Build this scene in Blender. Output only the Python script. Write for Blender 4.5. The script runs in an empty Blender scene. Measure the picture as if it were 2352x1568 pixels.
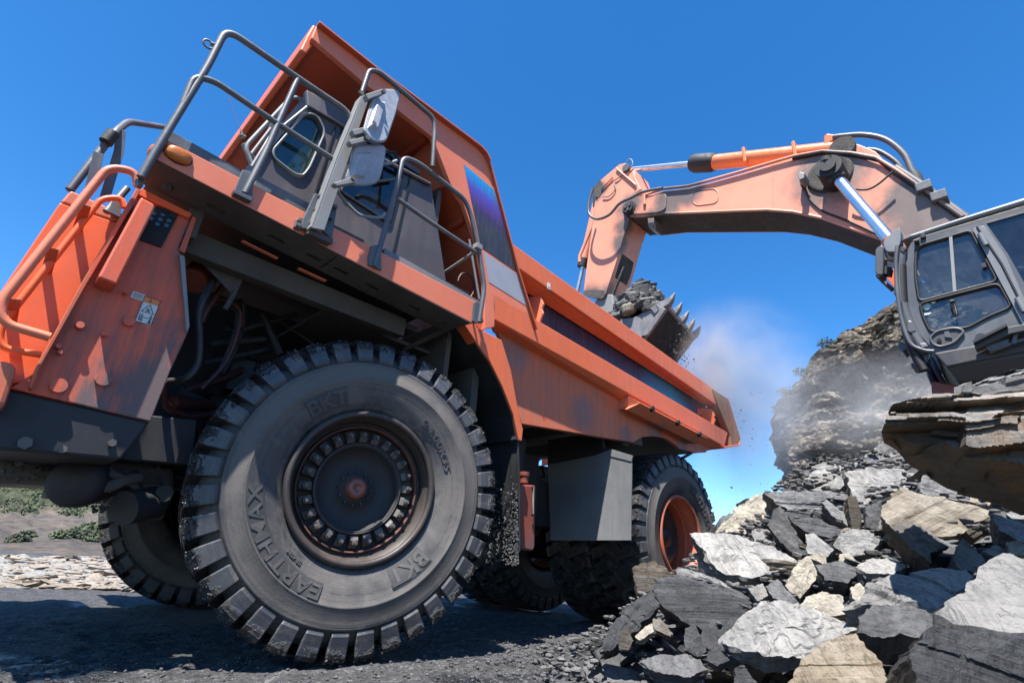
import bpy, bmesh, math, random
from mathutils import Vector, Matrix, noise
sc = bpy.context.scene
COL = sc.collection
PI = math.pi
# ------------------------------------------------------------------ camera, sky, sun, exposure
CP = Vector((-1.987, -3.317, 0.650))
YAW, PIT, ROL, FOC = 0.76393, 0.39954, 0.06866, 1192.1      # focal length for a picture 2352 wide
FW = Vector((math.sin(YAW)*math.cos(PIT), math.cos(YAW)*math.cos(PIT), math.sin(PIT)))
_r = Vector((math.cos(YAW), -math.sin(YAW), 0)); _u = _r.cross(FW)
RT = _r*math.cos(ROL) + _u*math.sin(ROL)
UP = -_r*math.sin(ROL) + _u*math.cos(ROL)
cam = bpy.data.cameras.new('camera'); cam.sensor_width = 36; cam.lens = 36*FOC/2352
cam.clip_start = 0.05; cam.clip_end = 8000
co = bpy.data.objects.new('camera', cam); COL.objects.link(co)
m = Matrix((RT, UP, -FW)).transposed().to_4x4(); m.translation = CP
co.matrix_world = m; sc.camera = co

SUN = Vector((-0.43, -0.22, 1)).normalized()
w = bpy.data.worlds.new('World'); sc.world = w; w.use_nodes = True
nt = w.node_tree; bg = nt.nodes['Background']
sky = nt.nodes.new('ShaderNodeTexSky'); sky.sky_type = 'NISHITA'; sky.sun_disc = False
sky.sun_elevation = math.asin(SUN.z); sky.sun_rotation = math.atan2(SUN.x, SUN.y)
sky.altitude = 900; sky.air_density = 1.0; sky.dust_density = 0.3; sky.ozone_density = 4.0
hs = nt.nodes.new('ShaderNodeHueSaturation'); hs.inputs['Saturation'].default_value = 1.30; hs.inputs['Hue'].default_value = .501; hs.inputs['Value'].default_value = 1.5
nt.links.new(sky.outputs[0], hs.inputs['Color']); nt.links.new(hs.outputs[0], bg.inputs[0]); bg.inputs[1].default_value = 0.066
sl = bpy.data.lights.new('sun', 'SUN'); sl.energy = 5.0; sl.angle = math.radians(0.5); sl.color = (1, 0.955, 0.89)
so = bpy.data.objects.new('sun', sl); COL.objects.link(so)
so.rotation_euler = SUN.to_track_quat('Z', 'Y').to_euler(); so.location = (-8, -6, 20)
sc.view_settings.view_transform = 'Standard'; sc.view_settings.look = 'None'
sc.view_settings.exposure = 1.4; sc.view_settings.gamma = 1.0
sc.cycles.volume_step_rate = 1.0; sc.cycles.volume_max_steps = 128
sc.cycles.max_bounces = 8; sc.cycles.volume_bounces = 4

# ------------------------------------------------------------------ survey helpers: sight a point of a real plane
def ray(x, y):
    return (FW + RT*((x-1176)/FOC) - UP*((y-784)/FOC)).normalized()
def AY(p, Y): d = ray(*p); return CP + d*((Y-CP.y)/d.y)
def AX(p, X): d = ray(*p); return CP + d*((X-CP.x)/d.x)
def AZ(p, Z): d = ray(*p); return CP + d*((Z-CP.z)/d.z)
def AD(p, D): return CP + ray(*p)*D
def AP(p, o, n): d = ray(*p); n = Vector(n); return CP + d*((Vector(o)-CP).dot(n)/d.dot(n))
def c1(x, y): return .35156*x, .35156*y
def c2(x, y): return 643.1+.27368*x, .27368*y
def c3(x, y): return .44942*x, 367.5+.44942*y
def c4(x, y): return 367.5+.35156*x, 321.6+.35156*y
def c5(x, y): return 367.5+.52735*x, 735+.52735*y
def c6(x, y): return 1102.5+.3322*x, 551.25+.3322*y
def b1(x, y): return 1286.25+.45312*x, 275.6+.45312*y
def b2(x, y): return 1892.6+.35147*x, 413.4+.35147*y
def b3(x, y): return 1056.6+.35162*x, 918.75+.35162*y
def b4(x, y): return 1378.1+.41423*x, 918.75+.41423*y
def b5(x, y): return .3557*x, 1010.6+.3557*y
def b6(x, y): return 1699.7+.35165*x, 643.1+.35165*y

# ------------------------------------------------------------------ materials
def _n(t, k, **kw):
    n = t.nodes.new(k)
    for a, b in kw.items(): setattr(n, a, b)
    return n
def mapping(t, scale=(1, 1, 1), coord='Object', rot=(0, 0, 0)):
    tc = _n(t, 'ShaderNodeTexCoord'); mp = _n(t, 'ShaderNodeMapping')
    mp.inputs['Scale'].default_value = scale; mp.inputs['Rotation'].default_value = rot
    t.links.new(tc.outputs[coord], mp.inputs[0]); return mp.outputs[0]
def noise_n(t, vec, scale, detail=6, rough=.6, dist=0):
    n = _n(t, 'ShaderNodeTexNoise'); n.inputs['Scale'].default_value = scale; n.inputs['Detail'].default_value = detail
    n.inputs['Roughness'].default_value = rough; n.inputs['Distortion'].default_value = dist
    t.links.new(vec, n.inputs['Vector']); return n.outputs['Fac']
def ramp(t, fac, stops, interp='LINEAR'):
    r = _n(t, 'ShaderNodeValToRGB'); r.color_ramp.interpolation = interp
    e = r.color_ramp.elements
    while len(e) < len(stops): e.new(.5)
    for i, (p, c) in enumerate(stops):
        e[i].position = p; e[i].color = (c, c, c, 1) if not hasattr(c, '__len__') else (*c, 1)
    t.links.new(fac, r.inputs[0]); return r.outputs[0]
def mixc(t, fac, a, b, mode='MIX'):
    m = _n(t, 'ShaderNodeMix', data_type='RGBA', blend_type=mode)
    for s, v in ((0, fac), (6, a), (7, b)):
        if hasattr(v, 'links'): t.links.new(v, m.inputs[s])
        elif s == 0: m.inputs[0].default_value = v
        else: m.inputs[s].default_value = (*v, 1)
    return m.outputs[2]
def math_n(t, op, a, b=0.0, clamp=False):
    m = _n(t, 'ShaderNodeMath', operation=op, use_clamp=clamp)
    for s, v in ((0, a), (1, b)):
        if hasattr(v, 'links'): t.links.new(v, m.inputs[s])
        else: m.inputs[s].default_value = v
    return m.outputs[0]
def bump(t, h, strength, dist, prev=None):
    b = _n(t, 'ShaderNodeBump'); b.inputs['Strength'].default_value = strength; b.inputs['Distance'].default_value = dist
    t.links.new(h, b.inputs['Height'])
    if prev: t.links.new(prev, b.inputs['Normal'])
    return b.outputs[0]
def newmat(name):
    mt = bpy.data.materials.new(name); mt.use_nodes = True
    t = mt.node_tree; return mt, t, t.nodes['Principled BSDF']

def paint(name, base, dirt=(.115, .108, .10), amt=.45, rough=.45, streak=(3, 3, .6), metal=0, fine=.12, mud=None, lo=.45, hi=.72):
    """weathered paint: patchy dust film, run-down streaks, chips; mud = (point, direction, from, to)"""
    mt, t, p = newmat(name)
    v = mapping(t); vs = mapping(t, streak)
    n1 = noise_n(t, v, 1.7, 8, .62, .3); n2 = noise_n(t, vs, 4.5, 8, .65); n3 = noise_n(t, v, 38, 5, .7)
    a = math_n(t, 'MULTIPLY', n1, .5); b = math_n(t, 'MULTIPLY', n2, .5); s = math_n(t, 'ADD', a, b)
    f = ramp(t, s, [(lo, 0), (hi, 1)])
    f = math_n(t, 'MULTIPLY', f, amt)
    g = ramp(t, n3, [(.62, 0), (.72, 1)]); g = math_n(t, 'MULTIPLY', g, fine)
    f = math_n(t, 'ADD', f, g, True)
    if mud:
        pt, dr, d0, d1 = mud
        geo = _n(t, 'ShaderNodeNewGeometry')
        sb = _n(t, 'ShaderNodeVectorMath', operation='SUBTRACT'); sb.inputs[1].default_value = pt
        t.links.new(geo.outputs['Position'], sb.inputs[0])
        dt = _n(t, 'ShaderNodeVectorMath', operation='DOT_PRODUCT'); dt.inputs[1].default_value = dr
        t.links.new(sb.outputs[0], dt.inputs[0])
        q = math_n(t, 'ADD', dt.outputs['Value'], math_n(t, 'MULTIPLY', math_n(t, 'SUBTRACT', s, .5), 1.3))
        mr = _n(t, 'ShaderNodeMapRange'); mr.inputs[1].default_value = d0; mr.inputs[2].default_value = d1
        t.links.new(q, mr.inputs[0])
        f = math_n(t, 'MAXIMUM', f, math_n(t, 'MULTIPLY', mr.outputs[0], .93))
    tint = mixc(t, ramp(t, n1, [(.3, 0), (.7, 1)]), tuple(c*.86 for c in base), tuple(min(1, c*1.1) for c in base))
    col = mixc(t, f, tint, dirt)
    t.links.new(col, p.inputs['Base Color'])
    rr = math_n(t, 'ADD', math_n(t, 'MULTIPLY', f, .5), rough, True); t.links.new(rr, p.inputs['Roughness'])
    p.inputs['Metallic'].default_value = metal
    h = math_n(t, 'ADD', math_n(t, 'MULTIPLY', f, .6), math_n(t, 'MULTIPLY', n3, .5))
    t.links.new(bump(t, h, .35, .004), p.inputs['Normal'])
    return mt
def soot(mt, spots, col=(.05, .045, .04), k=.93):
    t = mt.node_tree; p = t.nodes['Principled BSDF']; src = p.inputs['Base Color'].links[0].from_socket
    geo = _n(t, 'ShaderNodeNewGeometry'); v = mapping(t); nz = noise_n(t, v, 2.2, 9, .68, .3); acc = None
    for c, r in spots:
        d = _n(t, 'ShaderNodeVectorMath', operation='DISTANCE'); d.inputs[1].default_value = c; t.links.new(geo.outputs['Position'], d.inputs[0])
        q = math_n(t, 'DIVIDE', d.outputs['Value'], r); q = math_n(t, 'ADD', q, math_n(t, 'MULTIPLY', math_n(t, 'SUBTRACT', nz, .5), 1.1))
        m = _n(t, 'ShaderNodeMapRange'); m.interpolation_type = 'SMOOTHSTEP'; m.inputs[1].default_value = 1.2; m.inputs[2].default_value = .45; t.links.new(q, m.inputs[0])
        acc = m.outputs[0] if acc is None else math_n(t, 'MAXIMUM', acc, m.outputs[0])
    c = mixc(t, math_n(t, 'MULTIPLY', acc, k), src, mixc(t, nz, tuple(x*.7 for x in col), tuple(x*2.2 for x in col))); t.links.new(c, p.inputs['Base Color'])
def plain(name, base, rough=.5, metal=0, var=.25, scale=6, bs=.3, bd=.004, spec=None):
    mt, t, p = newmat(name)
    v = mapping(t); n1 = noise_n(t, v, scale, 8, .65); n2 = noise_n(t, v, scale*9, 6, .7)
    c = mixc(t, ramp(t, n1, [(.3, 0), (.7, 1)]), tuple(x*(1-var) for x in base), tuple(min(1, x*(1+var)) for x in base))
    t.links.new(c, p.inputs['Base Color']); p.inputs['Metallic'].default_value = metal
    t.links.new(math_n(t, 'ADD', math_n(t, 'MULTIPLY', n2, .25), rough-.12, True), p.inputs['Roughness'])
    t.links.new(bump(t, n2, bs, bd), p.inputs['Normal'])
    if spec is not None: p.inputs['Specular IOR Level'].default_value = spec
    return mt
def rockmat(name, face, dust, edge, stain=None, stain_amt=0., rough=.75, stainpos=.52, wet=0.):
    """slate: local z is the cleavage direction; broken edges show thin leaves, faces carry pale dust"""
    mt, t, p = newmat(name)
    v = mapping(t); vl = mapping(t, (1.0, 1.0, 16))
    oi = _n(t, 'ShaderNodeObjectInfo')
    ad = _n(t, 'ShaderNodeVectorMath', operation='ADD'); cm = _n(t, 'ShaderNodeVectorMath', operation='SCALE'); cm.inputs['Scale'].default_value = 37.
    cx = _n(t, 'ShaderNodeCombineXYZ')
    for i in range(3): t.links.new(oi.outputs['Random'], cx.inputs[i])
    t.links.new(cx.outputs[0], cm.inputs[0]); t.links.new(v, ad.inputs[0]); t.links.new(cm.outputs[0], ad.inputs[1]); v = ad.outputs[0]
    big = noise_n(t, v, 2.2, 8, .6, .4); mid = noise_n(t, v, 9, 9, .68, .2); fine = noise_n(t, v, 60, 5, .7)
    lam = noise_n(t, vl, 5, 8, .72, .15)
    tc = _n(t, 'ShaderNodeTexCoord'); sx = _n(t, 'ShaderNodeSeparateXYZ'); t.links.new(tc.outputs['Normal'], sx.inputs[0])
    az = math_n(t, 'ABSOLUTE', sx.outputs[2]); isface = ramp(t, az, [(.45, 0), (.8, 1)])
    geo = _n(t, 'ShaderNodeNewGeometry'); sg = _n(t, 'ShaderNodeSeparateXYZ'); t.links.new(geo.outputs['Normal'], sg.inputs[0])
    upf = ramp(t, math_n(t, 'ADD', sg.outputs[2], math_n(t, 'MULTIPLY', mid, .5)), [(.45, 0), (.95, 1)])
    c_edge = mixc(t, ramp(t, lam, [(.34, 0), (.43, .6), (.62, 1)]), edge, tuple(x*.85+.01 for x in face))
    c_face = mixc(t, ramp(t, mid, [(.35, 0), (.65, 1)]), tuple(x*.8 for x in face), tuple(x*1.18 for x in face))
    c = mixc(t, isface, c_edge, c_face)
    if stain:
        s = ramp(t, big, [(stainpos, 0), (stainpos+.12, 1)]); c = mixc(t, math_n(t, 'MULTIPLY', s, stain_amt), c, stain)
    du = math_n(t, 'MULTIPLY', upf, ramp(t, math_n(t, 'ADD', math_n(t, 'MULTIPLY', big, .6), math_n(t, 'MULTIPLY', mid, .4)), [(.36, .1), (.56, .9)]))
    c = mixc(t, du, c, dust)
    vd = mapping(t, (1.2, 7, 1), rot=(0, 0, .6)); sd = noise_n(t, vd, 2.4, 9, .72, .3)
    c = mixc(t, ramp(t, sd, [(.40, .55), (.52, 0)]), c, tuple(x*.5 for x in face))
    c = mixc(t, ramp(t, fine, [(.30, .45), (.48, 0)]), c, tuple(x*.4 for x in face))
    crk = ramp(t, noise_n(t, vd, .9, 5, .6, 1.6), [(.492, 0), (.5, 1), (.508, 0)])
    c = mixc(t, math_n(t, 'MULTIPLY', crk, .55), c, tuple(x*.25 for x in edge))
    t.links.new(c, p.inputs['Base Color'])
    t.links.new(math_n(t, 'ADD', math_n(t, 'MULTIPLY', mid, .3), rough-.15, True), p.inputs['Roughness'])
    b = bump(t, lam, .95, .03)
    b = bump(t, sd, .6, .02, b); b = bump(t, mid, .7, .03, b); b = bump(t, fine, .6, .006, b)
    t.links.new(b, p.inputs['Normal'])
    return mt

M = {}
M['orange'] = paint('orange_paint', (.66, .135, .045), amt=.42, rough=.42)
M['orange_front'] = paint('orange_front_paint', (.78, .115, .022), amt=.22, rough=.4)
M['orange_side'] = paint('orange_muddy_paint', (.70, .10, .03), dirt=(.10, .098, .10), amt=.8, rough=.45, streak=(5, 5, .5),
                         mud=((-1.62, .1, 1.9), (.72, 0, -.42), .0, .24), lo=.42, hi=.66)
M['orange_dusty'] = paint('orange_dusty_paint', (.62, .14, .055), dirt=(.17, .13, .11), amt=.8, rough=.5, streak=(4, 4, .35), lo=.40, hi=.72)
M['orange_under'] = paint('orange_under_paint', (.50, .085, .03), dirt=(.16, .12, .09), amt=.7, rough=.55, streak=(.5, 3, 3))
M['salmon'] = paint('faded_orange_paint', (.66, .175, .088), dirt=(.16, .13, .115), amt=.22, rough=.42, streak=(3, 3, 3))
M['boom'] = paint('boom_paint', (.70, .27, .165), dirt=(.22, .17, .14), amt=.35, rough=.4, streak=(3, 1.2, 1.2), lo=.5, hi=.62)
M['boom_orange'] = paint('cylinder_paint', (.62, .16, .045), dirt=(.3, .18, .12), amt=.5, rough=.35)
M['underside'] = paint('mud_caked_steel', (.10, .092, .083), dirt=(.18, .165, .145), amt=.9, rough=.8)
M['frame'] = paint('dirty_frame_steel', (.035, .037, .045), dirt=(.095, .09, .085), amt=.75, rough=.6)
M['rail'] = paint('grey_rail_paint', (.085, .09, .10), dirt=(.19, .18, .165), amt=.5, rough=.4)
M['rail_light'] = paint('dusty_steel', (.26, .26, .255), dirt=(.17, .165, .155), amt=.6, rough=.5)
M['mirror_shell'] = paint('mirror_shell', (.27, .29, .33), dirt=(.45, .46, .48), amt=.75, rough=.38, streak=(6, 6, 6), fine=.3)
M['cab'] = paint('cab_grey_paint', (.085, .072, .076), dirt=(.13, .115, .11), amt=.55, rough=.45)
M['cab_trim'] = plain('window_trim', (.36, .35, .34), .4)
M['seal'] = plain('black_rubber', (.012, .012, .013), .55)
M['beam'] = paint('sill_paint', (.14, .15, .165), dirt=(.22, .21, .20), amt=.5, rough=.6)
M['flap'] = paint('mudguard_rubber', (.17, .175, .18), dirt=(.27, .265, .26), amt=.5, rough=.6, streak=(4, 4, .5))
M['liner'] = paint('mud_liner', (.022, .024, .028), dirt=(.10, .10, .10), amt=.5, rough=.65, mud=((1.1, 0, .95), (0, 0, -1), -.1, .6))
M['tank'] = paint('tank_paint', (.42, .10, .06), dirt=(.12, .12, .125), amt=.7, rough=.5, mud=((1.6, .3, 1.0), (0, 0, -1), .0, .4))
M['amber'] = plain('amber_lens', (.80, .22, .03), .3)
M['chrome'] = plain('chrome_rod', (.62, .63, .65), .30, 1, .1)
M['grille'] = plain('grille_black', (.01, .01, .011), .7)
M['hose'] = plain('hose_rubber', (.06, .055, .055), .55)
M['hose_red'] = plain('red_hose', (.12, .032, .025), .5)
M['stripe_grey'] = paint('grey_stripe', (.27, .28, .31), dirt=(.33, .3, .3), amt=.3, rough=.4)
M['white'] = plain('white_sticker', (.72, .71, .68), .5, var=.1)
M['black'] = plain('black_print', (.015, .015, .015), .5)
M['sticker_orange'] = plain('sticker_orange', (.75, .2, .04), .5)
M['hub'] = paint('hub_dirt', (.045, .045, .048), dirt=(.10, .085, .07), amt=.8, rough=.7)
M['nut'] = paint('nut_dust', (.16, .14, .13), dirt=(.3, .27, .24), amt=.7, rough=.5)
M['rim_dark'] = paint('rim_dark', (.055, .045, .042), dirt=(.17, .11, .085), amt=.6, rough=.5)
M['rim_orange'] = paint('rim_orange', (.40, .105, .05), dirt=(.12, .075, .06), amt=.9, rough=.5)
M['hubcap'] = paint('hub_cap', (.42, .13, .09), dirt=(.5, .42, .38), amt=.6, rough=.35)

def grad_mat(name, axis_from, axis_to, stops):
    mt, t, p = newmat(name)
    geo = _n(t, 'ShaderNodeNewGeometry'); a = Vector(axis_from); d = Vector(axis_to)-a
    sb = _n(t, 'ShaderNodeVectorMath', operation='SUBTRACT'); sb.inputs[1].default_value = a
    t.links.new(geo.outputs['Position'], sb.inputs[0])
    dt = _n(t, 'ShaderNodeVectorMath', operation='DOT_PRODUCT'); dt.inputs[1].default_value = d/d.length_squared
    t.links.new(sb.outputs[0], dt.inputs[0])
    c = ramp(t, dt.outputs['Value'], stops)
    v = mapping(t, (9, 9, .8)); n = noise_n(t, v, 3, 8, .7)
    c = mixc(t, ramp(t, n, [(.46, 0), (.70, .6)]), c, (.13, .11, .115)); n5 = noise_n(t, mapping(t), 45, 5, .7); c = mixc(t, ramp(t, n5, [(.62, 0), (.68, .5)]), c, (.3, .2, .17))
    t.links.new(c, p.inputs['Base Color']); p.inputs['Roughness'].default_value = .35
    return mt
def tyremat(name):
    mt, t, p = newmat(name)
    v = mapping(t); big = noise_n(t, v, 2.5, 8, .62, .3); mid = noise_n(t, v, 11, 9, .7); fine = noise_n(t, v, 90, 4, .7)
    sx = _n(t, 'ShaderNodeSeparateXYZ'); tc = _n(t, 'ShaderNodeTexCoord'); t.links.new(tc.outputs['Object'], sx.inputs[0])
    r = math_n(t, 'SQRT', math_n(t, 'ADD', math_n(t, 'POWER', sx.outputs[0], 2.), math_n(t, 'POWER', sx.outputs[2], 2.)))
    rings = ramp(t, math_n(t, 'ADD', r, math_n(t, 'MULTIPLY', big, .05)), [(.55, .25), (.72, .55), (.84, .75), (.90, .25), (1., 0)])
    f = math_n(t, 'MULTIPLY', math_n(t, 'ADD', rings, math_n(t, 'MULTIPLY', math_n(t, 'SUBTRACT', big, .5), 1.8)), 1.35, True)
    rub = mixc(t, mid, (.022, .025, .030), (.06, .067, .078))
    c = mixc(t, f, rub, (.20, .178, .16))
    lugm = ramp(t, r, [(.89, 0), (.90, .8)]); c = mixc(t, lugm, c, mixc(t, big, (.055, .065, .08), (.14, .15, .17)))  # lug faces painted paler and bluish for the sky they reflect
    cxr = _n(t, 'ShaderNodeCombineXYZ'); t.links.new(math_n(t, 'MULTIPLY', r, 22.), cxr.inputs[0]); t.links.new(math_n(t, 'MULTIPLY', big, 1.2), cxr.inputs[1]); rn = noise_n(t, cxr.outputs[0], 2.2, 6, .7)
    c = mixc(t, ramp(t, rn, [(.34, .6), (.46, 0)]), c, (.035, .036, .04)); c = mixc(t, ramp(t, rn, [(.56, 0), (.68, .45)]), c, (.24, .215, .19))
    mud = ramp(t, math_n(t, 'ADD', mid, math_n(t, 'MULTIPLY', math_n(t, 'SUBTRACT', r, .98), 1.2)), [(.50, 0), (.56, 1)])
    rm = ramp(t, r, [(.97, 0), (1.0, 1)]); mud = math_n(t, 'MULTIPLY', mud, rm)
    c = mixc(t, math_n(t, 'MULTIPLY', mud, .9), c, (.014, .014, .015))
    scf = ramp(t, noise_n(t, mapping(t, (1, 1, 1)), 5.5, 10, .78, 1.4), [(.50, 0), (.60, .55)]); c = mixc(t, scf, c, (.21, .19, .17))
    pit = ramp(t, fine, [(.30, .7), (.40, 0)]); c = mixc(t, pit, c, (.03, .03, .032))
    t.links.new(c, p.inputs['Base Color'])
    t.links.new(math_n(t, 'ADD', math_n(t, 'MULTIPLY', f, .3), .42, True), p.inputs['Roughness'])
    b = bump(t, mud, .8, .02); b = bump(t, rn, .35, .008, b); b = bump(t, mid, .3, .006, b); b = bump(t, fine, .45, .003, b); t.links.new(b, p.inputs['Normal'])
    return mt
M['tyre'] = tyremat('tyre_rubber')
M['letter'] = plain('raised_lettering', (.115, .11, .105), .6)
M['letter_bg'] = plain('lettering_plate', (.075, .073, .072), .6)
def glassmat(name, tint, dark=.5, rough=.04, dcol=(.30, .33, .34)):
    mt = bpy.data.materials.new(name); mt.use_nodes = True; t = mt.node_tree; t.nodes.clear()
    o = _n(t, 'ShaderNodeOutputMaterial'); g = _n(t, 'ShaderNodeBsdfGlossy'); tr = _n(t, 'ShaderNodeBsdfTransparent'); mx = _n(t, 'ShaderNodeMixShader')
    df = _n(t, 'ShaderNodeBsdfDiffuse'); m2 = _n(t, 'ShaderNodeMixShader')
    lw = _n(t, 'ShaderNodeFresnel'); lw.inputs[0].default_value = 1.55
    tr.inputs[0].default_value = (*tint, 1); g.inputs['Roughness'].default_value = rough; g.inputs[0].default_value = (.9, .95, 1, 1)
    df.inputs[0].default_value = (*dcol, 1)
    v = mapping(t); n = noise_n(t, v, 7, 6, .7)
    t.links.new(ramp(t, n, [(.3, dark*.05), (.8, dark*.3)]), m2.inputs[0]); t.links.new(tr.outputs[0], m2.inputs[1]); t.links.new(df.outputs[0], m2.inputs[2])
    t.links.new(math_n(t, 'ADD', lw.outputs[0], .03), mx.inputs[0]); t.links.new(m2.outputs[0], mx.inputs[1]); t.links.new(g.outputs[0], mx.inputs[2]); t.links.new(mx.outputs[0], o.inputs[0])
    return mt
M['glass'] = glassmat('tinted_glass', (.42, .58, .60), 1.6, dcol=(.06, .14, .15))
M['glass_dark'] = glassmat('dark_glass', (.16, .22, .30), .2)
M['glass_clear'] = glassmat('dusty_glass', (.40, .48, .50), 1.0, dcol=(.16, .19, .20))

# ------------------------------------------------------------------ mesh builders
def empty(name, loc, label=None, cat=None, group=None):
    o = bpy.data.objects.new(name, None); COL.objects.link(o); o.location = loc; o.empty_display_size = .3
    tag(o, label, cat, group); return o
def tag(o, label=None, cat=None, group=None, kind=None):
    if label: o['label'] = label
    if cat: o['category'] = cat
    if group: o['group'] = group
    if kind: o['kind'] = kind
    return o
def setparent(o, par):
    if par is None: return
    bpy.context.view_layer.update()
    o.parent = par; o.matrix_parent_inverse = par.matrix_world.inverted()
class MB:
    def __init__(s): s.v = []; s.f = []; s.sm = []
    def add(s, vs, fs, smooth=False):
        b = len(s.v); s.v += [Vector(v) for v in vs]; s.f += [tuple(i+b for i in f) for f in fs]; s.sm += [smooth]*len(fs); return s
    def prism(s, poly, vec):
        poly = [Vector(p) for p in poly]; vec = Vector(vec); n = len(poly)
        return s.add(poly+[p+vec for p in poly], [tuple(range(n)), tuple(range(2*n-1, n-1, -1))]+[(i, i+n, (i+1) % n+n, (i+1) % n) for i in range(n)])
    def sheet(s, pts, vec, smooth=False):
        n = len(pts); vec = Vector(vec)
        return s.add([Vector(p) for p in pts]+[Vector(p)+vec for p in pts], [(i, i+1, i+1+n, i+n) for i in range(n-1)], smooth)
    def thick(s, pts, vec, th):
        """open polyline swept along vec with thickness vector th (or list)"""
        th = [Vector(t) for t in th] if hasattr(th[0], '__len__') else [Vector(th)]*len(pts)
        return s.prism([Vector(p) for p in pts]+[Vector(p)+t for p, t in reversed(list(zip(pts, th)))], vec)
    def box(s, c, size, rot=None):
        c = Vector(c); h = Vector(size)/2; vs = []
        for x in (-1, 1):
            for y in (-1, 1):
                for z in (-1, 1):
                    q = Vector((x*h.x, y*h.y, z*h.z)); q = (rot @ q) if rot else q; vs.append(c+q)
        return s.add(vs, [(0, 1, 3, 2), (4, 6, 7, 5), (0, 4, 5, 1), (2, 3, 7, 6), (0, 2, 6, 4), (1, 5, 7, 3)])
    def beam(s, a, b, w, h, up=(0, 0, 1)):
        a = Vector(a); b = Vector(b); d = (b-a); L = d.length; d.normalize()
        sd = d.cross(Vector(up)).normalized(); u = sd.cross(d)
        R = Matrix((d, sd, u)).transposed(); return s.box((a+b)/2, (L, w, h), R)
    def tube(s, pts, r, seg=10, closed=False, caps=True):
        pts = [Vector(p) for p in pts]; n = len(pts); rings = []; prev = None
        rs = r if hasattr(r, '__len__') else [r]*n
        for i in range(n):
            a = pts[i-1] if i or closed else pts[0]; b = pts[(i+1) % n] if i < n-1 or closed else pts[-1]
            d = (b-a).normalized()
            if prev is None: prev = d.orthogonal().normalized()
            prev = (prev-d*prev.dot(d)).normalized(); q = d.cross(prev)
            rings.append([pts[i]+(prev*math.cos(t)+q*math.sin(t))*rs[i] for t in [2*PI*k/seg for k in range(seg)]])
        vs = [v for rg in rings for v in rg]; fs = []
        for i in range(n if closed else n-1):
            j = (i+1) % n
            for k in range(seg):
                l = (k+1) % seg; fs.append((i*seg+k, i*seg+l, j*seg+l, j*seg+k))
        s.add(vs, fs, True)
        if caps and not closed: s.add(rings[0], [tuple(range(seg-1, -1, -1))]); s.add(rings[-1], [tuple(range(seg))])
        return s
    def lathe(s, prof, seg=64, o=(0, 0, 0), smooth=True, a0=0, a1=2*PI, axis='Y'):
        """prof = [(r, y)]; spun about local Y"""
        full = abs(a1-a0-2*PI) < 1e-6; n = len(prof); K = seg if full else seg+1; o = Vector(o); vs = []
        for k in range(K):
            t = a0+(a1-a0)*k/seg
            for r, y in prof:
                q = Vector((r*math.cos(t), y, r*math.sin(t)))
                if axis == 'Z': q = Vector((q.x, q.z, q.y))
                vs.append(o+q)
        fs = []
        for k in range(seg):
            j = (k+1) % K
            for i in range(n-1): fs.append((k*n+i, k*n+i+1, j*n+i+1, j*n+i))
        return s.add(vs, fs, smooth)
    def build(s, name, mat, par=None, label=None, bev=0, angle=35, local=None):
        me = bpy.data.meshes.new(name); vs = s.v
        me.from_pydata([tuple(v) for v in vs], [], s.f); me.materials.append(mat)
        me.polygons.foreach_set('use_smooth', s.sm)
        bm = bmesh.new(); bm.from_mesh(me); bmesh.ops.recalc_face_normals(bm, faces=bm.faces); bm.to_mesh(me); bm.free()
        o = bpy.data.objects.new(name, me); COL.objects.link(o)
        if local is not None: o.parent = local
        else: setparent(o, par)
        if label: o['label'] = label
        if bev:
            b = o.modifiers.new('bevel', 'BEVEL'); b.width = bev; b.segments = 2; b.limit_method = 'ANGLE'; b.angle_limit = math.radians(angle)
            b.harden_normals = False
        return o
def fillet(pts, r, n=5):
    """round the corners of an open polyline"""
    pts = [Vector(p) for p in pts]; out = [pts[0]]
    for i in range(1, len(pts)-1):
        a, b, c = pts[i-1], pts[i], pts[i+1]; d1 = (a-b); d2 = (c-b); q = min(r, d1.length*.49, d2.length*.49)
        p1 = b+d1.normalized()*q; p2 = b+d2.normalized()*q
        for k in range(n+1):
            t = k/n; out.append(p1*(1-t)**2+b*2*t*(1-t)+p2*t*t)
    out.append(pts[-1]); return out
def smooth_path(pts, n=6):
    pts = [Vector(p) for p in pts]; P = [pts[0]]+pts+[pts[-1]]; out = []
    for i in range(1, len(P)-2):
        for k in range(n):
            t = k/n; a, b, c, d = P[i-1:i+3]
            out.append(.5*((2*b)+(c-a)*t+(2*a-5*b+4*c-d)*t*t+(3*b-a-3*c+d)*t**3))
    out.append(pts[-1]); return out
def inset(poly, d):
    """shrink a planar 3-D polygon towards its centroid by a factor"""
    c = sum((Vector(p) for p in poly), Vector())/len(poly); return [c+(Vector(p)-c)*d for p in poly]
def rounded(poly, r, n=4):
    poly = [Vector(p) for p in poly]; out = []; N = len(poly)
    for i in range(N):
        a, b, c = poly[i-1], poly[i], poly[(i+1) % N]; d1 = a-b; d2 = c-b; q = min(r, d1.length*.45, d2.length*.45)
        p1 = b+d1.normalized()*q; p2 = b+d2.normalized()*q
        for k in range(n+1):
            t = k/n; out.append(p1*(1-t)**2+b*2*t*(1-t)+p2*t*t)
    return out
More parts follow.
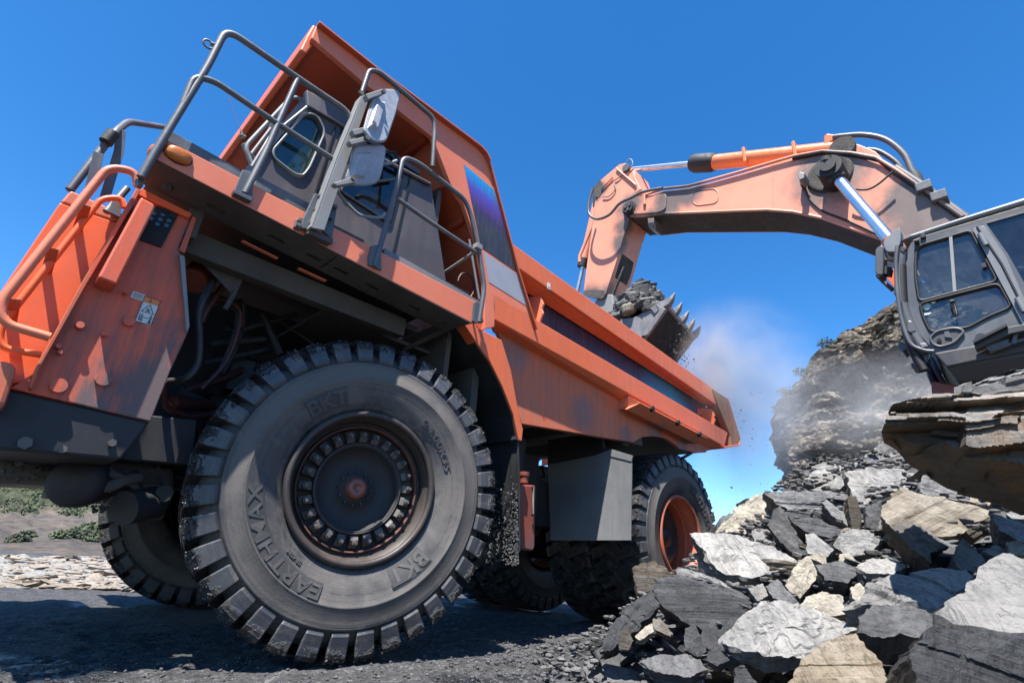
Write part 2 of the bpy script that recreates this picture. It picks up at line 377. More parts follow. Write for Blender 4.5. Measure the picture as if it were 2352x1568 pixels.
def text_mesh(body, size, extrude=.004, bold=0.0):
    cu = bpy.data.curves.new('t', 'FONT'); cu.body = body; cu.size = size; cu.extrude = extrude; cu.offset = bold
    cu.align_x = 'CENTER'; cu.resolution_u = 3
    o = bpy.data.objects.new('t', cu); COL.objects.link(o)
    dg = bpy.context.evaluated_depsgraph_get(); ev = o.evaluated_get(dg); me = ev.to_mesh()
    vs = [v.co.copy() for v in me.vertices]; fs = [tuple(p.vertices) for p in me.polygons]
    ev.to_mesh_clear(); bpy.data.objects.remove(o); bpy.data.curves.remove(cu); return vs, fs
# =================================================================== DUMP TRUCK (front axle at x=0, nose towards -x)
truck = empty('dump_truck', (1.8, 1.94, 0), 'huge dusty orange dump truck standing over the camera with its front wheel in the foreground', 'dump truck')
M['ring_worn'] = paint('ring_worn', (.33, .10, .06), dirt=(.07, .06, .055), amt=.95, rough=.6, lo=.35, hi=.6)
M['crumb_'] = plain('mud_crumbs', (.12, .12, .12), .7, var=.6)
M['clod'] = plain('wet_clods', (.03, .03, .032), .45, var=.5)
TW = 3.874; R0 = 1.06
def bead(prof): return prof
def make_wheel(front, side, origin, rotz, detail=True):
    """local frame: outer face towards -Y, axle along Y"""
    m = MB()
    if front:
        m.lathe([(.455, .62), (.455, .12), (.462, .07), (.485, .05), (.497, .03), (.503, .005)], 96)
        m.lathe([(.500+.024*math.cos(a), .0+.024*math.sin(a)) for a in [k*PI/5 for k in range(11)]], 96)
        m.lathe([(.455, .13), (.43, .135), (.425, .17), (.40, .19), (.30, .19)], 96)
    else:
        m.lathe([(.470, .62), (.455, .45), (.47, .16), (.478, .07), (.492, .04), (.503, .005)], 96)
        m.lathe([(.500+.024*math.cos(a), .0+.024*math.sin(a)) for a in [k*PI/5 for k in range(11)]], 96)
        m.lathe([(.47, .17), (.455, .165), (.452, .19)], 96)
        m.lathe([(.455, .40), (.425, .37)], 96)
    wh = m.build('wheel', M['rim_dark'] if front else M['rim_orange'], None)
    wh.location = origin; wh.rotation_euler.z = rotz if side > 0 else rotz+PI
    bpy.context.view_layer.update(); setparent(wh, truck)
    # tyre
    prof = [(.497, .07), (.515, .035), (.525, .012), (.545, .0), (.60, -.026), (.66, -.050), (.735, -.062), (.745, -.069), (.755, -.062), (.80, -.058), (.855, -.038), (.862, -.040), (.872, -.040), (.880, -.026), (.93, .012), (.972, .055), (.985, .12), (.985, .325)]
    prof = prof+[(r, .65-y) for r, y in reversed(prof)]
    t = MB(); t.lathe(prof, 150)
    NL = 36
    for sgn in (0, 1):
        if not detail and sgn == 0 and False: continue
        for k in range(NL):
            th = 2*PI*(k+.5*sgn)/NL; a = 2*PI/NL*.352
            sec = [(.878, -.028, 1), (.905, -.040, 1), (1.025, -.016, 1), (1.052, .012, .96), (1.062, .06, .95), (1.062, .17, .95), (1.060, .285, .62), (.975, .295, .62), (.975, .05, 1), (.93, .0, 1)]
            vs = []
            for q in (-1, 1):
                for r, y, wd in sec:
                    sk = .045*max(0, (y-.03))/.25*(1 if sgn == 0 else -1)
                    ang = th+q*a*wd+sk*2.2
                    yy = y if sgn == 0 else .65-y
                    vs.append((r*math.cos(ang), yy, r*math.sin(ang)))
            n = len(sec)
            t.add(vs, [tuple(range(n)), tuple(range(2*n-1, n-1, -1))]+[(i, i+n, (i+1) % n+n, (i+1) % n) for i in range(n)])
    for k in range(NL):
        th = 2*PI*(k+.25)/NL; vs = []
        for r in (.975, 1.058):
            for (da, y) in ((-.55, .29), (-.1, .225), (.42, .26), (.55, .36), (.1, .425), (-.42, .39)):
                an = th+da*2*PI/NL; vs.append((r*math.cos(an), y, r*math.sin(an)))
        t.add(vs, [tuple(range(6)), tuple(range(11, 5, -1))]+[(i, i+6, (i+1) % 6+6, (i+1) % 6) for i in range(6)])
    if detail:
        rg = random.Random(6); cl = MB()
        for k in range(1500):
            lug = rg.randrange(NL); an = 2*PI*(lug+rg.uniform(-.33, .33))/NL; an0 = math.degrees(an) % 360
            if front and 20 < an0 < 120 and rg.random() < .8: continue
            rr = rg.uniform(1.03, 1.062); yy = rg.uniform(-.012, .05); s_ = rg.uniform(.004, .012); 
            if noise.noise(Vector((lug*3.1, rr*30, 2))) < -.1: continue
            rr = 1.025+(yy+.016)*.5+.006; cl.box((rr*math.cos(an), yy-.006, rr*math.sin(an)), (s_*1.6, s_, s_), Matrix.Rotation(rg.uniform(0, 3), 3, 'Y') @ Matrix.Rotation(rg.uniform(0, 3), 3, 'X'))
        cl.build('tread_mud', M['grille'] if not front else M['clod'], local=wh)
    ty = t.build('tyre', M['tyre'], local=wh, bev=.007 if detail else 0, angle=40)
    if not detail: return wh
    # lettering raised from the sidewall
    def sw(r):
        pts = [(.53, .005), (.60, -.026), (.66, -.050), (.735, -.062), (.80, -.058), (.86, -.036)]
        for (r0, y0), (r1, y1) in zip(pts, pts[1:]):
            if r <= r1: return y0+(y1-y0)*(r-r0)/(r1-r0)
        return -.034
    def word(body, size, rb, phi, plate=None, bold=0, stretch=1.0, name='lettering'):
        vs, fs = text_mesh(body, size, .004, bold); out = []
        for v in vs:
            rr = rb+v.y; an = phi-v.x*stretch/(rb+size*.35)
            out.append((rr*math.cos(an), sw(rr)-.005-v.z, rr*math.sin(an)))
        q = MB(); q.add(out, fs); q.build(name, M['letter'], local=wh)
        if plate:
            q = MB(); r0, r1, w2 = plate; N = 16; A = []
            for i in range(N+1):
                an = phi+w2*(i/N-.5)*2
                for j in range(5):
                    rr = r0+(r1-r0)*j/4; A.append((rr*math.cos(an), sw(rr)-.0035, rr*math.sin(an)))
            q.add(A, [(i*5+j, i*5+j+1, i*5+j+6, i*5+j+5) for i in range(N) for j in range(4)], True); q.build('lettering_plate', M['letter_bg'], local=wh)
    d = math.radians
    if front:
        word('EARTHMAX', .115, .648, d(-139), (.632, .745, d(34)), .002, 1.38)
        word('BKT', .14, .585, d(-52), (.565, .70, d(13)), .004, 1.15)
        word('BKT', .14, .585, d(125), (.565, .70, d(13)), .004, 1.15)
        word('24.00R35', .066, .60, d(36), None, .001, 1.7)
        word('SR45M', .035, .585, d(-128), None, .001, 1.2)
    else:
        word('EARTHMAX', .115, .648, d(38), (.632, .745, d(34)), .002, 1.38)
        word('BKT', .14, .585, d(-42), (.565, .70, d(13)), .004, 1.15)
    # hub, lip ring, nuts
    h = MB(); y0 = 0 if front else .20
    if front:
        h.lathe([(.305, .19), (.305, .125), (.292, .12), (.285, .16), (.27, .215), (.20, .235), (.125, .235), (.115, .215), (.075, .205)], 72)
        h.build('hub', M['hub'], local=wh)
        c = MB(); c.lathe([(.078, .21), (.074, .165), (.055, .145), (.03, .14), (.024, .155), (0.001, .155)], 40); c.build('hub_cap', M['hubcap'], local=wh)
        c = MB(); c.lathe([(.432, .14), (.432, .108), (.424, .104), (.418, .11), (.418, .15)], 96); c.build('lip_ring', M['ring_worn'], local=wh)
        hb_ = MB()
        for k in range(12):
            a = 2*PI*k/12; hb_.tube([(.115*math.cos(a), .225, .115*math.sin(a)), (.115*math.cos(a), .198, .115*math.sin(a))], .009, 6)
        for k in range(10):
            a = 2*PI*k/10+.2; hb_.tube([(.262*math.cos(a), .24, .262*math.sin(a)), (.262*math.cos(a), .222, .262*math.sin(a))], .010, 6)
        hb_.build('hub_bolt', M['rim_dark'], local=wh)
        c = MB(); c.lathe([(.312, .185), (.312, .118), (.304, .114), (.298, .13)], 80); c.build('inner_ring', M['rim_dark'], local=wh)
    else:
        h.lathe([(.427, .372), (.41, .36), (.40, .32), (.36, .31), (.34, .24), (.24, .20), (.20, .25), (.12, .25), (.11, .19), (.001, .18)], 64); h.build('hub', M['rim_dark'], local=wh)
    first = None
    for k in range(24):
        an = 2*PI*(k+.3)/24; R = Matrix.Rotation(-an, 3, 'Y')
        if k == 0:
            n = MB(); yb = .19 if front else .32; pr = .085 if front else .05
            ra, rb_ = (.318, .412) if front else (.352, .41)
            n.prism([(ra, yb, -.024), (ra, yb-pr*.75, -.024), (ra+.03, yb-pr, -.026), (rb_-.012, yb-pr*.55, -.030), (rb_, yb, -.030)], (0, 0, .054))
            rc = (ra+rb_)/2; hx = [(rc+.021*math.cos(a), yb-pr*.6, .003+.021*math.sin(a)) for a in [i*PI/3 for i in range(6)]]
            n.prism(hx, (0, -pr*.55, 0)); n.tube([(rc, yb-pr, .003), (rc, yb-pr*1.45, .003)], .011, 8)
            first = n.build('wheel_nut', M['nut'], local=wh, bev=.003); o = first
        else:
            o = first.copy(); COL.objects.link(o); o.parent = wh
        o.rotation_euler = (0, -an, 0)
    return wh
ST = -0.219; cs, sn = math.cos(ST), math.sin(ST)
make_wheel(True, 1, (0-.5*(-sn)*1.0*1.0, .5-.5*cs, R0), ST)
# far front wheel (outer face towards +y)
make_wheel(True, -1, (0+.5*(-sn), TW-.5+.5*cs, R0), ST, False)
WB = 4.506
make_wheel(False, 1, (WB, .117, R0), 0)
make_wheel(False, 1, (WB, .117+.72, R0), 0, False)
make_wheel(False, -1, (WB, TW-.117, R0), 0, False)
make_wheel(False, -1, (WB, TW-.117-.72, R0), 0, False)

# ---- chassis, axles
f = MB()
for y in (1.25, 2.45): f.box((2.2, y+.1, 1.35), (7.4, .22, .55))
f.box((0, 1.94, 1.05), (.4, 2.3, .4)); f.box((-1.3, 1.94, 1.15), (.5, 2.2, .5)); f.box((2.6, 1.94, 1.3), (.4, 1.2, .4))
f.tube([(WB, .9, R0), (WB, 3.0, R0)], .34, 20); f.tube([(WB-.9, 1.94, 1.2), (WB, 1.94, R0)], .3, 14)
f.tube([(0, .3, R0), (0, .8, R0)], .2, 20); f.tube([(0, 3.1, R0), (0, 3.6, R0)], .2, 20)
f.build('chassis', M['frame'], truck, bev=.02)
# front suspension strut and brake hub
f = MB(); f.tube([(.1, .95, .9), (.05, 1.05, 2.3)], .16, 18); f.tube([(.1, 2.95, .9), (.05, 2.85, 2.3)], .16, 18); f.tube([(WB-.6, 1.1, 1.3), (WB-.9, 1.15, 2.3)], .13, 16)
f.build('suspension_strut', M['frame'], truck)
# bumper band below the side panel and the frame horn that runs back to the wheel
def PY(pts, Y): return [AY(p, Y) for p in pts]
f = MB(); f.prism(PY([c3(-60, 1180), c3(40, 1168), c3(770, 1335), c3(620, 1530), c3(-60, 1475)], .12), (0, 3.6, 0)); f.build('bumper', M['frame'], truck, bev=.015)
f = MB(); f.prism(PY([c3(740, 1300), c3(1010, 1325), c3(985, 1560), c3(620, 1528)], .55), (0, .25, 0)); f.build('frame_horn', M['frame'], truck, bev=.01)
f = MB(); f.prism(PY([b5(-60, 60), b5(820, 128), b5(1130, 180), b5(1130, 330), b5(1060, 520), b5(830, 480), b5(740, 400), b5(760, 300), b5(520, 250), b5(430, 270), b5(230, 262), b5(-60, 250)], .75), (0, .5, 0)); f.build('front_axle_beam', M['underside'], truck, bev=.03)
f = MB(); a = AY(b5(470, 275), .55); b = AY(b5(640, 250), .95); f.tube([a-(b-a)*.04, a, a+(b-a)*.06, a+(b-a)*.3, a+(b-a)*.32, a+(b-a)*.6, b+(b-a)*.4], [.04, .10, .135, .145, .125, .125, .15], 28)
f.build('tow_pin', M['frame'], truck)
f = MB(); f.tube([AY(b5(725, 372), .7), AY(b5(880, 250), .8)], .012, 8); f.build('steering_rod', M['nut'], truck)
f = MB(); f.tube([AY(b5(800, 440), .6), AY(b5(1000, 400), .72)], .1, 18); f.tube([AY(b5(1060, 345), .6), AY(b5(1060, 345), .8)], .05, 14); f.build('suspension_arm', M['frame'], truck)

f = MB()
for q, Y, r in ((b5(700, 210), .74, .03), (b5(600, 190), .74, .02), (b5(930, 330), .74, .03), (b5(330, 235), .74, .02), (b5(120, 150), .74, .02), (b5(1000, 430), .74, .02), (b5(400, 60), .115, .02), (b5(160, 20), .115, .03), (b5(720, 20), .115, .02)):
    a = AY(q, Y); f.tube([a, a-Vector((0, .03, 0))], r, 6)
f.build('frame_bolt', M['nut'], truck, bev=.003)
f = MB(); f.prism(PY([b5(225, 180), b5(300, 120), b5(520, 135), b5(520, 165), b5(430, 205), b5(250, 195)], .74), (0, .06, 0)); f.build('frame_pocket_shade', M['grille'], truck)  # flat black plate, the shade of a recess put into its colour
f = MB(); f.tube(smooth_path([AY(b5(500, 150), .7), AY(b5(590, 250), .6), AY(b5(680, 300), .6), AY(b5(800, 260), .62), AY(b5(900, 240), .66)], 5), .035, 10); f.tube(smooth_path([AY(b5(560, 130), .7), AY(b5(640, 210), .62), AY(b5(760, 230), .62), AY(b5(870, 300), .66), AY(b5(905, 400), .7)], 5), .022, 10); f.build('steering_hose', M['underside'], truck)
random.seed(8); f = MB()
for k in range(420):
    q = AY(b5(random.uniform(0, 1060), 0), .73); y_ = random.uniform(90, 470); q = AY(b5(random.uniform(560, 1060) if y_ > 260 else random.uniform(0, 1060), y_), .745); r = random.uniform(.006, .022)
    f.box(q, (r, r*.7, r), Matrix.Rotation(random.uniform(0, 3), 3, 'Y') @ Matrix.Rotation(random.uniform(0, 3), 3, 'X'))
f.build('caked_mud', M['underside'], truck)
# ---- front mudguard side panel (dirty, with warning sticker)
P2 = [c1(905, 1280), c3(980, 290), c3(915, 440), c3(935, 590), c3(965, 870), c3(870, 1080), c3(770, 1335), c3(50, 1165), c3(170, 1090)]
f = MB(); f.prism(PY(P2, .10), (0, .05, 0)); f.build('side_panel', M['orange_side'], truck, bev=.006)
f = MB(); f.prism(PY([c3(918, 480), c3(945, 490), c3(970, 850), c3(955, 880)], .06), (0, .30, 0)); f.build('panel_flange', M['rail_light'], truck, bev=.004)
f = MB()
for q, s in ((c3(403, 853), .018), (c3(525, 1122), .036), (c3(297, 1155), .036), (c3(655, 828), .028), (c3(295, 960), .012), (c3(527, 897), .012), (c3(302, 990), .01), (c3(635, 685), .010)):
    a = AY(q, .10); f.tube([a, a-Vector((0, .03 if s > .02 else .05, 0))], s, 16)
f.build('bolt_cap', M['orange_side'], truck, bev=.004)
# column flange between the two panels
f = MB(); col = [c3(705, 135), c3(735, 150), c3(560, 430), c3(210, 1065), c3(175, 1130), c3(165, 1175), c3(50, 1160), c3(55, 1150), c3(150, 1155), c3(180, 1060), c3(500, 500)]
f.prism(PY([c3(700, 140), c3(722, 155), c3(440, 640), c3(205, 1060), c3(172, 1150), c3(160, 1170), c3(150, 1160), c3(182, 1060), c3(420, 620)], .03), (0, .12, 0)); f.build('corner_column', M['orange_under'], truck, bev=.004)
# box on the panel with drilled inner plate
bx = [c3(722, 188), c3(798, 232), c3(705, 395), c3(600, 362)]
f = MB(); f.prism(PY([c3(722, 188), c3(800, 232), c3(598, 635), c3(500, 598)], -.06), (0, .165, 0)); f.build('step_box', M['orange_side'], truck, bev=.01)
pl = PY([c3(795, 235), c3(918, 268), c3(825, 445), c3(700, 400)], .085)
f = MB(); f.prism(pl, (0, .02, 0)); f.build('perforated_plate', M['grille'], truck)
f = MB()
for q in ((842, 256), (786, 274), (832, 281), (878, 287), (772, 299), (818, 305), (863, 311), (804, 329), (850, 335)):
    a = AY(c3(*q), .083); f.tube([a, a+Vector((0, -.004, 0))], .012, 12)
f.build('plate_hole', M['glass_clear'], truck)
f = MB(); f.prism(PY([c1(925, 1230), c1(1255, 1395), c1(1235, 1425), c1(905, 1272)], .07), (0, .06, 0)); f.build('top_strip', M['orange_front'], truck, bev=.003)
f = MB(); f.prism(PY([c3(985, 285), c3(1005, 297), c3(945, 475), c3(915, 460)], .085), (0, .05, 0)); f.build('back_strip', M['orange_side'], truck, bev=.003)
# stickers
def panel_frame(p00, p10, p01):
    o = p00; ex = (p10-p00); ey = (p01-p00); return o, ex, ey
lab = PY([c3(740, 695), c3(820, 720), c3(768, 848), c3(690, 822)], .0975)
f = MB(); f.prism(lab, (0, .002, 0)); st = f.build('warning_sticker', M['white'], truck)
o, ex, ey = lab[0], lab[1]-lab[0], lab[3]-lab[0]
def onlab(u, v, o=o, ex=ex, ey=ey): return o+ex*u+ey*v+Vector((0, -.0015, 0))
f = MB(); f.prism([onlab(.02, .01), onlab(.98, .01), onlab(.98, .22), onlab(.02, .22)], (0, .001, 0)); f.build('sticker_header', M['sticker_orange'], truck)
f = MB()
def ln(a, b, w=.004): f.beam(onlab(*a), onlab(*b), .002, w, (0, 1, 0))
for a, b in (((.5, .27), (.12, .58)), ((.12, .58), (.88, .58)), ((.88, .58), (.5, .27)), ((.42, .05), (.34, .18)), ((.34, .18), (.5, .18)), ((.5, .18), (.42, .05)), ((.0, .0), (1, 0)), ((1, 0), (1, 1)), ((1, 1), (0, 1)), ((0, 1), (0, 0)), ((.42, .78), (.66, .78)), ((.4, .42), (.6, .55)), ((.6, .42), (.4, .55)), ((.38, .5), (.62, .5))): ln(a, b)
for a, b, w_ in (((.8, .68), (.8, .95), .02), ((.7, .76), (.9, .76), .007), ((.75, .84), (.75, .97), .008), ((.86, .84), (.86, .97), .008), ((.15, .68), (.15, .92), .008), ((.25, .66), (.25, .9), .006), ((.33, .72), (.33, .9), .006), ((.12, .9), (.36, .94), .006)): ln(a, b, w_)
f.prism([onlab(.8+.05*math.cos(t), .665+.03*math.sin(t)) for t in [k*PI/5 for k in range(10)]], (0, .001, 0))
f.build('sticker_print', M['black'], truck)
lab2 = PY([c3(682, 668), c3(745, 690), c3(732, 722), c3(667, 700)], .0975); f = MB(); f.prism(lab2, (0, .002, 0)); f.build('small_sticker', M['white'], truck)
f = MB(); o2, e2, g2 = lab2[0], lab2[1]-lab2[0], lab2[3]-lab2[0]
for k in range(5): f.beam(o2+e2*.1+g2*(.2+.15*k)+Vector((0, -.001, 0)), o2+e2*(.9-.12*(k % 2))+g2*(.2+.15*k)+Vector((0, -.001, 0)), .001, .0022, (0, 1, 0))
f.build('small_sticker_print', M['black'], truck)

# ---- bright front side panel with two orange handrails
P1 = [c1(460, 1245), c1(790, 1395), c3(540, 560), c3(180, 1130), c3(40, 1160), c3(-20, 1240), c3(-160, 1200), c3(-160, 960), c1(390, 1320)]
f = MB(); f.prism(PY([c1(392, 1325), c1(760, 1455), c3(620, 300), c3(180, 1120), c3(40, 1150), c3(-150, 1130), c3(-150, 900)], .20), (0, 3.4, 0)); f.build('radiator_housing', M['orange_front'], truck, bev=.02)
f = MB(); f.prism(PY([c1(462, 1243), c1(800, 1395), c1(765, 1450), c1(397, 1318)], .20), (0, 3.4, 0)); f.build('housing_cap', M['salmon'], truck, bev=.01)
f = MB(); f.prism(PY([c3(-60, 1015), c3(60, 1030), c3(82, 1060), c3(80, 1090), c3(30, 1240), c3(0, 1280), c3(-60, 1300)], .02), (0, .5, 0)); f.build('bumper_corner', M['orange_dusty'], truck, bev=.02)
YR = -.02
def orail(pts, r, Y, name='handrail', mat='salmon', rad=.07, par=truck):
    f = MB(); f.tube(fillet(PY(pts, Y), rad), r, 12); return f.build(name, M[mat], par)
orail([c3(705, 135), c3(690, 60), c3(555, 35), c3(0, 730), c3(15, 835), c3(255, 905)], .022, -.02, rad=.12)
orail([c3(635, 245), c3(620, 195), c3(520, 195), c3(0, 850), c3(-5, 960), c3(210, 995)], .017, .09, mat='orange_front', rad=.10)
f = MB()
for a, b in (((440, 235), (397, 352)), ((272, 455), (237, 575)), ((75, 715), (57, 820))):
    p = AY(c3(a[0], a[1]), -.02); q = AY(c3(b[0], b[1]), .20); f.beam(p, q, .045, .012, (0, 1, 0))
f.build('rail_bracket', M['orange_under'], truck, bev=.003)
# grey handrails above the housing, continuing to the far deck
f = MB(); f.tube(fillet([AY(c1(455, 1243), .22), AY(c1(745, 870), .26), AY(c1(835, 795), .42), AY(c1(1110, 838), .95)], .08), .022, 12); f.build('front_handrail', M['rail'], truck)
f = MB(); f.beam(AY(c1(645, 1000), .22), AY(c1(588, 1240), .22), .05, .012, (0, 1, 0)); f.beam(AY(c1(790, 850), .30), AY(c1(775, 1000), .3), .05, .012, (0, 1, 0)); f.beam(AY(c1(775, 995), .3), AY(c1(680, 1310), .3), .05, .012, (0, 1, 0))
f.build('handrail_post', M['rail'], truck, bev=.002)
f = MB(); f.tube([AY(c1(690, 930), .22), AY(c1(740, 870), .22)], .036, 14); f.build('rail_clamp', M['frame'], truck)
f = MB(); f.tube([AY(c1(695, 1385), .16), AY(c1(830, 1230), .20)], .02, 10); f.prism(PY([c1(700, 1380), c1(785, 1420), c1(800, 1300), c1(735, 1310)], .14), (0, .03, 0)); f.build('rail_foot', M['rail'], truck, bev=.003)

# ---- deck
lip = [(385, 323), c1(1550, 1180), c4(1370, 740), c4(2085, 1065), c4(2035, 1195), c4(1370, 800), c4(500, 350), c1(1020, 1040)]
YD = -.20
f = MB()
segs = [[c1(1095, 920), c1(1555, 1185), c1(1530, 1280), c1(1020, 1040)], [c1(1690, 1245), c1(1985, 1400), c1(1930, 1480), c1(1635, 1320)],
        [c4(1130, 605), c4(1370, 740), c4(1360, 805), c4(1110, 690)], [c4(1475, 795), c4(2085, 1065), c4(2035, 1198), c4(1440, 860)]]
full = [c1(1095, 915), c4(2088, 1068), c4(2040, 1195), c1(1020, 1040)]
f.prism(PY(full, YD), (0, .02, 0)); f.prism([AY(c1(1095, 915), YD)-Vector((.006, 0, 0)), AY(c1(1020, 1040), YD)-Vector((.006, 0, 0)), AY(c1(1020, 1040), YD)+Vector((-.006, .32, 0)), AY(c1(1095, 915), YD)+Vector((-.006, .32, 0))], (.018, 0, 0))
f.build('deck_lip', M['salmon'], truck, bev=.005)
zl = AY(c1(1020, 1040), YD).z; z2 = AY(c4(2035, 1198), YD).z; xL = AY(c1(1020, 1040), YD).x; xR = AY(c4(2035, 1198), YD).x
# underside plate with real slots
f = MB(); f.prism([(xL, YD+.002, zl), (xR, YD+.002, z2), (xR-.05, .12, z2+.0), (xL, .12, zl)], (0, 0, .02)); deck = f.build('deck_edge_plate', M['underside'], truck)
f = MB()
for q in (c4(365, 450), c4(758, 650), c4(1003, 770), c4(1178, 858), c4(1382, 963), c4(1655, 1100), c4(1825, 1185)):
    z = zl+(z2-zl)*.5; a = AZ(q, z); tt = (a.x-xL)/(xR-xL); a = AZ(q, zl+(z2-zl)*tt)
    f.box(a, (.115, .055, .2))
a = AZ(c4(1100, 800), z); f.box(a, (.012, .26, .2))
cut = f.build('cutter', M['grille'])
b = deck.modifiers.new('b', 'BOOLEAN'); b.object = cut; b.operation = 'DIFFERENCE'; b.solver = 'EXACT'
dg = bpy.context.evaluated_depsgraph_get(); me = bpy.data.meshes.new_from_object(deck.evaluated_get(dg)); deck.modifiers.clear(); deck.data = me; bpy.data.objects.remove(cut)
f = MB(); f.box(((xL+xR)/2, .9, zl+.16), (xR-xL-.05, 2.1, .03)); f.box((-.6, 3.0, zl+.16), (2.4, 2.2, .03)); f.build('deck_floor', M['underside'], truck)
# sockets in the underside corner
f = MB(); a = AZ(c1(1100, 1210), zl); f.tube([a+Vector((0, 0, .02)), a-Vector((0, 0, .03))], .025, 12); f.box(a-Vector((0, 0, .02)), (.03, .05, .05)); f.build('deck_fitting', M['underside'], truck)
# cross beams under the deck
f = MB(); a = AZ(c4(150, 690), 2.34); f.box((-.72, .29, 2.42), (1.75, .10, .16)); f.box((-.60, .46, 2.50), (1.9, .22, .05)); f.build('deck_beam', M['underside'], truck, bev=.006)
f = MB(); f.box((-1.55, .55, 2.48), (.08, .9, .2)); f.box((-.1, .5, 2.42), (.3, .2, .12)); f.build('cross_member', M['underside'], truck, bev=.006)
f = MB(); f.prism(PY([c4(270, 790), c4(555, 870), c4(545, 900), c4(495, 1012), c4(465, 1000)], .34), (0, .02, 0)); f.tube([AY(c4(490, 990), .34), AY(c4(425, 1105), .36)], .018, 10); f.build('gusset', M['underside'], truck)
f = MB(); f.prism(PY([c4(540, 652), c4(775, 768), c4(770, 773), c4(536, 657)], .12), (0, .03, 0)); f.prism(PY([c4(910, 832), c4(1090, 915), c4(1085, 921), c4(908, 838)], .12), (0, .03, 0)); f.build('beam_edge', M['salmon'], truck)
# engine bay: hood side, tubes, hoses
f = MB(); f.box((-.2, 1.5, 1.9), (2.6, .06, 1.5)); f.build('engine_bay_wall', M['liner'], truck)
f = MB(); f.box((.6, .9, 2.2), (.05, 1.4, .9)); f.box((.3, 1.0, 2.38), (1.6, 1.1, .03)); f.build('engine_bay_plate', M['underside'], truck)
def hose(pts, Y, r, mat='hose', name='hose'):
    f = MB(); P = [AY(p, Y+dy) for p, dy in pts]; f.tube(smooth_path(P, 6), r, 9); return f.build(name, M[mat], truck)
hose([(c3(1100, 600), .1), (c3(1045, 700), 0), (c3(1015, 790), 0), (c3(1020, 920), 0), (c3(1010, 1040), 0), (c3(950, 1115), 0), (c3(865, 1130), .1)], .35, .022, 'hose')
hose([(c3(1150, 630), .1), (c3(1060, 760), .1), (c3(1030, 830), .1)], .5, .022, 'hose_red')
hose([(c3(1060, 730), 0), (c3(1150, 715), .1), (c3(1225, 770), .1), (c3(1215, 880), .1), (c3(1150, 1040), .1), (c3(1030, 1170), .1)], .6, .016, 'hose_red')
hose([(c3(1080, 740), 0), (c3(1160, 730), .1), (c3(1210, 790), .1), (c3(1195, 900), .1), (c3(1130, 1060), .1)], .7, .014, 'hose')
hose([(c3(1120, 740), 0), (c3(1235, 720), .1), (c3(1250, 810), .1), (c3(1210, 950), .1), (c3(1140, 1090), .1)], .8, .014, 'hose')
hose([(c3(835, 1130), 0), (c3(850, 1250), .1), (c3(960, 1310), .2), (c3(1080, 1300), .3)], .45, .022, 'hose_red')
hose([(c3(880, 1240), .1), (c3(1080, 1255), .4)], .5, .045, 'hose_red', 'coolant_pipe')
hose([(c3(950, 1180), .1), (c3(1180, 1100), .2), (c3(1300, 1030), .4)], .8, .03, 'hose_red')
f = MB(); f.tube([AY(c3(985, 620), .5), AY(c3(1040, 560), .6)], .09, 16); f.build('air_canister', M['tank'], truck)
random.seed(5); f = MB()
for k in range(26):
    a = Vector((random.uniform(-1.2, .2), random.uniform(.75, 1.35), random.uniform(1.35, 2.2))); b = a+Vector((random.uniform(-.5, .5), random.uniform(-.1, .2), random.uniform(-.3, .3)))
    f.tube([a, b], random.uniform(.01, .035), 8)
for k in range(9):
    f.box((random.uniform(-1, .4), random.uniform(.95, 1.4), random.uniform(1.3, 2.2)), (random.uniform(.1, .4), .2, random.uniform(.1, .35)))
f.build('engine_pipes', M['frame'], truck, bev=.004)

# ---- toe boards, corner strip
f = MB(); tb = smooth_path([AY(c1(1075, 905), YD+.02)] , 2) if False else None
f.prism(PY([c1(1075, 912), c1(1100, 845), c1(1560, 1100), c1(1620, 1165), c1(1550, 1165)], YD+.06), (0, .02, 0)); f.build('toe_board', M['rail'], truck, bev=.004)
f = MB(); f.prism(PY([c1(1690, 1150), c1(2025, 1330), c1(1990, 1395), c1(1650, 1215)], YD+.06), (0, .02, 0)); f.build('toe_board', M['rail'], truck, bev=.004)
f = MB(); f.prism(PY([c4(1470, 705), c4(2085, 1050), c4(2070, 1110), c4(1450, 790)], YD+.03), (0, .02, 0)); f.build('toe_board', M['beam'], truck, bev=.004)
# indicator lamps
def lens(c, rx, rz, ry):
    f = MB(); vs = []; N = 20; K = 8
    for j in range(K+1):
        for i in range(N):
            a = 2*PI*i/N; ph = j/K*PI/2; s = math.copysign(abs(math.cos(a))**.75, math.cos(a)); q = math.copysign(abs(math.sin(a))**.75, math.sin(a))
            vs.append(Vector(c)+Vector((s*rx*math.cos(ph)**.6, -ry*math.sin(ph), q*rz*math.cos(ph)**.6)))
    f.add(vs, [(j*N+i, j*N+(i+1) % N, (j+1)*N+(i+1) % N, (j+1)*N+i) for j in range(K) for i in range(N)], True); return f
L1 = lens(AY(c1(1165, 1015), YD-.01), .068, .046, .035).build('indicator_lamp', M['amber'], truck)
f = MB(); q = AY(c1(1165, 1018), YD); f.prism([q+Vector((.075*math.cos(t), .01, .055*math.sin(t))) for t in [k*PI/12 for k in range(24)]], (0, -.022, 0)); f.build('lamp_gasket', M['frame'], truck, bev=.003)
g = lens((0, 0, 0), .06, .04, .035); L2 = g.build('indicator_lamp', M['amber']); L2.location = AX(c1(1012, 1000), xL-.012); L2.rotation_euler.z = -PI/2
bpy.context.view_layer.update(); setparent(L2, truck)

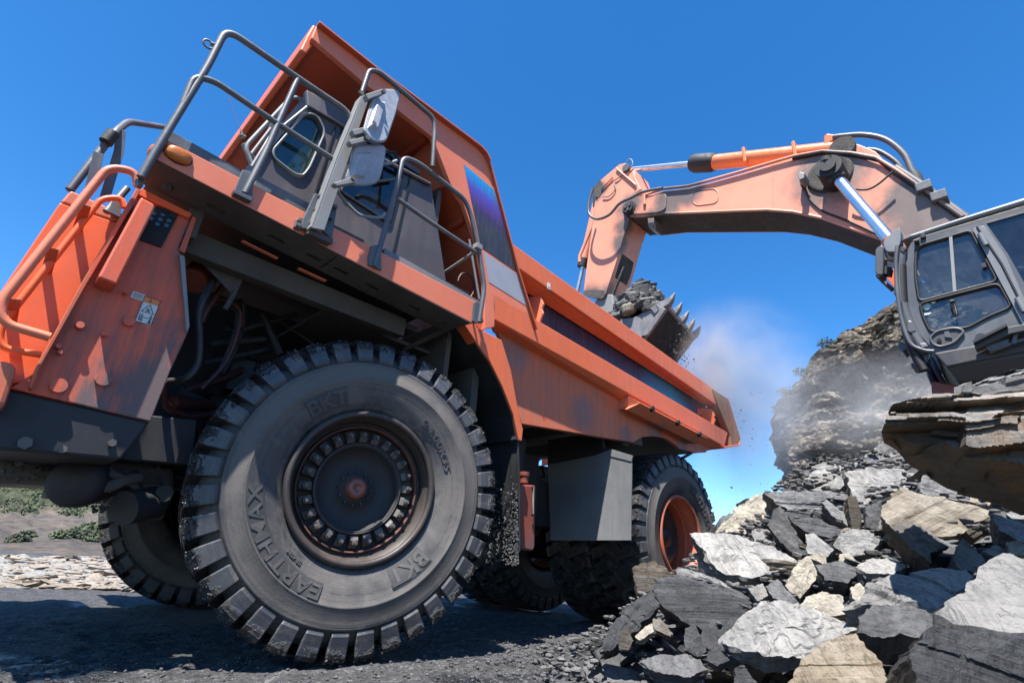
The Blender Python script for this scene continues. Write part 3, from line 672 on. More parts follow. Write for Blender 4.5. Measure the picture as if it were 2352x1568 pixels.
# ---- handrails on the deck edge
YH = YD-.02
def rail(pts, r=.022, Y=YH, rad=.08, name='deck_handrail'):
    f = MB(); P = [p if isinstance(p, Vector) else AY(p, Y) for p in pts]; f.tube(fillet(P, rad), r, 12); return f.build(name, M['rail'], truck)
rail([c1(920, 1160), c1(1010, 1000), c1(1180, 720), c1(1360, 430), c1(1480, 190), c1(1960, 520), c1(2290, 740), c1(2300, 900), c1(2240, 1040)], .022, rad=.09)
rail([c1(1180, 720), c1(1270, 500), c1(1400, 530), c1(1800, 800), c1(2200, 1055)], .020, rad=.07)
rail([c1(1600, 1265), c1(1740, 990), c1(1825, 790), c1(1945, 520)], .021, rad=.3)
f = MB(); f.tube([AY(c1(1375, 285), YH), AY(c1(1420, 300), YH)], .012, 8); cc = AY(c1(1362, 290), YH); f.tube([cc+Vector((.03*math.cos(t), 0, .03*math.sin(t))) for t in [k*PI/6 for k in range(12)]], .007, 6, closed=True); f.build('rail_eye', M['rail'], truck)
f = MB(); f.prism(PY([c1(1535, 1235), c1(1585, 1110), c1(1640, 1120), c1(1655, 1305), c1(1540, 1260)], YH+.01), (0, .03, 0)); f.prism(PY([c1(1530, 1235), c1(1655, 1290), c1(1645, 1315), c1(1530, 1260)], YH-.03), (0, .08, 0)); f.build('post_bracket', M['rail'], truck, bev=.003)
f = MB(); f.prism(PY([c1(890, 1160), c1(950, 1150), c1(935, 1215), c1(905, 1205)], YD), (0, .05, 0)); f.build('rail_foot', M['rail'], truck, bev=.003)
# rear part of the deck rail
rail([c4(1400, 830), c4(1530, 370), c4(1590, 110), c4(1690, 150), c4(1990, 385), c4(2030, 480), c4(2085, 720), c4(2120, 960), c4(2085, 1190)], .021, rad=.07)
rail([c4(1545, 380), c4(1700, 490), c4(2065, 735)], .018)
f = MB(); f.prism(PY([c4(1365, 760), c4(1385, 690), c4(1440, 680), c4(1450, 850), c4(1365, 815)], YH), (0, .03, 0)); f.prism(PY([c4(2045, 1180), c4(2055, 1060), c4(2085, 1050), c4(2115, 1190), c4(2060, 1195)], YH), (0, .03, 0)); f.build('post_bracket', M['rail'], truck, bev=.003)
f = MB(); a = AY(c4(2075, 700), YH); f.box(a, (.07, .06, .05)); f.build('rail_clamp', M['rail_light'], truck, bev=.004)
f = MB(); f.tube([AY(c4(2050, 735), YH), AY(c4(1865, 860), .2)], .014, 8); f.build('rail_brace', M['rail_light'], truck)
f = MB(); f.tube([AY(c4(2020, 650), .0), AY(c4(2085, 1040), .0)], .012, 8); f.build('rail_brace', M['rail_light'], truck)
f = MB(); q = AY(c4(2000, 950), .15); f.tube([q+Vector((.10*math.cos(t), 0, .13*math.sin(t))) for t in [k*PI/8 for k in range(-2, 9)]], .010, 6); f.build('hose_coil', M['hose_red'], truck)

# ---- mirror post, mirrors
f = MB(); P = [c2(690, 800), c2(735, 790), c2(735, 860), c1(2240, 1200), c1(2110, 1510), c1(2045, 1500), c1(2160, 1180)]
f.prism(PY([c2(690, 800), c2(738, 795), c2(735, 870), c4(1075, 590), c4(1000, 575), c2(480, 1340), c2(615, 1010)], -.30), (0, .012, 0))
f.prism(PY([c2(690, 800), c2(615, 1010), c2(480, 1340), c4(1000, 575), c4(985, 565), c2(470, 1320), c2(605, 990), c2(682, 800)], -.30), (0, .09, 0)); f.build('mirror_post', M['rail_light'], truck, bev=.003)
f = MB(); f.prism(PY([c1(2060, 1260), c1(2120, 1290), c1(2050, 1500), c1(1965, 1490), c1(1985, 1420)], -.24), (0, .03, 0)); f.prism(PY([c1(1935, 1430), c1(1985, 1420), c1(1960, 1500), c1(1925, 1480)], -.23), (0, .03, 0)); f.prism(PY([c1(2110, 1510), c1(2180, 1330), c1(2205, 1340), c1(2170, 1560)], -.22), (0, .03, 0)); f.build('post_mount', M['rail'], truck, bev=.004)
f = MB()
for q in (c1(2085, 1290), c1(2057, 1380), c1(2025, 1468), c1(1955, 1445), c1(1945, 1475), c1(2160, 1430), c1(2185, 1360)):
    a = AY(q, -.24); f.tube([a, a-Vector((0, .025, 0))], .014, 8)
f.build('mount_bolt', M['nut'], truck)
f = MB(); f.prism(PY([c1(2030, 1480), c1(2130, 1540), c1(2200, 1570), c1(2160, 1590), c1(2010, 1520)], -.26), (0, .14, 0)); f.build('mount_shelf', M['underside'], truck)
rail([c2(685, 790), c2(750, 590), c2(830, 600), c2(1290, 990), c2(1300, 1090), c2(1280, 1400)], .019, -.28, .07, 'mirror_guard_rail')
def mirror(poly, ridge, Y, lean):
    root = MB(); P = [AP(q, AY(poly[0], Y), lean) for q in poly]; n = Vector(lean).normalized()
    P = rounded(P, .06); root.prism(P, -n*.012 if n.y > 0 else n*.012)
    o = root.build('mirror', M['mirror_shell'], truck, bev=.005)
    rim = MB(); rim.tube(P, .010, 8, closed=True); rim.build('mirror_rim', M['rail_light'], o)
    s = MB(); R = [AP(q, AY(poly[0], Y), lean) for q in ridge]; nn = n if n.y < 0 else -n
    c = sum(R, Vector())/len(R); s.add(R+[c+(p-c)*.72+nn*.035 for p in R], [(4, 5, 6, 7)]+[(i, (i+1) % 4, (i+1) % 4+4, i+4) for i in range(4)]); s.build('mirror_back', M['mirror_shell'], o, bev=.006)
    return o
mirror([c2(790, 790), c2(870, 760), c2(1010, 760), c2(960, 960), c2(880, 1190), c2(780, 1190), c2(700, 1110), c2(740, 960)], [c2(790, 850), c2(880, 850), c2(800, 1130), c2(710, 1100)], -.36, (.25, -1, .15))
mirror([c2(620, 1240), c2(700, 1225), c2(885, 1225), c2(860, 1380), c2(820, 1530), c2(700, 1555), c2(540, 1540), c2(590, 1400)], [c2(630, 1270), c2(770, 1270), c2(690, 1520), c2(560, 1510)], -.36, (.25, -1, -.1))
f = MB()
for q in ([c2(720, 790), c2(860, 745), c2(888, 775), c2(860, 790), c2(740, 835)], [c2(605, 1090), c2(770, 1050), c2(795, 1085), c2(770, 1100), c2(625, 1135)], [c2(580, 1180), c2(730, 1140), c2(755, 1160), c2(740, 1180), c2(600, 1215)], [c2(450, 1535), c2(600, 1485), c2(645, 1500), c2(640, 1530), c2(480, 1560)]):
    f.prism(PY(q, -.42), (0, .05, 0))
f.build('mirror_bracket', M['rail_light'], truck, bev=.004)
f = MB()
for q in (c2(675, 788), c2(865, 775), c2(728, 1165), c2(612, 1505), c2(780, 1045)):
    a = AY(q, -.43); f.tube([a, a-Vector((0, .02, 0))], .018, 10)
f.build('bracket_bolt', M['nut'], truck)
f = MB(); f.tube(smooth_path(PY([c4(1155, 330), c4(1210, 400), c4(1290, 480), c4(1350, 500), c4(1440, 505), c4(1470, 480)], -.24), 5), .012, 8); f.tube(smooth_path(PY([c2(850, 1375), c2(920, 1370), c2(980, 1350)], -.3), 4), .013, 8); f.build('mirror_cable', M['rail_light'], truck)

# ---- cab
YC = .12
cabside = [c1(1660, 1120), c1(1890, 850), c1(2000, 690), c1(2010, 600), c4(1200, 40), c4(1780, 280), c4(1780, 330), c4(1868, 925), c4(1480, 700), c4(1100, 640), c1(2020, 1370), c1(1640, 1200)]
cabpoly = [c1(1640, 1230), c1(1660, 1100), c1(2010, 680), c1(2003, 585), c1(2290, 740), c4(1350, 20), c4(1770, 290), c4(1868, 925), c4(1868, 960), c4(1380, 760)]
f = MB(); side = f.prism(PY(cabpoly, YC), (0, .06, 0)); cb = side.build('cab_side', M['cab'], truck)
# openings for the two windows
win = PY([c1(1770, 985), c1(1990, 735), c1(2070, 745), c1(2130, 860), c1(2020, 1110), c1(1975, 1165), c1(1915, 1150), c1(1775, 1040)], YC)
drw = PY([c2(640, 1330), c2(960, 1260), c4(1590, 210), c4(1500, 560), c4(1165, 345)], YC)
cut = MB(); cut.prism([p-Vector((0, .2, 0)) for p in rounded(inset(win, .9), .05)], (0, .5, 0)); cut.prism([p-Vector((0, .2, 0)) for p in rounded(inset(drw, .93), .03)], (0, .5, 0)); cut = cut.build('cutter', M['grille'])
b = cb.modifiers.new('b', 'BOOLEAN'); b.object = cut; b.operation = 'DIFFERENCE'; b.solver = 'EXACT'
dg = bpy.context.evaluated_depsgraph_get(); me = bpy.data.meshes.new_from_object(cb.evaluated_get(dg)); cb.modifiers.clear(); cb.data = me; bpy.data.objects.remove(cut)
ztop = 3.98
f = MB(); x0 = AY(c1(1660, 1100), YC).x; xb = AY(c4(1868, 925), YC).x
f.box(((x0+xb)/2, 1.0, 2.86), (xb-x0-.1, 1.7, .05)); f.box((xb-.18, 1.0, 3.35), (.05, 1.7, 1.05)); f.box((-.55, 1.0, 3.93), (1.1, 1.7, .05)); f.box(((x0+xb)/2, 1.86, 3.4), (xb-x0-.3, .05, 1.1)); f.build('cab_shell', M['cab'], truck)
fr = [AY(c1(1640, 1230), YC), AY(c1(1660, 1100), YC), AY(c1(2010, 680), YC), AY(c1(2003, 600), YC)]
f = MB(); f.thick([fr[0], fr[1], fr[1]+(fr[2]-fr[1])*.25], (0, 1.7, 0), (.04, 0, .0)); f.thick([fr[2]-(fr[2]-fr[1])*.12, fr[2], fr[3]], (0, 1.7, 0), (.04, 0, 0)); f.build('cab_front', M['cab'], truck, bev=.01)
g0 = fr[1]+(fr[2]-fr[1])*.25; g1 = fr[2]-(fr[2]-fr[1])*.12
f = MB(); f.thick([g0, g1], (0, 1.7, 0), (.01, 0, 0)); f.build('windscreen', M['glass'], truck)
f = MB(); f.tube([AY(c1(1645, 1090), YC-.02), AY(c1(1760, 900), YC-.02), AY(c1(2005, 700), YC-.02)], .012, 10); f.build('cab_pillar', M['cab_trim'], truck)
f = MB(); f.tube(rounded([p-Vector((0, .012, 0)) for p in inset(win, .95)], .06), .010, 8, closed=True); f.build('window_trim', M['cab_trim'], truck)
f = MB(); f.add([p+Vector((0, .02, 0)) for p in rounded(inset(win, .97), .05)], [tuple(range(8*5))]); f.build('side_window', M['glass'], truck)
f = MB(); f.tube(rounded([p-Vector((0, .006, 0)) for p in inset(drw, .96)], .04), .014, 8, closed=True); f.build('door_seal', M['seal'], truck)
f = MB(); f.add([p+Vector((0, .03, 0)) for p in rounded(inset(drw, .98), .03)], [tuple(range(5*5))]); f.build('door_window', M['glass_dark'], truck)
# door seams, pillar, rubber, handle
f = MB()
for a, b in ((c1(2190, 835), c4(990, 420)), (c4(1635, 240), c4(1525, 725)), (c4(1400, 110), c4(1635, 240)), (c1(2240, 830), c4(1060, 330))): f.beam(AY(a, YC-.004), AY(b, YC-.004), .012, .014, (0, 1, 0))
f.build('door_seam', M['seal'], truck)
f = MB(); f.beam(AY(c2(820, 1525), YC-.01), AY(c2(960, 1505), YC-.01), .02, .02, (0, 1, 0)); f.build('window_divider', M['seal'], truck)
f = MB(); a = AY(c1(2118, 1222), YC-.02); f.tube([a, a+Vector((0, .04, 0))], .018, 12); f.build('door_lock', M['rail_light'], truck)
f = MB(); f.tube([AY(c4(1180, 0), YC-.02), AY(c4(1420, 110), YC-.02), AY(c4(1765, 290), YC-.02)], .018, 8); f.build('rain_gutter', M['cab'], truck)
f = MB(); f.prism(PY([c1(2003, 585), c1(2290, 745), c1(2290, 860), c1(2200, 800), c1(2010, 690)], YC-.03), (0, .04, 0)); f.build('cab_visor', M['cab'], truck, bev=.01)
f = MB(); s = AY(c1(1980, 860), .9); f.box((-.75, 1.0, 3.2), (.12, .5, .7)); f.box((-.9, 1.0, 3.0), (.5, .5, .12)); f.tube([(-1.05, .9, 3.0), (-1.2, .9, 3.35)], .03, 8); f.build('cab_seat', M['seal'], truck, bev=.03)
# grab rails in front of the cab, air horn, antenna
f = MB(); f.tube(fillet([AY(c1(1650, 1090), .25), AY(c1(1600, 960), .25), AY(c1(1900, 640), .25), AY(c1(1960, 640), .25), AY(c1(1995, 700), .25)], .06), .016, 10); f.tube([AY(c1(1640, 1010), .4), AY(c1(1770, 840), .4)], .013, 8)
f.tube(smooth_path([AY(c1(1590, 940), .28), AY(c1(1620, 1000), .28), AY(c1(1660, 1040), .28)], 4), .02, 8); f.build('grab_rail', M['rail_light'], truck)
f = MB(); f.tube([AY(c1(1590, 905), .5), AY(c1(1575, 860), .5)], .010, 8); f.tube([AY(c1(1575, 860), .5), AY(c1(1490, 625), .5)], .0025, 5); f.box(AY(c1(1587, 888), .5), (.04, .03, .012)); f.build('antenna', M['rail_light'], truck)
f = MB(); f.prism(PY([c1(1760, 830), c1(1830, 680), c1(1870, 720), c1(1800, 860)], .7), (0, .05, 0)); f.build('cab_wiper_motor', M['rail'], truck)
f = MB(); f.tube([AY(c4(1880, 30), -.05), AY(c4(1770, 200), -.05)], .001, 4); 

# ---- bed: canopy
YB = 0.
outer = [c2(308, 212), c2(780, 585), (1083, 328), (1100, 341), (1113, 356), (1121, 373), (1128, 394), c4(2335, 860), c6(375, 540), c6(385, 620)]
inner = [c6(375, 540), c6(105, 400), c6(40, 610), c4(2190, 1180), c4(2110, 930), c4(2080, 650), c4(1985, 400), c4(1900, 270), c2(1280, 1150), c2(960, 900), c2(700, 690), c2(265, 312)]
cs_poly = [c2(308, 212), c2(780, 585), (1083, 328), (1100, 341), (1113, 356), (1121, 373), (1128, 394), c4(2335, 860), c6(372, 540), c6(110, 400), c6(100, 600), c6(30, 615), c4(2120, 940), c4(2070, 680), c4(1985, 420), c4(1900, 290), c2(1280, 1150), c2(960, 900), c2(700, 690), c2(265, 318)]
f = MB(); f.prism(PY(cs_poly, YB), (0, .05, 0)); f.build('canopy_side', M['salmon'], truck, bev=.006)
# rolled top flange that overhangs the side
tf = PY([c2(308, 212), c2(780, 585), (1083, 328), (1100, 341), (1113, 356), (1121, 373), (1128, 394), c4(2335, 860), c6(385, 620)], YB)
f = MB(); q = [p+Vector((0, -.055, 0)) for p in tf]
for i in range(len(tf)-1):
    a, b = tf[i], tf[i+1]; d = (b-a).normalized(); n = Vector((d.z, 0, -d.x)); n = n if n.z < 0 or abs(n.z) < .3 and n.x < 0 else -n
    wd = .055 if i < 5 else .035; f.prism([a, b, b+n*.018, a+n*.018], (0, -wd, 0))
f.build('canopy_flange', M['orange_under'], truck, bev=.003)
inn = PY([c2(190, 430), c2(255, 320), c2(700, 690), c2(960, 900), c2(1280, 1150), c4(1900, 290), c4(1985, 420), c4(2070, 680), c4(2120, 940), c6(30, 615)], YB+.052)
f = MB(); f.thick(inn[1:], (0, TW-.1, 0), (.035, 0, .05)); f.build('canopy_roof', M['orange_under'], truck)
# ribs under the roof and the curled front lip
f = MB(); f.prism([inn[1]+Vector((-.03, 0, 0)), inn[0]+Vector((-.02, 0, 0)), inn[0]+Vector((.03, 0, .0)), inn[1]+Vector((.05, 0, 0)), inn[1]+Vector((.03, 0, .16)), inn[1]+Vector((-.01, 0, .15))], (0, TW-.1, 0)); f.build('canopy_lip', M['orange'], truck, bev=.012)
f = MB(); r0 = AY(c2(225, 455), .1)
for k, (a, b) in enumerate([((c2(1280, 1150)), 0), (c4(1900, 290), 0), (c4(2030, 520), 0)]):
    p = AY(a, YB+.05); f.box(p+Vector((-.05, TW/2-.1, .0)), (.03, TW-.3, .06))
f.build('canopy_rib', M['orange_under'], truck)
# stripes painted on the canopy side
f = MB(); pr = PY([c4(1985, 158), c4(2180, 322), c4(2342, 868), c4(2098, 700)], YB-.003); f.prism(pr, (0, .004, 0))
e_ = (pr[1]-pr[0]).normalized(); s_ = pr[2]-pr[1]; s_ = s_-e_*s_.dot(e_)
f.build('purple_stripe', grad_mat('purple_stripe', pr[1], pr[1]+s_, [(0, (.01, .36, .72)), (.10, (.02, .26, .66)), (.24, (.09, .08, .50)), (.38, (.10, .045, .26)), (.52, (.05, .035, .09)), (.66, (.045, .045, .055)), (1, (.035, .036, .042))]), truck)
f = MB(); f.prism(PY([c6(22, 80), c6(260, 236), c6(335, 462), c6(62, 290)], YB-.003), (0, .004, 0)); f.build('grey_stripe', M['stripe_grey'], truck)
# ---- bed side: two hollow rails, recess, lower plate
def rails(y0, sgn, mats):
    o = y0
    A0, A1 = AY(c6(225, 25), 0), AY(c6(1625, 1035), 0); B0, B1 = AY(c6(270, 195), 0), AY(c6(1652, 1150), 0); C0, C1 = AY(c6(300, 330), .16), AY(c6(1600, 1160), .16)
    D0, D1 = AY(c6(80, 368), 0), AY(c6(1715, 1330), 0); E0, E1 = AY(c6(100, 548), 0), AY(c6(1690, 1425), 0); F0, F1 = AY(c6(120, 632), .14), AY(c6(1560, 1440), .14)
    return A0, A1, B0, B1, C0, C1, D0, D1, E0, E1, F0, F1
A0, A1, B0, B1, C0, C1, D0, D1, E0, E1, F0, F1 = rails(0, 1, None)
def beamsec(rows, name, mat, mirror=False, bev=.008, par=truck):
    f = MB(); vs = []
    for a, b in rows:
        a = a.copy(); b = b.copy()
        if mirror: a.y = TW-a.y; b.y = TW-b.y
        vs += [a, b]
    n = len(rows); f.add(vs, [(2*i, 2*i+1, 2*((i+1) % n)+1, 2*((i+1) % n)) for i in range(n)]+[tuple(2*i for i in range(n)), tuple(2*i+1 for i in range(n-1, -1, -1))]); return f.build(name, M[mat], par, bev=bev)
V = Vector
for mir in (False, True):
    beamsec([(A0, A1), (B0, B1), (V((C0.x, .2, C0.z)), V((C1.x, .2, C1.z))), (V((C0.x, .26, A0.z)), V((C1.x, .26, A1.z)))], 'upper_rail', 'orange', mir)
    Z0 = D0.z+.0
    beamsec([(D0, D1), (E0, E1), (V((F0.x, .2, F0.z)), V((F1.x, .2, F1.z))), (V((D0.x, .26, D0.z+.10)), V((D1.x, .26, D1.z+.06)))], 'lower_rail', 'orange', mir)
f = MB(); rc = [V((B0.x-.2, .22, B0.z+.1)), V((B1.x, .22, B1.z+.1)), V((D1.x-.1, .22, D1.z-.1)), V((D0.x, .22, D0.z-.1))]
f.prism(rc, (0, .04, 0))
f.build('recess_panel', grad_mat('recess_stripe', (1.2, 0, 0), (5.9, 0, 0), [(0, (.02, .016, .035)), (.30, (.028, .02, .05)), (.55, (.022, .03, .085)), (.62, (.015, .20, .40)), (.74, (.01, .36, .55)), (.86, (.02, .10, .22)), (1, (.22, .08, .06))]), truck)
f = MB(); f.prism([V((p.x, TW-.26, p.z)) for p in rc], (0, .04, 0)); f.build('recess_panel', M['orange'], truck)
soot(M['orange_dusty'], [(tuple(AY(c6(715, 1180), .15)), .22), (tuple(AY(c6(1010, 1350), .15)), .13), (tuple(AY(c6(240, 780), .15)), .25), (tuple(AY(c6(1200, 1290), .15)), .25), (tuple(AY(c6(1400, 1420), .15)), .2)], (.11, .085, .085), .6)
M['tail'] = paint('tail_paint', (.34, .15, .085), dirt=(.13, .095, .075), amt=.9, rough=.6, streak=(4, 4, 1), lo=.4, hi=.6)
low = [c6(120, 620), c6(1500, 1400), c6(1600, 1440), c6(1780, 1412), c6(1500, 1470), c6(1380, 1440), c6(1340, 1405), c6(1280, 1365), c6(1200, 1352), c6(1120, 1362), c6(1060, 1397), c6(290, 1268), c6(270, 1200), c6(150, 690)]
f = MB(); f.prism(PY(low, .15), (0, .05, 0)); f.build('body_side', M['orange_dusty'], truck, bev=.004)
f = MB(); f.prism([V((p.x, TW-.2, p.z)) for p in PY(low, .15)], (0, .05, 0)); f.build('body_side', M['orange_dusty'], truck)
# floor, front wall
bl = PY([c6(290, 1268), c6(1060, 1397), c6(1500, 1470)], .2)
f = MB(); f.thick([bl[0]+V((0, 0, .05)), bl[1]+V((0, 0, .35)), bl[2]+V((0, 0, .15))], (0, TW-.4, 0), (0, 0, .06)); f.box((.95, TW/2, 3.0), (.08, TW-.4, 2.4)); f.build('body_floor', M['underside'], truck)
f = MB(); f.prism(PY([c3(0, 0)], .2)*0+[V((bl[0].x, .2, bl[0].z)), V((bl[0].x, .2, bl[0].z+.25)), V((bl[0].x+2.2, .2, bl[1].z+.3)), V((bl[0].x+2.2, .2, bl[1].z))], (0, 0.04, 0)); f.build('floor_rib', M['underside'], truck)
f = MB()
for x in (1.9, 2.7, 3.5): f.box((x, TW/2, 2.12), (.14, TW-.5, .14))
f.build('floor_bearer', M['underside'], truck)
# rear corner post of the bed
rp = PY([c6(1610, 1030), c6(1720, 1100), c6(1803, 1372), c6(1792, 1415), c6(1740, 1430), c6(1728, 1340), c6(1650, 1150)], -.02)
f = MB(); f.prism(rp, (0, .10, 0)); f.prism(PY([c6(1650, 1150), c6(1728, 1340), c6(1725, 1300), c6(1665, 1140)], .0), (0, .24, 0)); f.build('tail_post', M['tail'], truck, bev=.006)
f = MB(); f.prism([V((p.x, TW-.08, p.z)) for p in rp], (0, .10, 0)); f.build('tail_post', M['orange_dusty'], truck)
f = MB(); f.prism(PY([c6(1685, 1425), c6(1792, 1410), c6(1800, 1390), c6(1806, 1400), c6(1790, 1422), c6(1690, 1440)], -.03), (0, .3, 0)); f.build('tail_lip', M['salmon'], truck, bev=.003)
# fins in the recess
for A, Bm in ((c6(445, 385), c6(425, 560)), (c6(1622, 1165), c6(1628, 1285))):
    a, b = AY(A, .0), AY(Bm, .0); x = (a.x+b.x)/2
    f = MB(); f.prism([V((x, .21, a.z+.05)), V((x, .05, a.z+.0)), V((x, .0, a.z-.1)), V((x, .02, (a.z+b.z)/2)), V((x, .0, b.z+.1)), V((x, .06, b.z-.02)), V((x, .21, b.z))], (.025, 0, 0)); f.build('stiffener_fin', M['salmon'], truck, bev=.003)
f = MB(); f.prism(PY([c6(466, 292), c6(486, 300), c6(486, 345), c6(466, 335)], -.003), (0, .002, 0)); f.build('rail_sticker', M['white'], truck)
f = MB(); f.beam(AY(c6(471, 325), -.005), AY(c6(481, 330), -.005), .001, .012, (0, 1, 0)); f.build('rail_sticker_print', M['black'], truck)
f = MB(); f.prism(PY([c6(1510, 1165), c6(1560, 1170), c6(1560, 1215), c6(1515, 1205)], .20), (0, .03, 0)); f.build('recess_bracket', M['salmon'], truck, bev=.002)
# skid beam under the lower rail
a0, a1 = AY(c6(965, 1092), .15), AY(c6(1540, 1380), .15)
s0 = PY([c6(965, 1095)], .15)[0]
sec0 = [AY(c6(960, 1095), .15), AY(c6(1030, 1080), .0), AY(c6(1110, 1125), -.12), AY(c6(1015, 1170), .02), AY(c6(965, 1168), .15)]
d = AY(c6(1580, 1372), -.12)-AY(c6(1110, 1125), -.12)
f = MB(); f.prism(sec0, d); f.build('skid_beam', M['orange_dusty'], truck, bev=.004)
f = MB(); f.add([p-d.normalized()*.004 for p in sec0], [tuple(range(5))]); f.build('skid_beam_cap', M['salmon'], truck)
f = MB()
for q in ((1195, 1165), (1373, 1262), (1523, 1342)):
    a = AY(c6(*q), -.125); f.tube([a+V((0, -.01, 0)), a+V((0, .03, 0))], .035, 12)
f.build('drain_hole_shade', M['grille'], truck)  # solid black discs: the dark inside open holes is painted

# ---- front fender (orange strip and black liner), mudguard, oil tank, flap
fo = [c4(1990, 1180), c4(2200, 1290), c6(150, 690), c6(215, 900), c6(260, 1150), c6(298, 1310), c6(290, 1388), c6(268, 1382), c6(232, 1210), c6(155, 1010), c6(70, 840), c6(-5, 735), c4(1985, 1200)]
f = MB(); f.prism(PY(fo, -.02), (0, .12, 0)); f.build('fender', M['orange'], truck, bev=.006)
fi = PY([c4(1985, 1195), c4(2060, 1290), c6(-5, 740), c6(70, 842), c6(155, 1012), c6(232, 1212), c6(268, 1384)], .0)
f = MB(); f.thick(fi, (0, 1.0, 0), (-.03, 0, -.01)); f.build('fender_liner', M['liner'], truck)
fl = [fi[-1]+V((-.02, 0, .03)), AY(b3(395, 990), .0)+V((-.02, 0, 0))]
f = MB(); f.thick([fl[0], (fl[0]+fl[1])/2+V((.015, 0, 0)), fl[1]], (0, .92, 0), (.018, 0, 0)); f.build('mudguard', M['liner'], truck, bev=.003)
random.seed(4); f = MB()
for k in range(1300):
    z = random.uniform(.62, 1.35); q = Vector((0, random.random()**2*.5, z)); xx = fl[0].x+(fl[1].x-fl[0].x)*(fl[0].z-z)/(fl[0].z-fl[1].z); r = random.uniform(.004, .013)
    if random.random() < (z-.62)/.75: continue
    f.box((xx-.012, q.y, z), (r*1.4, r, r), Matrix.Rotation(random.uniform(0, 3), 3, 'Y') @ Matrix.Rotation(random.uniform(0, 3), 3, 'X'))
f.build('caked_mud', M['crumb_'], truck)
f = MB(); f.thick([fi[-1]+V((-.05, -.01, 0)), fi[-1]+V((.02, -.01, 0))], (0, .95, 0), (0, 0, .03)); f.build('mudguard_seam', M['frame'], truck)
f = MB(); f.beam(AY(c4(1985, 1185), .0), AY(c4(1600, 1365), .5), .03, .03); f.build('fender_strut', M['underside'], truck)
tk = PY([b3(398, 548), b3(495, 555), b3(490, 962), b3(475, 985), b3(375, 965), b3(392, 700)], .12)
f = MB(); f.prism(tk, (0, .7, 0)); f.build('oil_tank', M['tank'], truck, bev=.015)
f = MB(); a = AY(b3(418, 540), .2); f.tube([a, a+V((0, 0, .06)), a+V((0, 0, .061)), a+V((0, 0, .10))], [.04, .04, .05, .05], 14); f.build('filler_cap', M['tank'], truck, bev=.003)
f = MB(); f.tube(PY([b3(470, 575), b3(478, 560), b3(482, 740), b3(470, 750)], .09), .012, 8); f.build('sight_gauge', M['seal'], truck)
f = MB(); f.tube([V((2.0, .8, 1.1)), V((2.05, .8, 1.9))], .17, 20); f.box((2.3, 1.2, 1.5), (.8, .5, .7)); f.build('filter_housing', M['frame'], truck, bev=.02)
# rear mudflap hanging crosswise ahead of the rear wheel
def PX(pts, X): return [AX(p, X) for p in pts]
xf = AY(b3(1110, 900), -.05).x
f = MB(); f.prism(PX([b3(985, 320), b3(1122, 372), b3(1115, 915), b3(592, 915), b3(572, 420), b3(880, 360)], xf), (.018, 0, 0)); f.build('mudflap', M['flap'], truck, bev=.003)
f = MB(); f.prism(PX([b3(985, 318), b3(1128, 362), b3(1118, 400), b3(965, 362)], xf-.01), (.02, 0, 0)); f.build('flap_strip', M['flap'], truck, bev=.002)
f = MB(); f.prism(PX([b3(575, 260), b3(925, 225), b3(935, 310), b3(985, 322), b3(885, 360), b3(572, 430)], xf+.03), (.04, 0, 0)); f.build('flap_carrier', M['frame'], truck)
f = MB(); f.tube([AY(b3(1440, 385), .15), AY(b3(1510, 345), .15)], .022, 8); f.build('body_prop', M['frame'], truck)
f = MB(); f.prism([V((3.9, .2, 2.35)), V((5.6, .2, 2.35)), V((5.4, .2, 2.5)), V((4.1, .2, 2.5))], (0, 1.6, 0)); f.build('wheel_arch', M['underside'], truck)
# =================================================================== EXCAVATOR (faces +y, stands on the near side beyond the rubble)
exc = empty('excavator', (5.5, -5.6, 1.2), 'large faded-orange excavator with grey cab reaching its arm over the truck bed', 'excavator')
def EX(pts, X): return [AX(p, X) for p in pts]
XB, WBM = 5.2, .78
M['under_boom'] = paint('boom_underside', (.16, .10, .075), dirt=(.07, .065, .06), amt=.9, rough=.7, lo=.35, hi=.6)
def part(name, mat, f, bev=.01, par=exc, **k): return f.build(name, M[mat], par, bev=bev, **k)
boom = [b1(318, 430), b1(345, 395), b1(430, 385), b1(520, 360), b1(620, 348), b1(760, 318), b1(900, 278), b1(1050, 232), b1(1170, 195), b1(1300, 168), b1(1420, 172), b1(1520, 186), b1(1610, 225), b1(1690, 262), b1(1840, 360), b1(2020, 480), b1(2250, 640), b1(2250, 900), b1(1900, 760), b1(1640, 607), b1(1500, 558), b1(1330, 497), b1(1180, 465), b1(1050, 455), b1(900, 460), b1(700, 468), b1(540, 474), b1(420, 492), b1(360, 492), b1(322, 470)]
soot(M['boom'], [(tuple(AX(b1(*q), XB)), r) for q, r in (((1368, 270), .62), ((1930, 480), .78), ((2080, 560), 1.0), ((1780, 400), .38), ((560, 395), .42), ((650, 365), .38), ((540, 455), .38), ((350, 430), .38), ((455, 545), .5), ((180, 350), .3), ((305, 610), .3), ((330, 520), .32), ((250, 905), .5), ((150, 900), .35))], (.07, .064, .058))
f = MB(); f.prism(EX(boom, XB), (WBM, 0, 0)); part('boom', 'boom', f, .012)
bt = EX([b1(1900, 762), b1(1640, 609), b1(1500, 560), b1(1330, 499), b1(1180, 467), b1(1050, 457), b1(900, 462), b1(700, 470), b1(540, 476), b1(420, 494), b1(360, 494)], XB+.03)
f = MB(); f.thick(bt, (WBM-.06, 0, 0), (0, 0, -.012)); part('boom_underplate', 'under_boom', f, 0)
f = MB(); f.tube(EX([b1(1640, 607), b1(1500, 558), b1(1330, 497), b1(1180, 465), b1(1050, 455), b1(900, 460), b1(700, 468), b1(540, 474)], XB+.01), .022, 6); part('boom_edge', 'boom', f, 0)
f = MB()
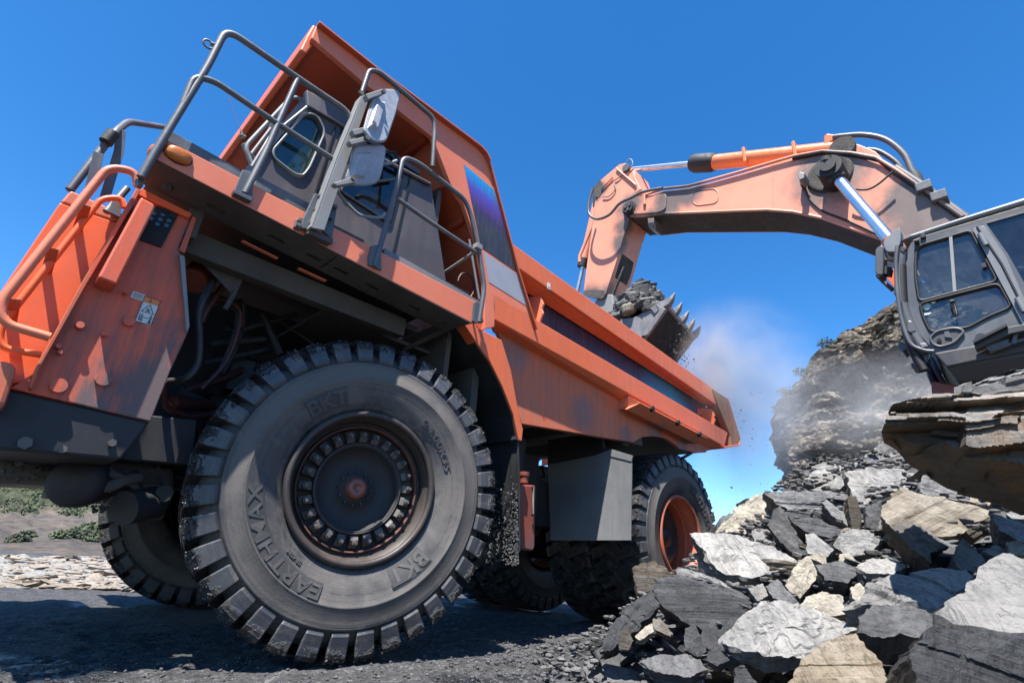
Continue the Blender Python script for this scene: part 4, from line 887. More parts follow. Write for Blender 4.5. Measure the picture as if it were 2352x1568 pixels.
for x_, y0_, y1_ in ((1080, 228, 455),): f.tube(EX([b1(x_, y0_), b1(x_-2, y1_)], XB-.001), .006, 6)
part('weld_seam', 'boom', f, 0)
# boom edge flange, access plate outline, wear marks
f = MB(); f.tube(EX([b1(430, 382), b1(520, 348), b1(650, 335), b1(760, 305), b1(900, 266), b1(1050, 222), b1(1190, 182), b1(1330, 158), b1(1480, 168), b1(1600, 190), b1(1700, 250), b1(1850, 355), b1(2040, 490)], XB-.04), .024, 8); part('boom_pipe', 'boom', f, 0)
f = MB(); f.tube(EX([b1(1180, 196), b1(1340, 163), b1(1470, 172), b1(1620, 205), b1(1700, 268), b1(1860, 372), b1(2040, 500)], XB-.02), .03, 8); part('boom_hose', 'seal', f, 0)
f = MB(); f.tube(rounded(EX([b1(670, 360), b1(800, 345), b1(805, 420), b1(675, 436)], XB-.004), .22, 6), .008, 6, closed=True); part('access_cover', 'boom', f, 0)
f = MB(); f.prism(rounded(EX([b1(360, 392), b1(540, 372), b1(535, 450), b1(500, 468), b1(370, 478)], XB-.03), .08), (.03, 0, 0)); part('boom_end_plate', 'boom', f, .01)
# soot and dust caked on the near face: thin crust patches
def crust(pts, X, name='dust_crust', mat='crust', par=exc, th=.006):
    f = MB(); P = EX(pts, X); P = rounded(P, .12, 3); f.prism(P, (-th, 0, 0)); return f.build(name, M[mat], par, bev=.003)
M['crust'] = plain('dust_crust', (.115, .105, .095), .9, var=.4, scale=4, bs=.9, bd=.03)
# stick
stick = [b1(300, 225), b1(330, 218), b1(365, 240), b1(385, 300), b1(410, 350), b1(385, 372), b1(360, 400), b1(352, 500), b1(330, 560), b1(285, 715), b1(230, 885), b1(175, 905), b1(118, 868), b1(140, 700), b1(162, 540), b1(190, 400), b1(205, 305)]
XS = 5.28
f = MB(); f.prism(EX(stick, XS), (.62, 0, 0)); part('stick', 'boom', f, .012)
f = MB(); f.prism(EX([b1(320, 560), b1(338, 580), b1(300, 735), b1(265, 830), b1(232, 884)], XS+.1), (.42, 0, 0))
for k in range(4): f.beam(AX(b1(325-k*2, 745), XS+.12+k*.12), AX(b1(262, 900), XS+.12+k*.12), .05, .04)
part('stick_wear_plate', 'crust', f)
f = MB(); a = AX(b1(348, 445), XB-.05); f.tube([a, a+V((.9, 0, 0))], .145, 28); q = a-V((.03, 0, 0)); f.tube([q, a], .11, 24); part('stick_pin', 'frame', f, .01)
f = MB()
for k in range(3):
    t = 2*PI*k/3+.4; f.tube([q+V((-.02, .055*math.cos(t), .055*math.sin(t))), q+V((0, .055*math.cos(t), .055*math.sin(t)))], .028, 10)
part('pin_bolt', 'rail', f, 0)
f = MB(); a = AX(b1(332, 240), XS-.06); f.tube([a, a+V((.74, 0, 0))], .085, 20); part('rod_pin', 'rail', f)
crust([b1(175, 330), b1(215, 305), b1(218, 360), b1(200, 395), b1(170, 390)], XS-.002)
crust([b1(118, 862), b1(232, 862), b1(225, 905), b1(175, 908), b1(120, 890)], XS-.004)
# arm cylinder above the boom
XC = XB+.39
def cyl(a, b, c, d, r1, r2, name, mat):
    """barrel a-b, collar b-c, rod c-d"""
    f = MB(); f.tube([a, b], r1, 24); br = part(name, mat, f, .006)
    f = MB(); f.tube([b, b+(c-b)*.15, b+(c-b)*.85, c], [r1*1.1, r1*1.28, r1*1.28, r1*1.05], 24); f.build('cylinder_collar', M['frame'], br)
    f = MB(); f.tube([c, d], r2, 24); f.build('cylinder_rod', M['chrome'], br)
    return br
c = cyl(AX(b1(1420, 152), XC), AX(b1(785, 215), XC), AX(b1(668, 222), XC), AX(b1(365, 252), XC), .135, .055, 'arm_cylinder', 'boom_orange')
f = MB()
for u in (950, 1203): a = AX(b1(u, 198 if u == 950 else 172), XC); f.box(a, (.31, .05, .31)); 
f.build('cylinder_clamp', M['boom_orange'], c, bev=.01)
f = MB(); f.prism(EX([b1(1340, 168), b1(1338, 82), b1(1352, 70), b1(1390, 74), b1(1386, 100), b1(1368, 110), b1(1362, 170)], XC-.12), (.25, 0, 0)); part('hose_block', 'boom_orange', f)
f = MB(); f.prism(EX([b1(1330, 168), b1(1400, 112), b1(1475, 112), b1(1530, 130), b1(1600, 160), b1(1680, 245), b1(1620, 230), b1(1500, 190), b1(1400, 175)], XB+.12), (.1, 0, 0)); f.prism(EX([b1(1330, 168), b1(1400, 112), b1(1475, 112), b1(1530, 130), b1(1600, 160), b1(1680, 245), b1(1620, 230), b1(1500, 190), b1(1400, 175)], XB+.58), (.1, 0, 0)); part('cylinder_bracket', 'boom', f)
f = MB(); a = AX(b1(1428, 135), XB+.05); f.tube([a, a+V((.7, 0, 0))], .17, 22); part('bracket_pin', 'crust', f)
f = MB(); f.tube(smooth_path(EX([b1(1385, 88), b1(1430, 82), b1(1540, 76), b1(1650, 100), b1(1740, 170), b1(1785, 260), b1(1812, 318)], XC-.1), 6), .040, 10); part('supply_hose', 'rail', f, 0)
f = MB(); f.tube(smooth_path(EX([b1(1560, 150), b1(1620, 160), b1(1700, 210), b1(1740, 260), b1(1770, 300)], XC+.1), 6), .035, 10); part('supply_hose', 'rail', f, 0)
f = MB(); f.tube(EX([b1(1790, 265), b1(1805, 290), b1(1818, 335)], XC-.1), [.05, .07, .07], 10); part('hose_fitting', 'frame', f, 0)
f = MB(); f.tube(EX([b1(1700, 240), b1(1830, 325), b1(2060, 495)], XB+.1), .045, 8); part('boom_pipe', 'rail', f, 0)
f = MB()
for q in ((1848, 350), (1925, 398)): f.box(AX(b1(*q), XB), (.2, .16, .12))
part('pipe_clamp', 'rail', f, .01)
# boom cylinder: pin boss and rod
f = MB(); a = AX(b1(1368, 275), XB); f.lathe([(.30, 0), (.29, -.03), (.24, -.04), (.20, -.01), (.01, -.01)], 40); 
for i in range(len(f.v)): p = f.v[i]; f.v[i] = V((a.x+p.y, a.y+p.x, a.z+p.z))
part('pin_boss', 'crust', f, 0)
f = MB(); p0 = AX(b1(1358, 232), XB-.42); f.tube([p0, p0+V((.45, 0, 0))], .165, 26); f.tube([p0-V((.04, 0, 0)), p0], .10, 22); f.tube([AX(b1(1350, 195), XB-.4), AX(b1(1350, 215), XB-.4)], .08, 8); part('boom_cylinder_pin', 'frame', f, .012)
p1 = AX(b1(1700, 640), XB-.30); pc = p0+V((.13, 0, 0)); dd = (p1-pc)
f = MB(); f.tube([pc, pc+dd*.14], .105, 22); part('rod_end', 'frame', f, .01)
f = MB(); f.tube([pc+dd*.14, pc+dd*1.25], .072, 28); part('boom_cylinder_rod', 'chrome', f, 0)
f = MB(); f.tube([pc+dd*.92, pc+dd*.98], .10, 20); part('rod_seal', 'boom_orange', f, 0)
# work lamp on the boom and loose cable
f = MB(); f.prism(EX([b1(1203, 275), b1(1215, 262), b1(1240, 268), b1(1236, 295), b1(1212, 305)], XB-.30), (.22, 0, 0)); part('work_lamp', 'rail_light', f, .01)
f = MB(); f.prism(EX([b1(1212, 303), b1(1238, 300), b1(1234, 335), b1(1218, 335)], XB-.12), (.12, 0, 0)); part('lamp_bracket', 'frame', f)
f = MB(); f.tube(smooth_path(EX([b1(1238, 330), b1(1262, 395), b1(1310, 445), b1(1350, 470), b1(1480, 520), b1(1640, 595)], XB-.02), 5), .015, 6); part('lamp_cable', 'seal', f, 0)
f = MB(); f.tube(smooth_path(EX([b1(1690, 258), b1(1620, 320), b1(1560, 352), b1(1500, 350), b1(1475, 340)], XB-.15), 5), .014, 6); part('loose_cable', 'seal', f, 0)
# bucket cylinder along the front of the stick
f = MB(); f.tube(EX([b1(205, 330), b1(155, 560), b1(120, 715)], XS+.3), [.085, .09, .095], 16); part('bucket_cylinder', 'boom', f, 0)
f = MB(); f.tube(EX([b1(122, 705), b1(112, 745)], XS+.3), .11, 16); part('cylinder_collar', 'frame', f, 0)
f = MB(); f.tube(EX([b1(118, 735), b1(80, 900)], XS+.3), .06, 18); part('bucket_cylinder_rod', 'chrome', f, 0)
f = MB(); f.tube(EX([b1(190, 400), b1(160, 545), b1(100, 690), b1(100, 720)], XS+.05), .035, 8); part('stick_pipe', 'boom', f, 0)
f = MB(); f.prism(EX([b1(178, 330), b1(205, 300), b1(222, 320), b1(205, 400), b1(165, 440), b1(165, 345)], XS+.1), (.35, 0, 0)); part('cylinder_mount', 'frame', f)
f = MB(); f.tube(smooth_path(EX([b1(165, 350), b1(145, 430), b1(150, 480), b1(190, 502), b1(250, 480), b1(300, 425), b1(360, 395), b1(420, 365), b1(520, 345)], XB-.25), 6), .028, 10); part('crossover_hose', 'rail', f, 0)
f = MB(); f.tube(smooth_path(EX([b1(340, 215), b1(352, 198), b1(368, 212), b1(362, 240), b1(330, 255), b1(300, 290), b1(275, 310), b1(280, 350), b1(250, 385), b1(215, 390)], XS-.03), 5), .013, 6); part('grease_line', 'rail_light', f, 0)
f = MB(); f.tube(EX([b1(268, 290), b1(210, 350)], XS-.03), .02, 6); f.tube(EX([b1(285, 245), b1(385, 330)], XS-.03), .02, 6); part('stick_rib', 'boom', f, 0)
f = MB(); f.prism(EX([b1(415, 358), b1(428, 356), b1(432, 425), b1(420, 428)], XB-.08), (.04, 0, 0)); f.prism(EX([b1(443, 497), b1(475, 496), b1(472, 550), b1(448, 545)], XB), (.3, 0, 0)); part('stop_plate', 'boom', f)
# bucket linkage and bucket
f = MB(); f.prism(EX([c6(790, 430), c6(850, 370), c6(915, 375), c6(935, 520), c6(900, 580), c6(820, 520)], XS+.05), (.6, 0, 0)); part('bucket_linkage', 'rail_light', f, .02)
X0b = 4.55; ROW = V((1.78, .44, .2))
M['bucket'] = paint('bucket_steel', (.13, .13, .135), dirt=(.27, .265, .255), amt=.7, rough=.45)
M['bucket_dirt_shade'] = plain('bucket_shaded_dirty_steel', (.03, .029, .027), .9, var=.5, scale=5, bs=1, bd=.03)  # dirty shell painted near black for the shade of its overhanging face
side = EX([c6(930, 545), c6(1060, 535), c6(1150, 490), c6(1215, 440), c6(1285, 475), c6(1240, 540), c6(1150, 660), c6(1080, 740), c6(950, 760), c6(860, 620)], X0b)
f = MB(); f.prism(side, (.06, 0, 0)); bk = part('bucket', 'bucket', f, .01)
f = MB(); f.prism([p+ROW-V((.06, 0, 0)) for p in side], (.06, 0, 0)); f.build('bucket_side', M['bucket'], bk)
sh = side[4:9]+[side[9]]
f = MB(); f.thick([side[4], side[5], side[6], side[7], side[8], side[9]], ROW, (0, .05, .03)); f.build('bucket_shell', M['bucket_dirt_shade'], bk)
f = MB(); f.prism(EX([c6(1215, 440), c6(1285, 475), c6(1160, 655), c6(1125, 665), c6(1130, 640), c6(1235, 490)], X0b-.05), (.05, 0, 0)); f.build('side_cutter', M['bucket'], bk, bev=.01)
lipA = AX(c6(1262, 440), X0b); lipdir = V((1, 0, 0))
f = MB(); f.beam(lipA+V((0, .02, -.04)), lipA+V((0, .02, -.04))+ROW, .22, .1); f.build('bucket_lip', M['bucket'], bk, bev=.02)
tipp = AX(c6(1345, 360), X0b)-lipA
for k in range(5):
    d = tipp.normalized(); o = lipA+ROW*(.02+.96*k/4)-d*.06; u = V((1, 0, 0)).cross(d)
    f = MB(); L = tipp.length+.06
    secs = [(-.12, .07, .07), (.04, .07, .07), (.14, .05, .055), (.7*L, .04, .035), (L, .012, .012)]
    vs = []
    for s, a_, b_ in secs:
        c_ = o+d*s+u*(.05*math.sin(max(0, s)/L*PI))
        vs += [c_+V((-a_, 0, 0))-u*b_, c_+V((a_, 0, 0))-u*b_, c_+V((a_, 0, 0))+u*b_, c_+V((-a_, 0, 0))+u*b_]
    fs = [(0, 1, 2, 3), (16, 19, 18, 17)]
    for j in range(4):
        for i in range(4): fs.append((j*4+i, j*4+(i+1) % 4, j*4+4+(i+1) % 4, j*4+4+i))
    f.add(vs, fs); f.build('bucket_tooth', M['bucket'], bk, bev=.015)
# ---- cab
XK = 4.1; KW = 1.15
def KX(pts, X=XK): return [AX(b2(*p), X) for p in pts]
M['kgrey'] = paint('cab_dark_grey', (.105, .11, .12), dirt=(.2, .2, .19), amt=.4, rough=.38, fine=.05)
M['klight'] = paint('cab_light_grey', (.30, .31, .32), dirt=(.3, .29, .27), amt=.4, rough=.35, fine=.05)
M['kbase'] = paint('cab_base', (.07, .07, .075), dirt=(.14, .135, .13), amt=.7, rough=.5)
outl = [(600, 390), (1000, 285), (1500, 150), (1900, 40), (1900, 900), (1307, 1010), (990, 1085), (720, 1130), (690, 1080), (620, 1000), (560, 850), (530, 690), (530, 560), (545, 460), (570, 410)]
f = MB(); f.prism(KX(outl), (.07, 0, 0)); kc = f.build('cab', M['kgrey'], exc)
w1 = KX([(605, 450), (640, 425), (940, 336), (965, 345), (1135, 662), (622, 795), (600, 650), (597, 560)]); w2 = KX([(625, 808), (1140, 676), (1228, 830), (1080, 890), (930, 972), (820, 965), (700, 1000), (650, 900)])
w3 = KX([(1060, 285), (1500, 160), (1900, 45), (1900, 560), (1307, 668), (1200, 480)])
cut = MB()
for q in (w1, w2, w3): cut.prism([p-V((.3, 0, 0)) for p in q], (.7, 0, 0))
cut = cut.build('cutter', M['grille']); b = kc.modifiers.new('b', 'BOOLEAN'); b.object = cut; b.operation = 'DIFFERENCE'; b.solver = 'EXACT'
dg = bpy.context.evaluated_depsgraph_get(); me = bpy.data.meshes.new_from_object(kc.evaluated_get(dg)); kc.modifiers.clear(); kc.data = me; bpy.data.objects.remove(cut)
f = MB(); f.add([p+V((.02, 0, 0)) for p in w1], [tuple(range(len(w1)))]); f.build('upper_door_window', M['glass_clear'], kc)
f = MB(); f.add([p+V((.02, 0, 0)) for p in w2], [tuple(range(len(w2)))]); f.build('lower_door_window', M['glass_clear'], kc)
f = MB(); f.add([p+V((.02, 0, 0)) for p in w3], [tuple(range(len(w3)))]); f.build('rear_side_window', M['glass_dark'], kc)
f = MB()
for q in (w1, w2): f.tube([p-V((.004, 0, 0)) for p in rounded(q, .05)], .014, 8, closed=True)
f.build('window_seal', M['seal'], kc)
f = MB(); f.beam(*KX([(828, 368), (855, 730)], XK-.005), .025, .02, (1, 0, 0)); f.build('window_bar', M['rail_light'], kc)
f = MB(); f.beam(*KX([(1040, 545), (1052, 572)], XK-.01), .03, .03, (1, 0, 0)); f.build('window_latch', M['seal'], kc)
f = MB(); f.prism(rounded(KX([(968, 318), (1050, 295), (1190, 500), (1315, 790), (1330, 1000), (1240, 828), (1150, 660), (1060, 490)], XK-.03), .03), (.03, 0, 0)); f.build('door_post', M['klight'], kc, bev=.008)
f = MB(); f.tube(KX([(1000, 305), (1160, 545), (1260, 745), (1310, 870)], XK-.035), .009, 6); f.build('door_gap', M['seal'], kc)
f = MB(); f.tube(KX([(1018, 350), (1060, 425)], XK-.05), .022, 10); f.tube(KX([(1262, 770), (1310, 860)], XK-.05), .022, 10); f.build('door_hinge', M['klight'], kc)
f = MB(); f.prism(rounded(KX([(690, 1030), (740, 985), (860, 965), (920, 985), (850, 1065), (760, 1090), (715, 1075)], XK-.015), .05, 4), (.02, 0, 0)); f.build('handle_recess', M['kbase'], kc, bev=.01)
f = MB(); f.tube(rounded(KX([(690, 1030), (740, 985), (860, 965), (920, 985), (850, 1065), (760, 1090), (715, 1075)], XK-.02), .05, 4), .012, 8, closed=True); f.prism(KX([(785, 990), (815, 985), (835, 1030), (790, 1025)], XK-.03), (.02, 0, 0)); f.tube([AX(b2(752, 1045), XK-.035), AX(b2(752, 1045), XK-.01)], .018, 12); f.build('door_handle', M['kgrey'], kc)
f = MB(); f.tube([AX(b2(1025, 1028), XK-.05), AX(b2(1025, 1028), XK)], .04, 16); f.build('door_stop', M['klight'], kc, bev=.01)
# roof, front, base and the rest of the house
rf = KX([(500, 392), (560, 352), (900, 240), (1307, 112), (1900, -75), (1900, -30), (1307, 150), (900, 272), (600, 372)], XK+.02)
f = MB(); f.prism(rf, (KW, 0, 0)); f.build('cab_roof', M['klight'], kc, bev=.03)
f = MB(); f.prism(KX([(560, 400), (620, 372), (1307, 165), (1900, -20), (1900, 45), (1307, 210), (1000, 300), (620, 400), (600, 400)], XK+.01), (KW, 0, 0)); f.build('roof_rail', M['kbase'], kc, bev=.01)
f = MB(); a, b = KX([(480, 1095)], XK)[0], 0
fr = KX([(545, 460), (530, 560), (530, 690), (560, 850), (620, 1000), (700, 1125)])
f = MB(); f.thick([fr[i]+V((.05, .01, 0)) for i in range(6)], (KW-.1, 0, 0), (0, .015, 0)); f.build('windscreen', M['glass_clear'], kc)
f = MB(); f.tube(smooth_path([p+V((.0, .04, 0)) for p in fr], 5), .045, 8); f.tube(smooth_path([p+V((KW, .04, 0)) for p in fr], 5), .045, 8); f.build('front_pillar', M['kgrey'], kc)
gd = KX([(478, 440), (470, 560), (480, 740), (505, 900), (560, 1060), (650, 1110), (720, 1118)], XK-.06)
f = MB(); f.tube(smooth_path(gd, 6), .018, 10); f.build('guard_rail', M['rail'], kc)
gd = KX([(505, 560), (512, 740), (530, 920), (575, 1090), (655, 1245)], XK-.0)
f = MB(); f.tube(smooth_path(gd, 6), .045, 8); f.tube(smooth_path([p+V((KW, 0, 0)) for p in gd], 6), .045, 8); f.build('front_frame', M['seal'], kc)
f = MB(); f.prism(KX([(545, 915), (575, 920), (600, 985), (565, 1000), (540, 985)], XK-.05), (.15, 0, 0)); f.build('door_clamp', M['kgrey'], kc, bev=.01)
f = MB(); f.prism(KX([(620, 1065), (665, 1060), (680, 1085), (640, 1100)], XK-.08), (.12, 0, 0)); f.build('guard_clamp', M['klight'], kc, bev=.01)
f = MB(); f.prism(KX([(585, 1005), (632, 1060), (610, 1110), (650, 1245), (690, 1130), (620, 1000)], XK+.02), (.05, 0, 0)); f.build('lower_front_frame', M['kgrey'], kc, bev=.006)
f = MB(); f.thick(KX([(590, 1010), (560, 1060), (600, 1140), (655, 1215)], XK+.08), (KW-.2, 0, 0), (0, .01, 0)); f.build('lower_windscreen', M['glass'], kc)
# base of the cab: sill band, slanted underside, floor
B0_, B1_ = AX(b2(715, 1128), XK-.02), AX(b2(1307, 1005), XK-.02); C0_ = AX(b2(800, 1222), XK-.02); C1_ = AX(b2(1307, 1120), XK-.02)
dy = V((0, -1.2, 0))
f = MB()
lp = [AX(b2(715, 1128), XK-.02), AX(b2(990, 1078), XK-.02), AX(b2(1307, 1000), XK-.02), AX(b2(1900, 860), XK-.02), AX(b2(1900, 960), XK-.02), AX(b2(1307, 1120), XK-.02), AX(b2(1000, 1180), XK-.02), AX(b2(800, 1222), XK-.02)]
f.prism(lp, (.3, 0, 0)); f.build('cab_sill', M['kbase'], kc, bev=.015)
fz = lp[7].z; sillp = lp; lp = [p+V((.03, 0, 0)) for p in lp]
f = MB(); q0, q1 = lp[7], lp[4]
f.add([q0, V((q0.x, q1.y, q0.z)), V((q1.x+KW, q1.y, q0.z)), V((q0.x+KW, q0.y, q0.z)), lp[0], V((lp[0].x, q1.y, lp[0].z)), V((lp[0].x+KW, q1.y, lp[0].z)), V((lp[0].x+KW, lp[0].y+.05, lp[0].z)),
       V((q0.x+.12, q0.y-.05, q0.z-.12)), V((q0.x+.12, q1.y, q0.z-.12)), V((q0.x+KW-.1, q1.y, q0.z-.12)), V((q0.x+KW-.1, q0.y-.05, q0.z-.12))],
      [(0, 1, 5, 4), (2, 3, 7, 6), (0, 4, 7, 3), (1, 2, 6, 5), (4, 5, 6, 7), (0, 8, 9, 1), (3, 2, 10, 11), (8, 11, 10, 9), (0, 3, 11, 8)])
f.build('cab_floor', M['kbase'], kc, bev=.01)
f = MB()
for k in range(22): f.box((q0.x+.45, q0.y-.15-.045*k, q0.z-.125), (.5, .018, .02))
f.build('floor_grille', M['seal'], kc)
# non-slip step and bracket under the door
f = MB(); st = KX([(980, 1072), (1200, 960), (1307, 940), (1500, 900), (1500, 950), (1307, 985), (1215, 1005), (990, 1105)], XK-.16); f.prism(st, (.12, 0, 0)); f.build('side_step', M['kbase'], kc, bev=.006)
f = MB()
for k in range(18):
    a = st[0]+(st[1]-st[0])*(k+.5)/18; f.box(a, (.12, .014, .022))
f.build('step_teeth', M['seal'], kc)
f = MB(); f.prism(KX([(1065, 1080), (1205, 1035), (1210, 1075), (1085, 1125)], XK-.10), (.06, 0, 0)); f.beam(*KX([(1255, 1000), (1240, 1070)], XK-.1), .03, .03); f.tube(smooth_path(KX([(1060, 1080), (1100, 1110), (1307, 1040), (1500, 1010)], XK-.1), 4), .012, 6); f.build('step_bracket', M['rail'], kc, bev=.004)
# mirrors and lamps at the front corner
f = MB(); f.prism(rounded(KX([(335, 450), (375, 420), (395, 440), (385, 620), (345, 620), (332, 600)], XK+.1), .02), (.18, 0, 0)); f.build('mirror_housing', M['kgrey'], kc, bev=.012)
f = MB(); f.prism(rounded(KX([(385, 400), (440, 345), (490, 308), (502, 330), (500, 410), (470, 470), (410, 470), (392, 440)], XK-.05), .03), (.14, 0, 0)); f.build('side_mirror', M['klight'], kc, bev=.02)
f = MB(); f.tube(KX([(478, 430), (470, 520), (475, 700)], XK-.04), .02, 8); f.tube(KX([(395, 440), (400, 520), (480, 530), (530, 520)], XK), .016, 8); f.build('mirror_arm', M['rail'], kc)
f = MB()
for k in range(9): f.beam(*KX([(375, 500+k*10), (470, 490+k*10)], XK+.25), .01, .012)
f.prism(KX([(370, 590), (400, 560), (440, 570), (430, 615), (390, 610)], XK+.15), (.1, 0, 0)); f.build('lamp_grille', M['seal'], kc)
f = MB(); f.tube(smooth_path(KX([(350, 620), (385, 660), (450, 720)], XK+.2), 4), .022, 8); f.build('red_hose', M['hose_red'], kc)
f = MB(); f.prism(KX([(455, 715), (478, 705), (480, 745), (455, 740)], XK+.1), (.1, 0, 0)); f.build('hose_bracket', M['seal'], kc)
f = MB(); f.prism(KX([(400, 620), (470, 570), (492, 640), (488, 720), (460, 700)], XK+.5), (.5, 0, 0)); f.build('boom_foot_guard', M['orange_front'], kc)
f = MB(); f.prism(KX([(625, 345), (655, 340), (665, 365), (650, 378), (630, 375)], XK-.04), (.1, 0, 0)); f.tube(KX([(590, 405), (622, 398)], XK-.03), .03, 10); f.prism(rounded(KX([(495, 440), (530, 430), (545, 445), (515, 475), (495, 465)], XK-.05), .02), (.1, 0, 0)); f.build('roof_lamp', M['seal'], kc, bev=.006)
f = MB(); f.prism(KX([(482, 1060), (500, 1052), (535, 1070), (548, 1100), (515, 1125), (488, 1100)], XK+.15), (.2, 0, 0)); f.prism(KX([(565, 1195), (600, 1185), (620, 1205), (600, 1230), (572, 1225)], XK+.1), (.2, 0, 0)); f.build('front_lamp', M['kgrey'], kc, bev=.01)
# stickers on the lower window
f = MB(); f.prism(rounded(KX([(632, 820), (660, 795), (700, 815), (690, 845), (650, 850)], XK+.015), .02), (-.004, 0, 0)); f.build('window_sticker', plain('mint_sticker', (.5, .68, .64), .5), kc)
f = MB(); f.prism(rounded(KX([(695, 790), (725, 782), (730, 800), (715, 812), (698, 805)], XK+.015), .01), (-.004, 0, 0)); f.build('window_sticker', M['white'], kc)
f = MB(); f.prism(KX([(650, 872), (705, 865), (690, 878), (655, 885)], XK+.015), (-.002, 0, 0)); f.build('window_smudge', M['white'], kc)
f = MB(); f.tube(KX([(825, 795), (855, 790)], XK-.02), .018, 8); f.tube(KX([(828, 800), (845, 880), (870, 875), (850, 800)], XK-.02), .008, 6); f.build('window_handle', M['seal'], kc)
# cab interior
f = MB(); f.box((XK+.6, -4.25, 3.05), (.6, .6, .18)); f.box((XK+.6, -4.6, 3.55), (.55, .16, .9)); f.build('operator_seat', M['seal'], kc, bev=.05)
f = MB(); f.box((XK+.25, -3.75, 3.18), (.16, .5, .22)); f.tube([V((XK+.25, -3.6, 3.28)), V((XK+.25, -3.56, 3.52))], .02, 8); f.build('console', M['kgrey'], kc, bev=.02)
f = MB(); f.box((XK+.9, -3.2, 3.2), (.1, .12, .5)); f.beam(*KX([(610, 610), (930, 525)], XK+KW-.1), .05, .09); f.build('interior_bar', plain('cream_trim', (.45, .40, .33), .6), kc)
# house and undercarriage
f = MB(); f.box((6.3, -7.0, 2.35), (3.4, 4.6, .5)); f.box((6.9, -6.2, 3.2), (1.6, 3.0, 1.3)); f.box((5.5, -8.2, 3.2), (3.2, 1.8, 1.4)); part('upper_house', 'boom', f, .04)
f = MB(); f.tube([V((5.6, -5.6, 1.6)), V((5.6, -5.6, 2.1))], .8, 30); f.box((5.6, -5.6, 1.4), (2.6, 1.6, .5)); part('slew_ring', 'frame', f)
f = MB(); f.prism([AX(b2(*p), XK+.25) for p in ((700, 1330), (712, 1310), (800, 1330), (1400, 1400), (1400, 1700), (705, 1408))], (.5, 0, 0)); part('lower_frame', 'tank', f, .01)
for x in (4.35, 6.9):
    f = MB(); f.prism(rounded([V((x, -8.0, .8)), V((x, -3.3, .8)), V((x, -3.0, 1.25)), V((x, -3.3, 1.7)), V((x, -8.0, 1.7)), V((x, -8.3, 1.25))], .3), (.6, 0, 0)); tr = part('track', 'frame', f)
# operator
prs = empty('person', (XK+.6, -4.1, 2.75), 'operator in dark top seated at the controls behind the excavator cab glass', 'person')
def skin_body(name, joints, edges, mat, par):
    me = bpy.data.meshes.new(name); me.from_pydata([tuple(j[0]) for j in joints], edges, []); o = bpy.data.objects.new(name, me); COL.objects.link(o)
    me.materials.append(mat); s = o.modifiers.new('s', 'SKIN'); sb = o.modifiers.new('u', 'SUBSURF'); sb.levels = 1; sb.render_levels = 1
    for v, j in zip(me.skin_vertices[0].data, joints): v.radius = (j[1], j[1]*(j[2] if len(j) > 2 else 1))
    me.skin_vertices[0].data[0].use_root = True
    dg = bpy.context.evaluated_depsgraph_get(); m2 = bpy.data.meshes.new_from_object(o.evaluated_get(dg)); o.modifiers.clear(); o.data = m2
    for p in m2.polygons: p.use_smooth = True
    setparent(o, par); return o
M['skin'] = plain('skin', (.45, .24, .16), .5); M['shirt'] = plain('dark_shirt', (.03, .035, .05), .8); M['jeans'] = plain('blue_trousers', (.10, .19, .28), .8)
bx, by, bz = XK+.58, -4.25, 3.2
J = [((bx, by, bz), .15), ((bx, by+.02, bz+.22), .15), ((bx, by+.05, bz+.45), .16), ((bx, by+.06, bz+.58), .07), ((bx, by+.09, bz+.66), .085), ((bx, by+.10, bz+.78), .095),
     ((bx-.2, by+.06, bz+.47), .075), ((bx-.29, by+.12, bz+.2), .055), ((bx-.30, by+.42, bz+.14), .042), ((bx-.31, by+.53, bz+.15), .038),
     ((bx+.2, by+.06, bz+.47), .075), ((bx+.29, by+.12, bz+.2), .055), ((bx+.30, by+.42, bz+.14), .042), ((bx+.31, by+.53, bz+.15), .038),
     ((bx-.11, by+.05, bz-.03), .10), ((bx-.14, by+.5, bz+.02), .075), ((bx-.14, by+.62, bz-.36), .055), ((bx-.14, by+.76, bz-.42), .04),
     ((bx+.11, by+.05, bz-.03), .10), ((bx+.14, by+.5, bz+.02), .075), ((bx+.14, by+.62, bz-.36), .055), ((bx+.14, by+.76, bz-.42), .04)]
E_ = [(0, 1), (1, 2), (2, 3), (3, 4), (4, 5), (2, 6), (6, 7), (7, 8), (8, 9), (2, 10), (10, 11), (11, 12), (12, 13), (0, 14), (14, 15), (15, 16), (16, 17), (0, 18), (18, 19), (19, 20), (20, 21)]
skin_body('body', J, E_, M['skin'], prs)
shr = [(p, r*1.13) for p, r in [(J[i][0], J[i][1]) for i in (0, 1, 2, 6, 7, 10, 11)]]
skin_body('shirt', shr, [(0, 1), (1, 2), (2, 3), (3, 4), (2, 5), (5, 6)], M['shirt'], prs)
trs = [(J[i][0], J[i][1]*1.15) for i in (0, 14, 15, 16, 18, 19, 20)]
skin_body('trousers', trs, [(0, 1), (1, 2), (2, 3), (0, 4), (4, 5), (5, 6)], M['jeans'], prs)
for sx in (-1, 1):
    for k in range(5):
        hb = V((bx+sx*.31, by+.53, bz+.15)); o_ = V(((k-1.5)*.018*sx, .02, .005)) if k < 4 else V((-.03*sx, -.03, .01))
        a = hb+o_; L = (.07, .08, .075, .06, .05)[k]; dirv = V((0, .8, -.2)) if k < 4 else V((-.6*sx, .6, .1))
        P = [a, a+dirv*L*.5, a+dirv*L*.8+V((0, .01, -.025)), a+dirv*L*.7+V((0, -.01, -.05))]
        f = MB(); f.tube(smooth_path(P, 3), .0085, 8); f.build('finger', M['skin'], prs)
f = MB(); hc = V((bx, by+.10, bz+.80)); vs = []
for j in range(9):
    for i in range(16):
        ph = PI*j/16; a = 2*PI*i/16; vs.append(hc+V((.108*math.sin(ph)*math.cos(a), .118*math.sin(ph)*math.sin(a)-.01, .115*math.cos(ph))))
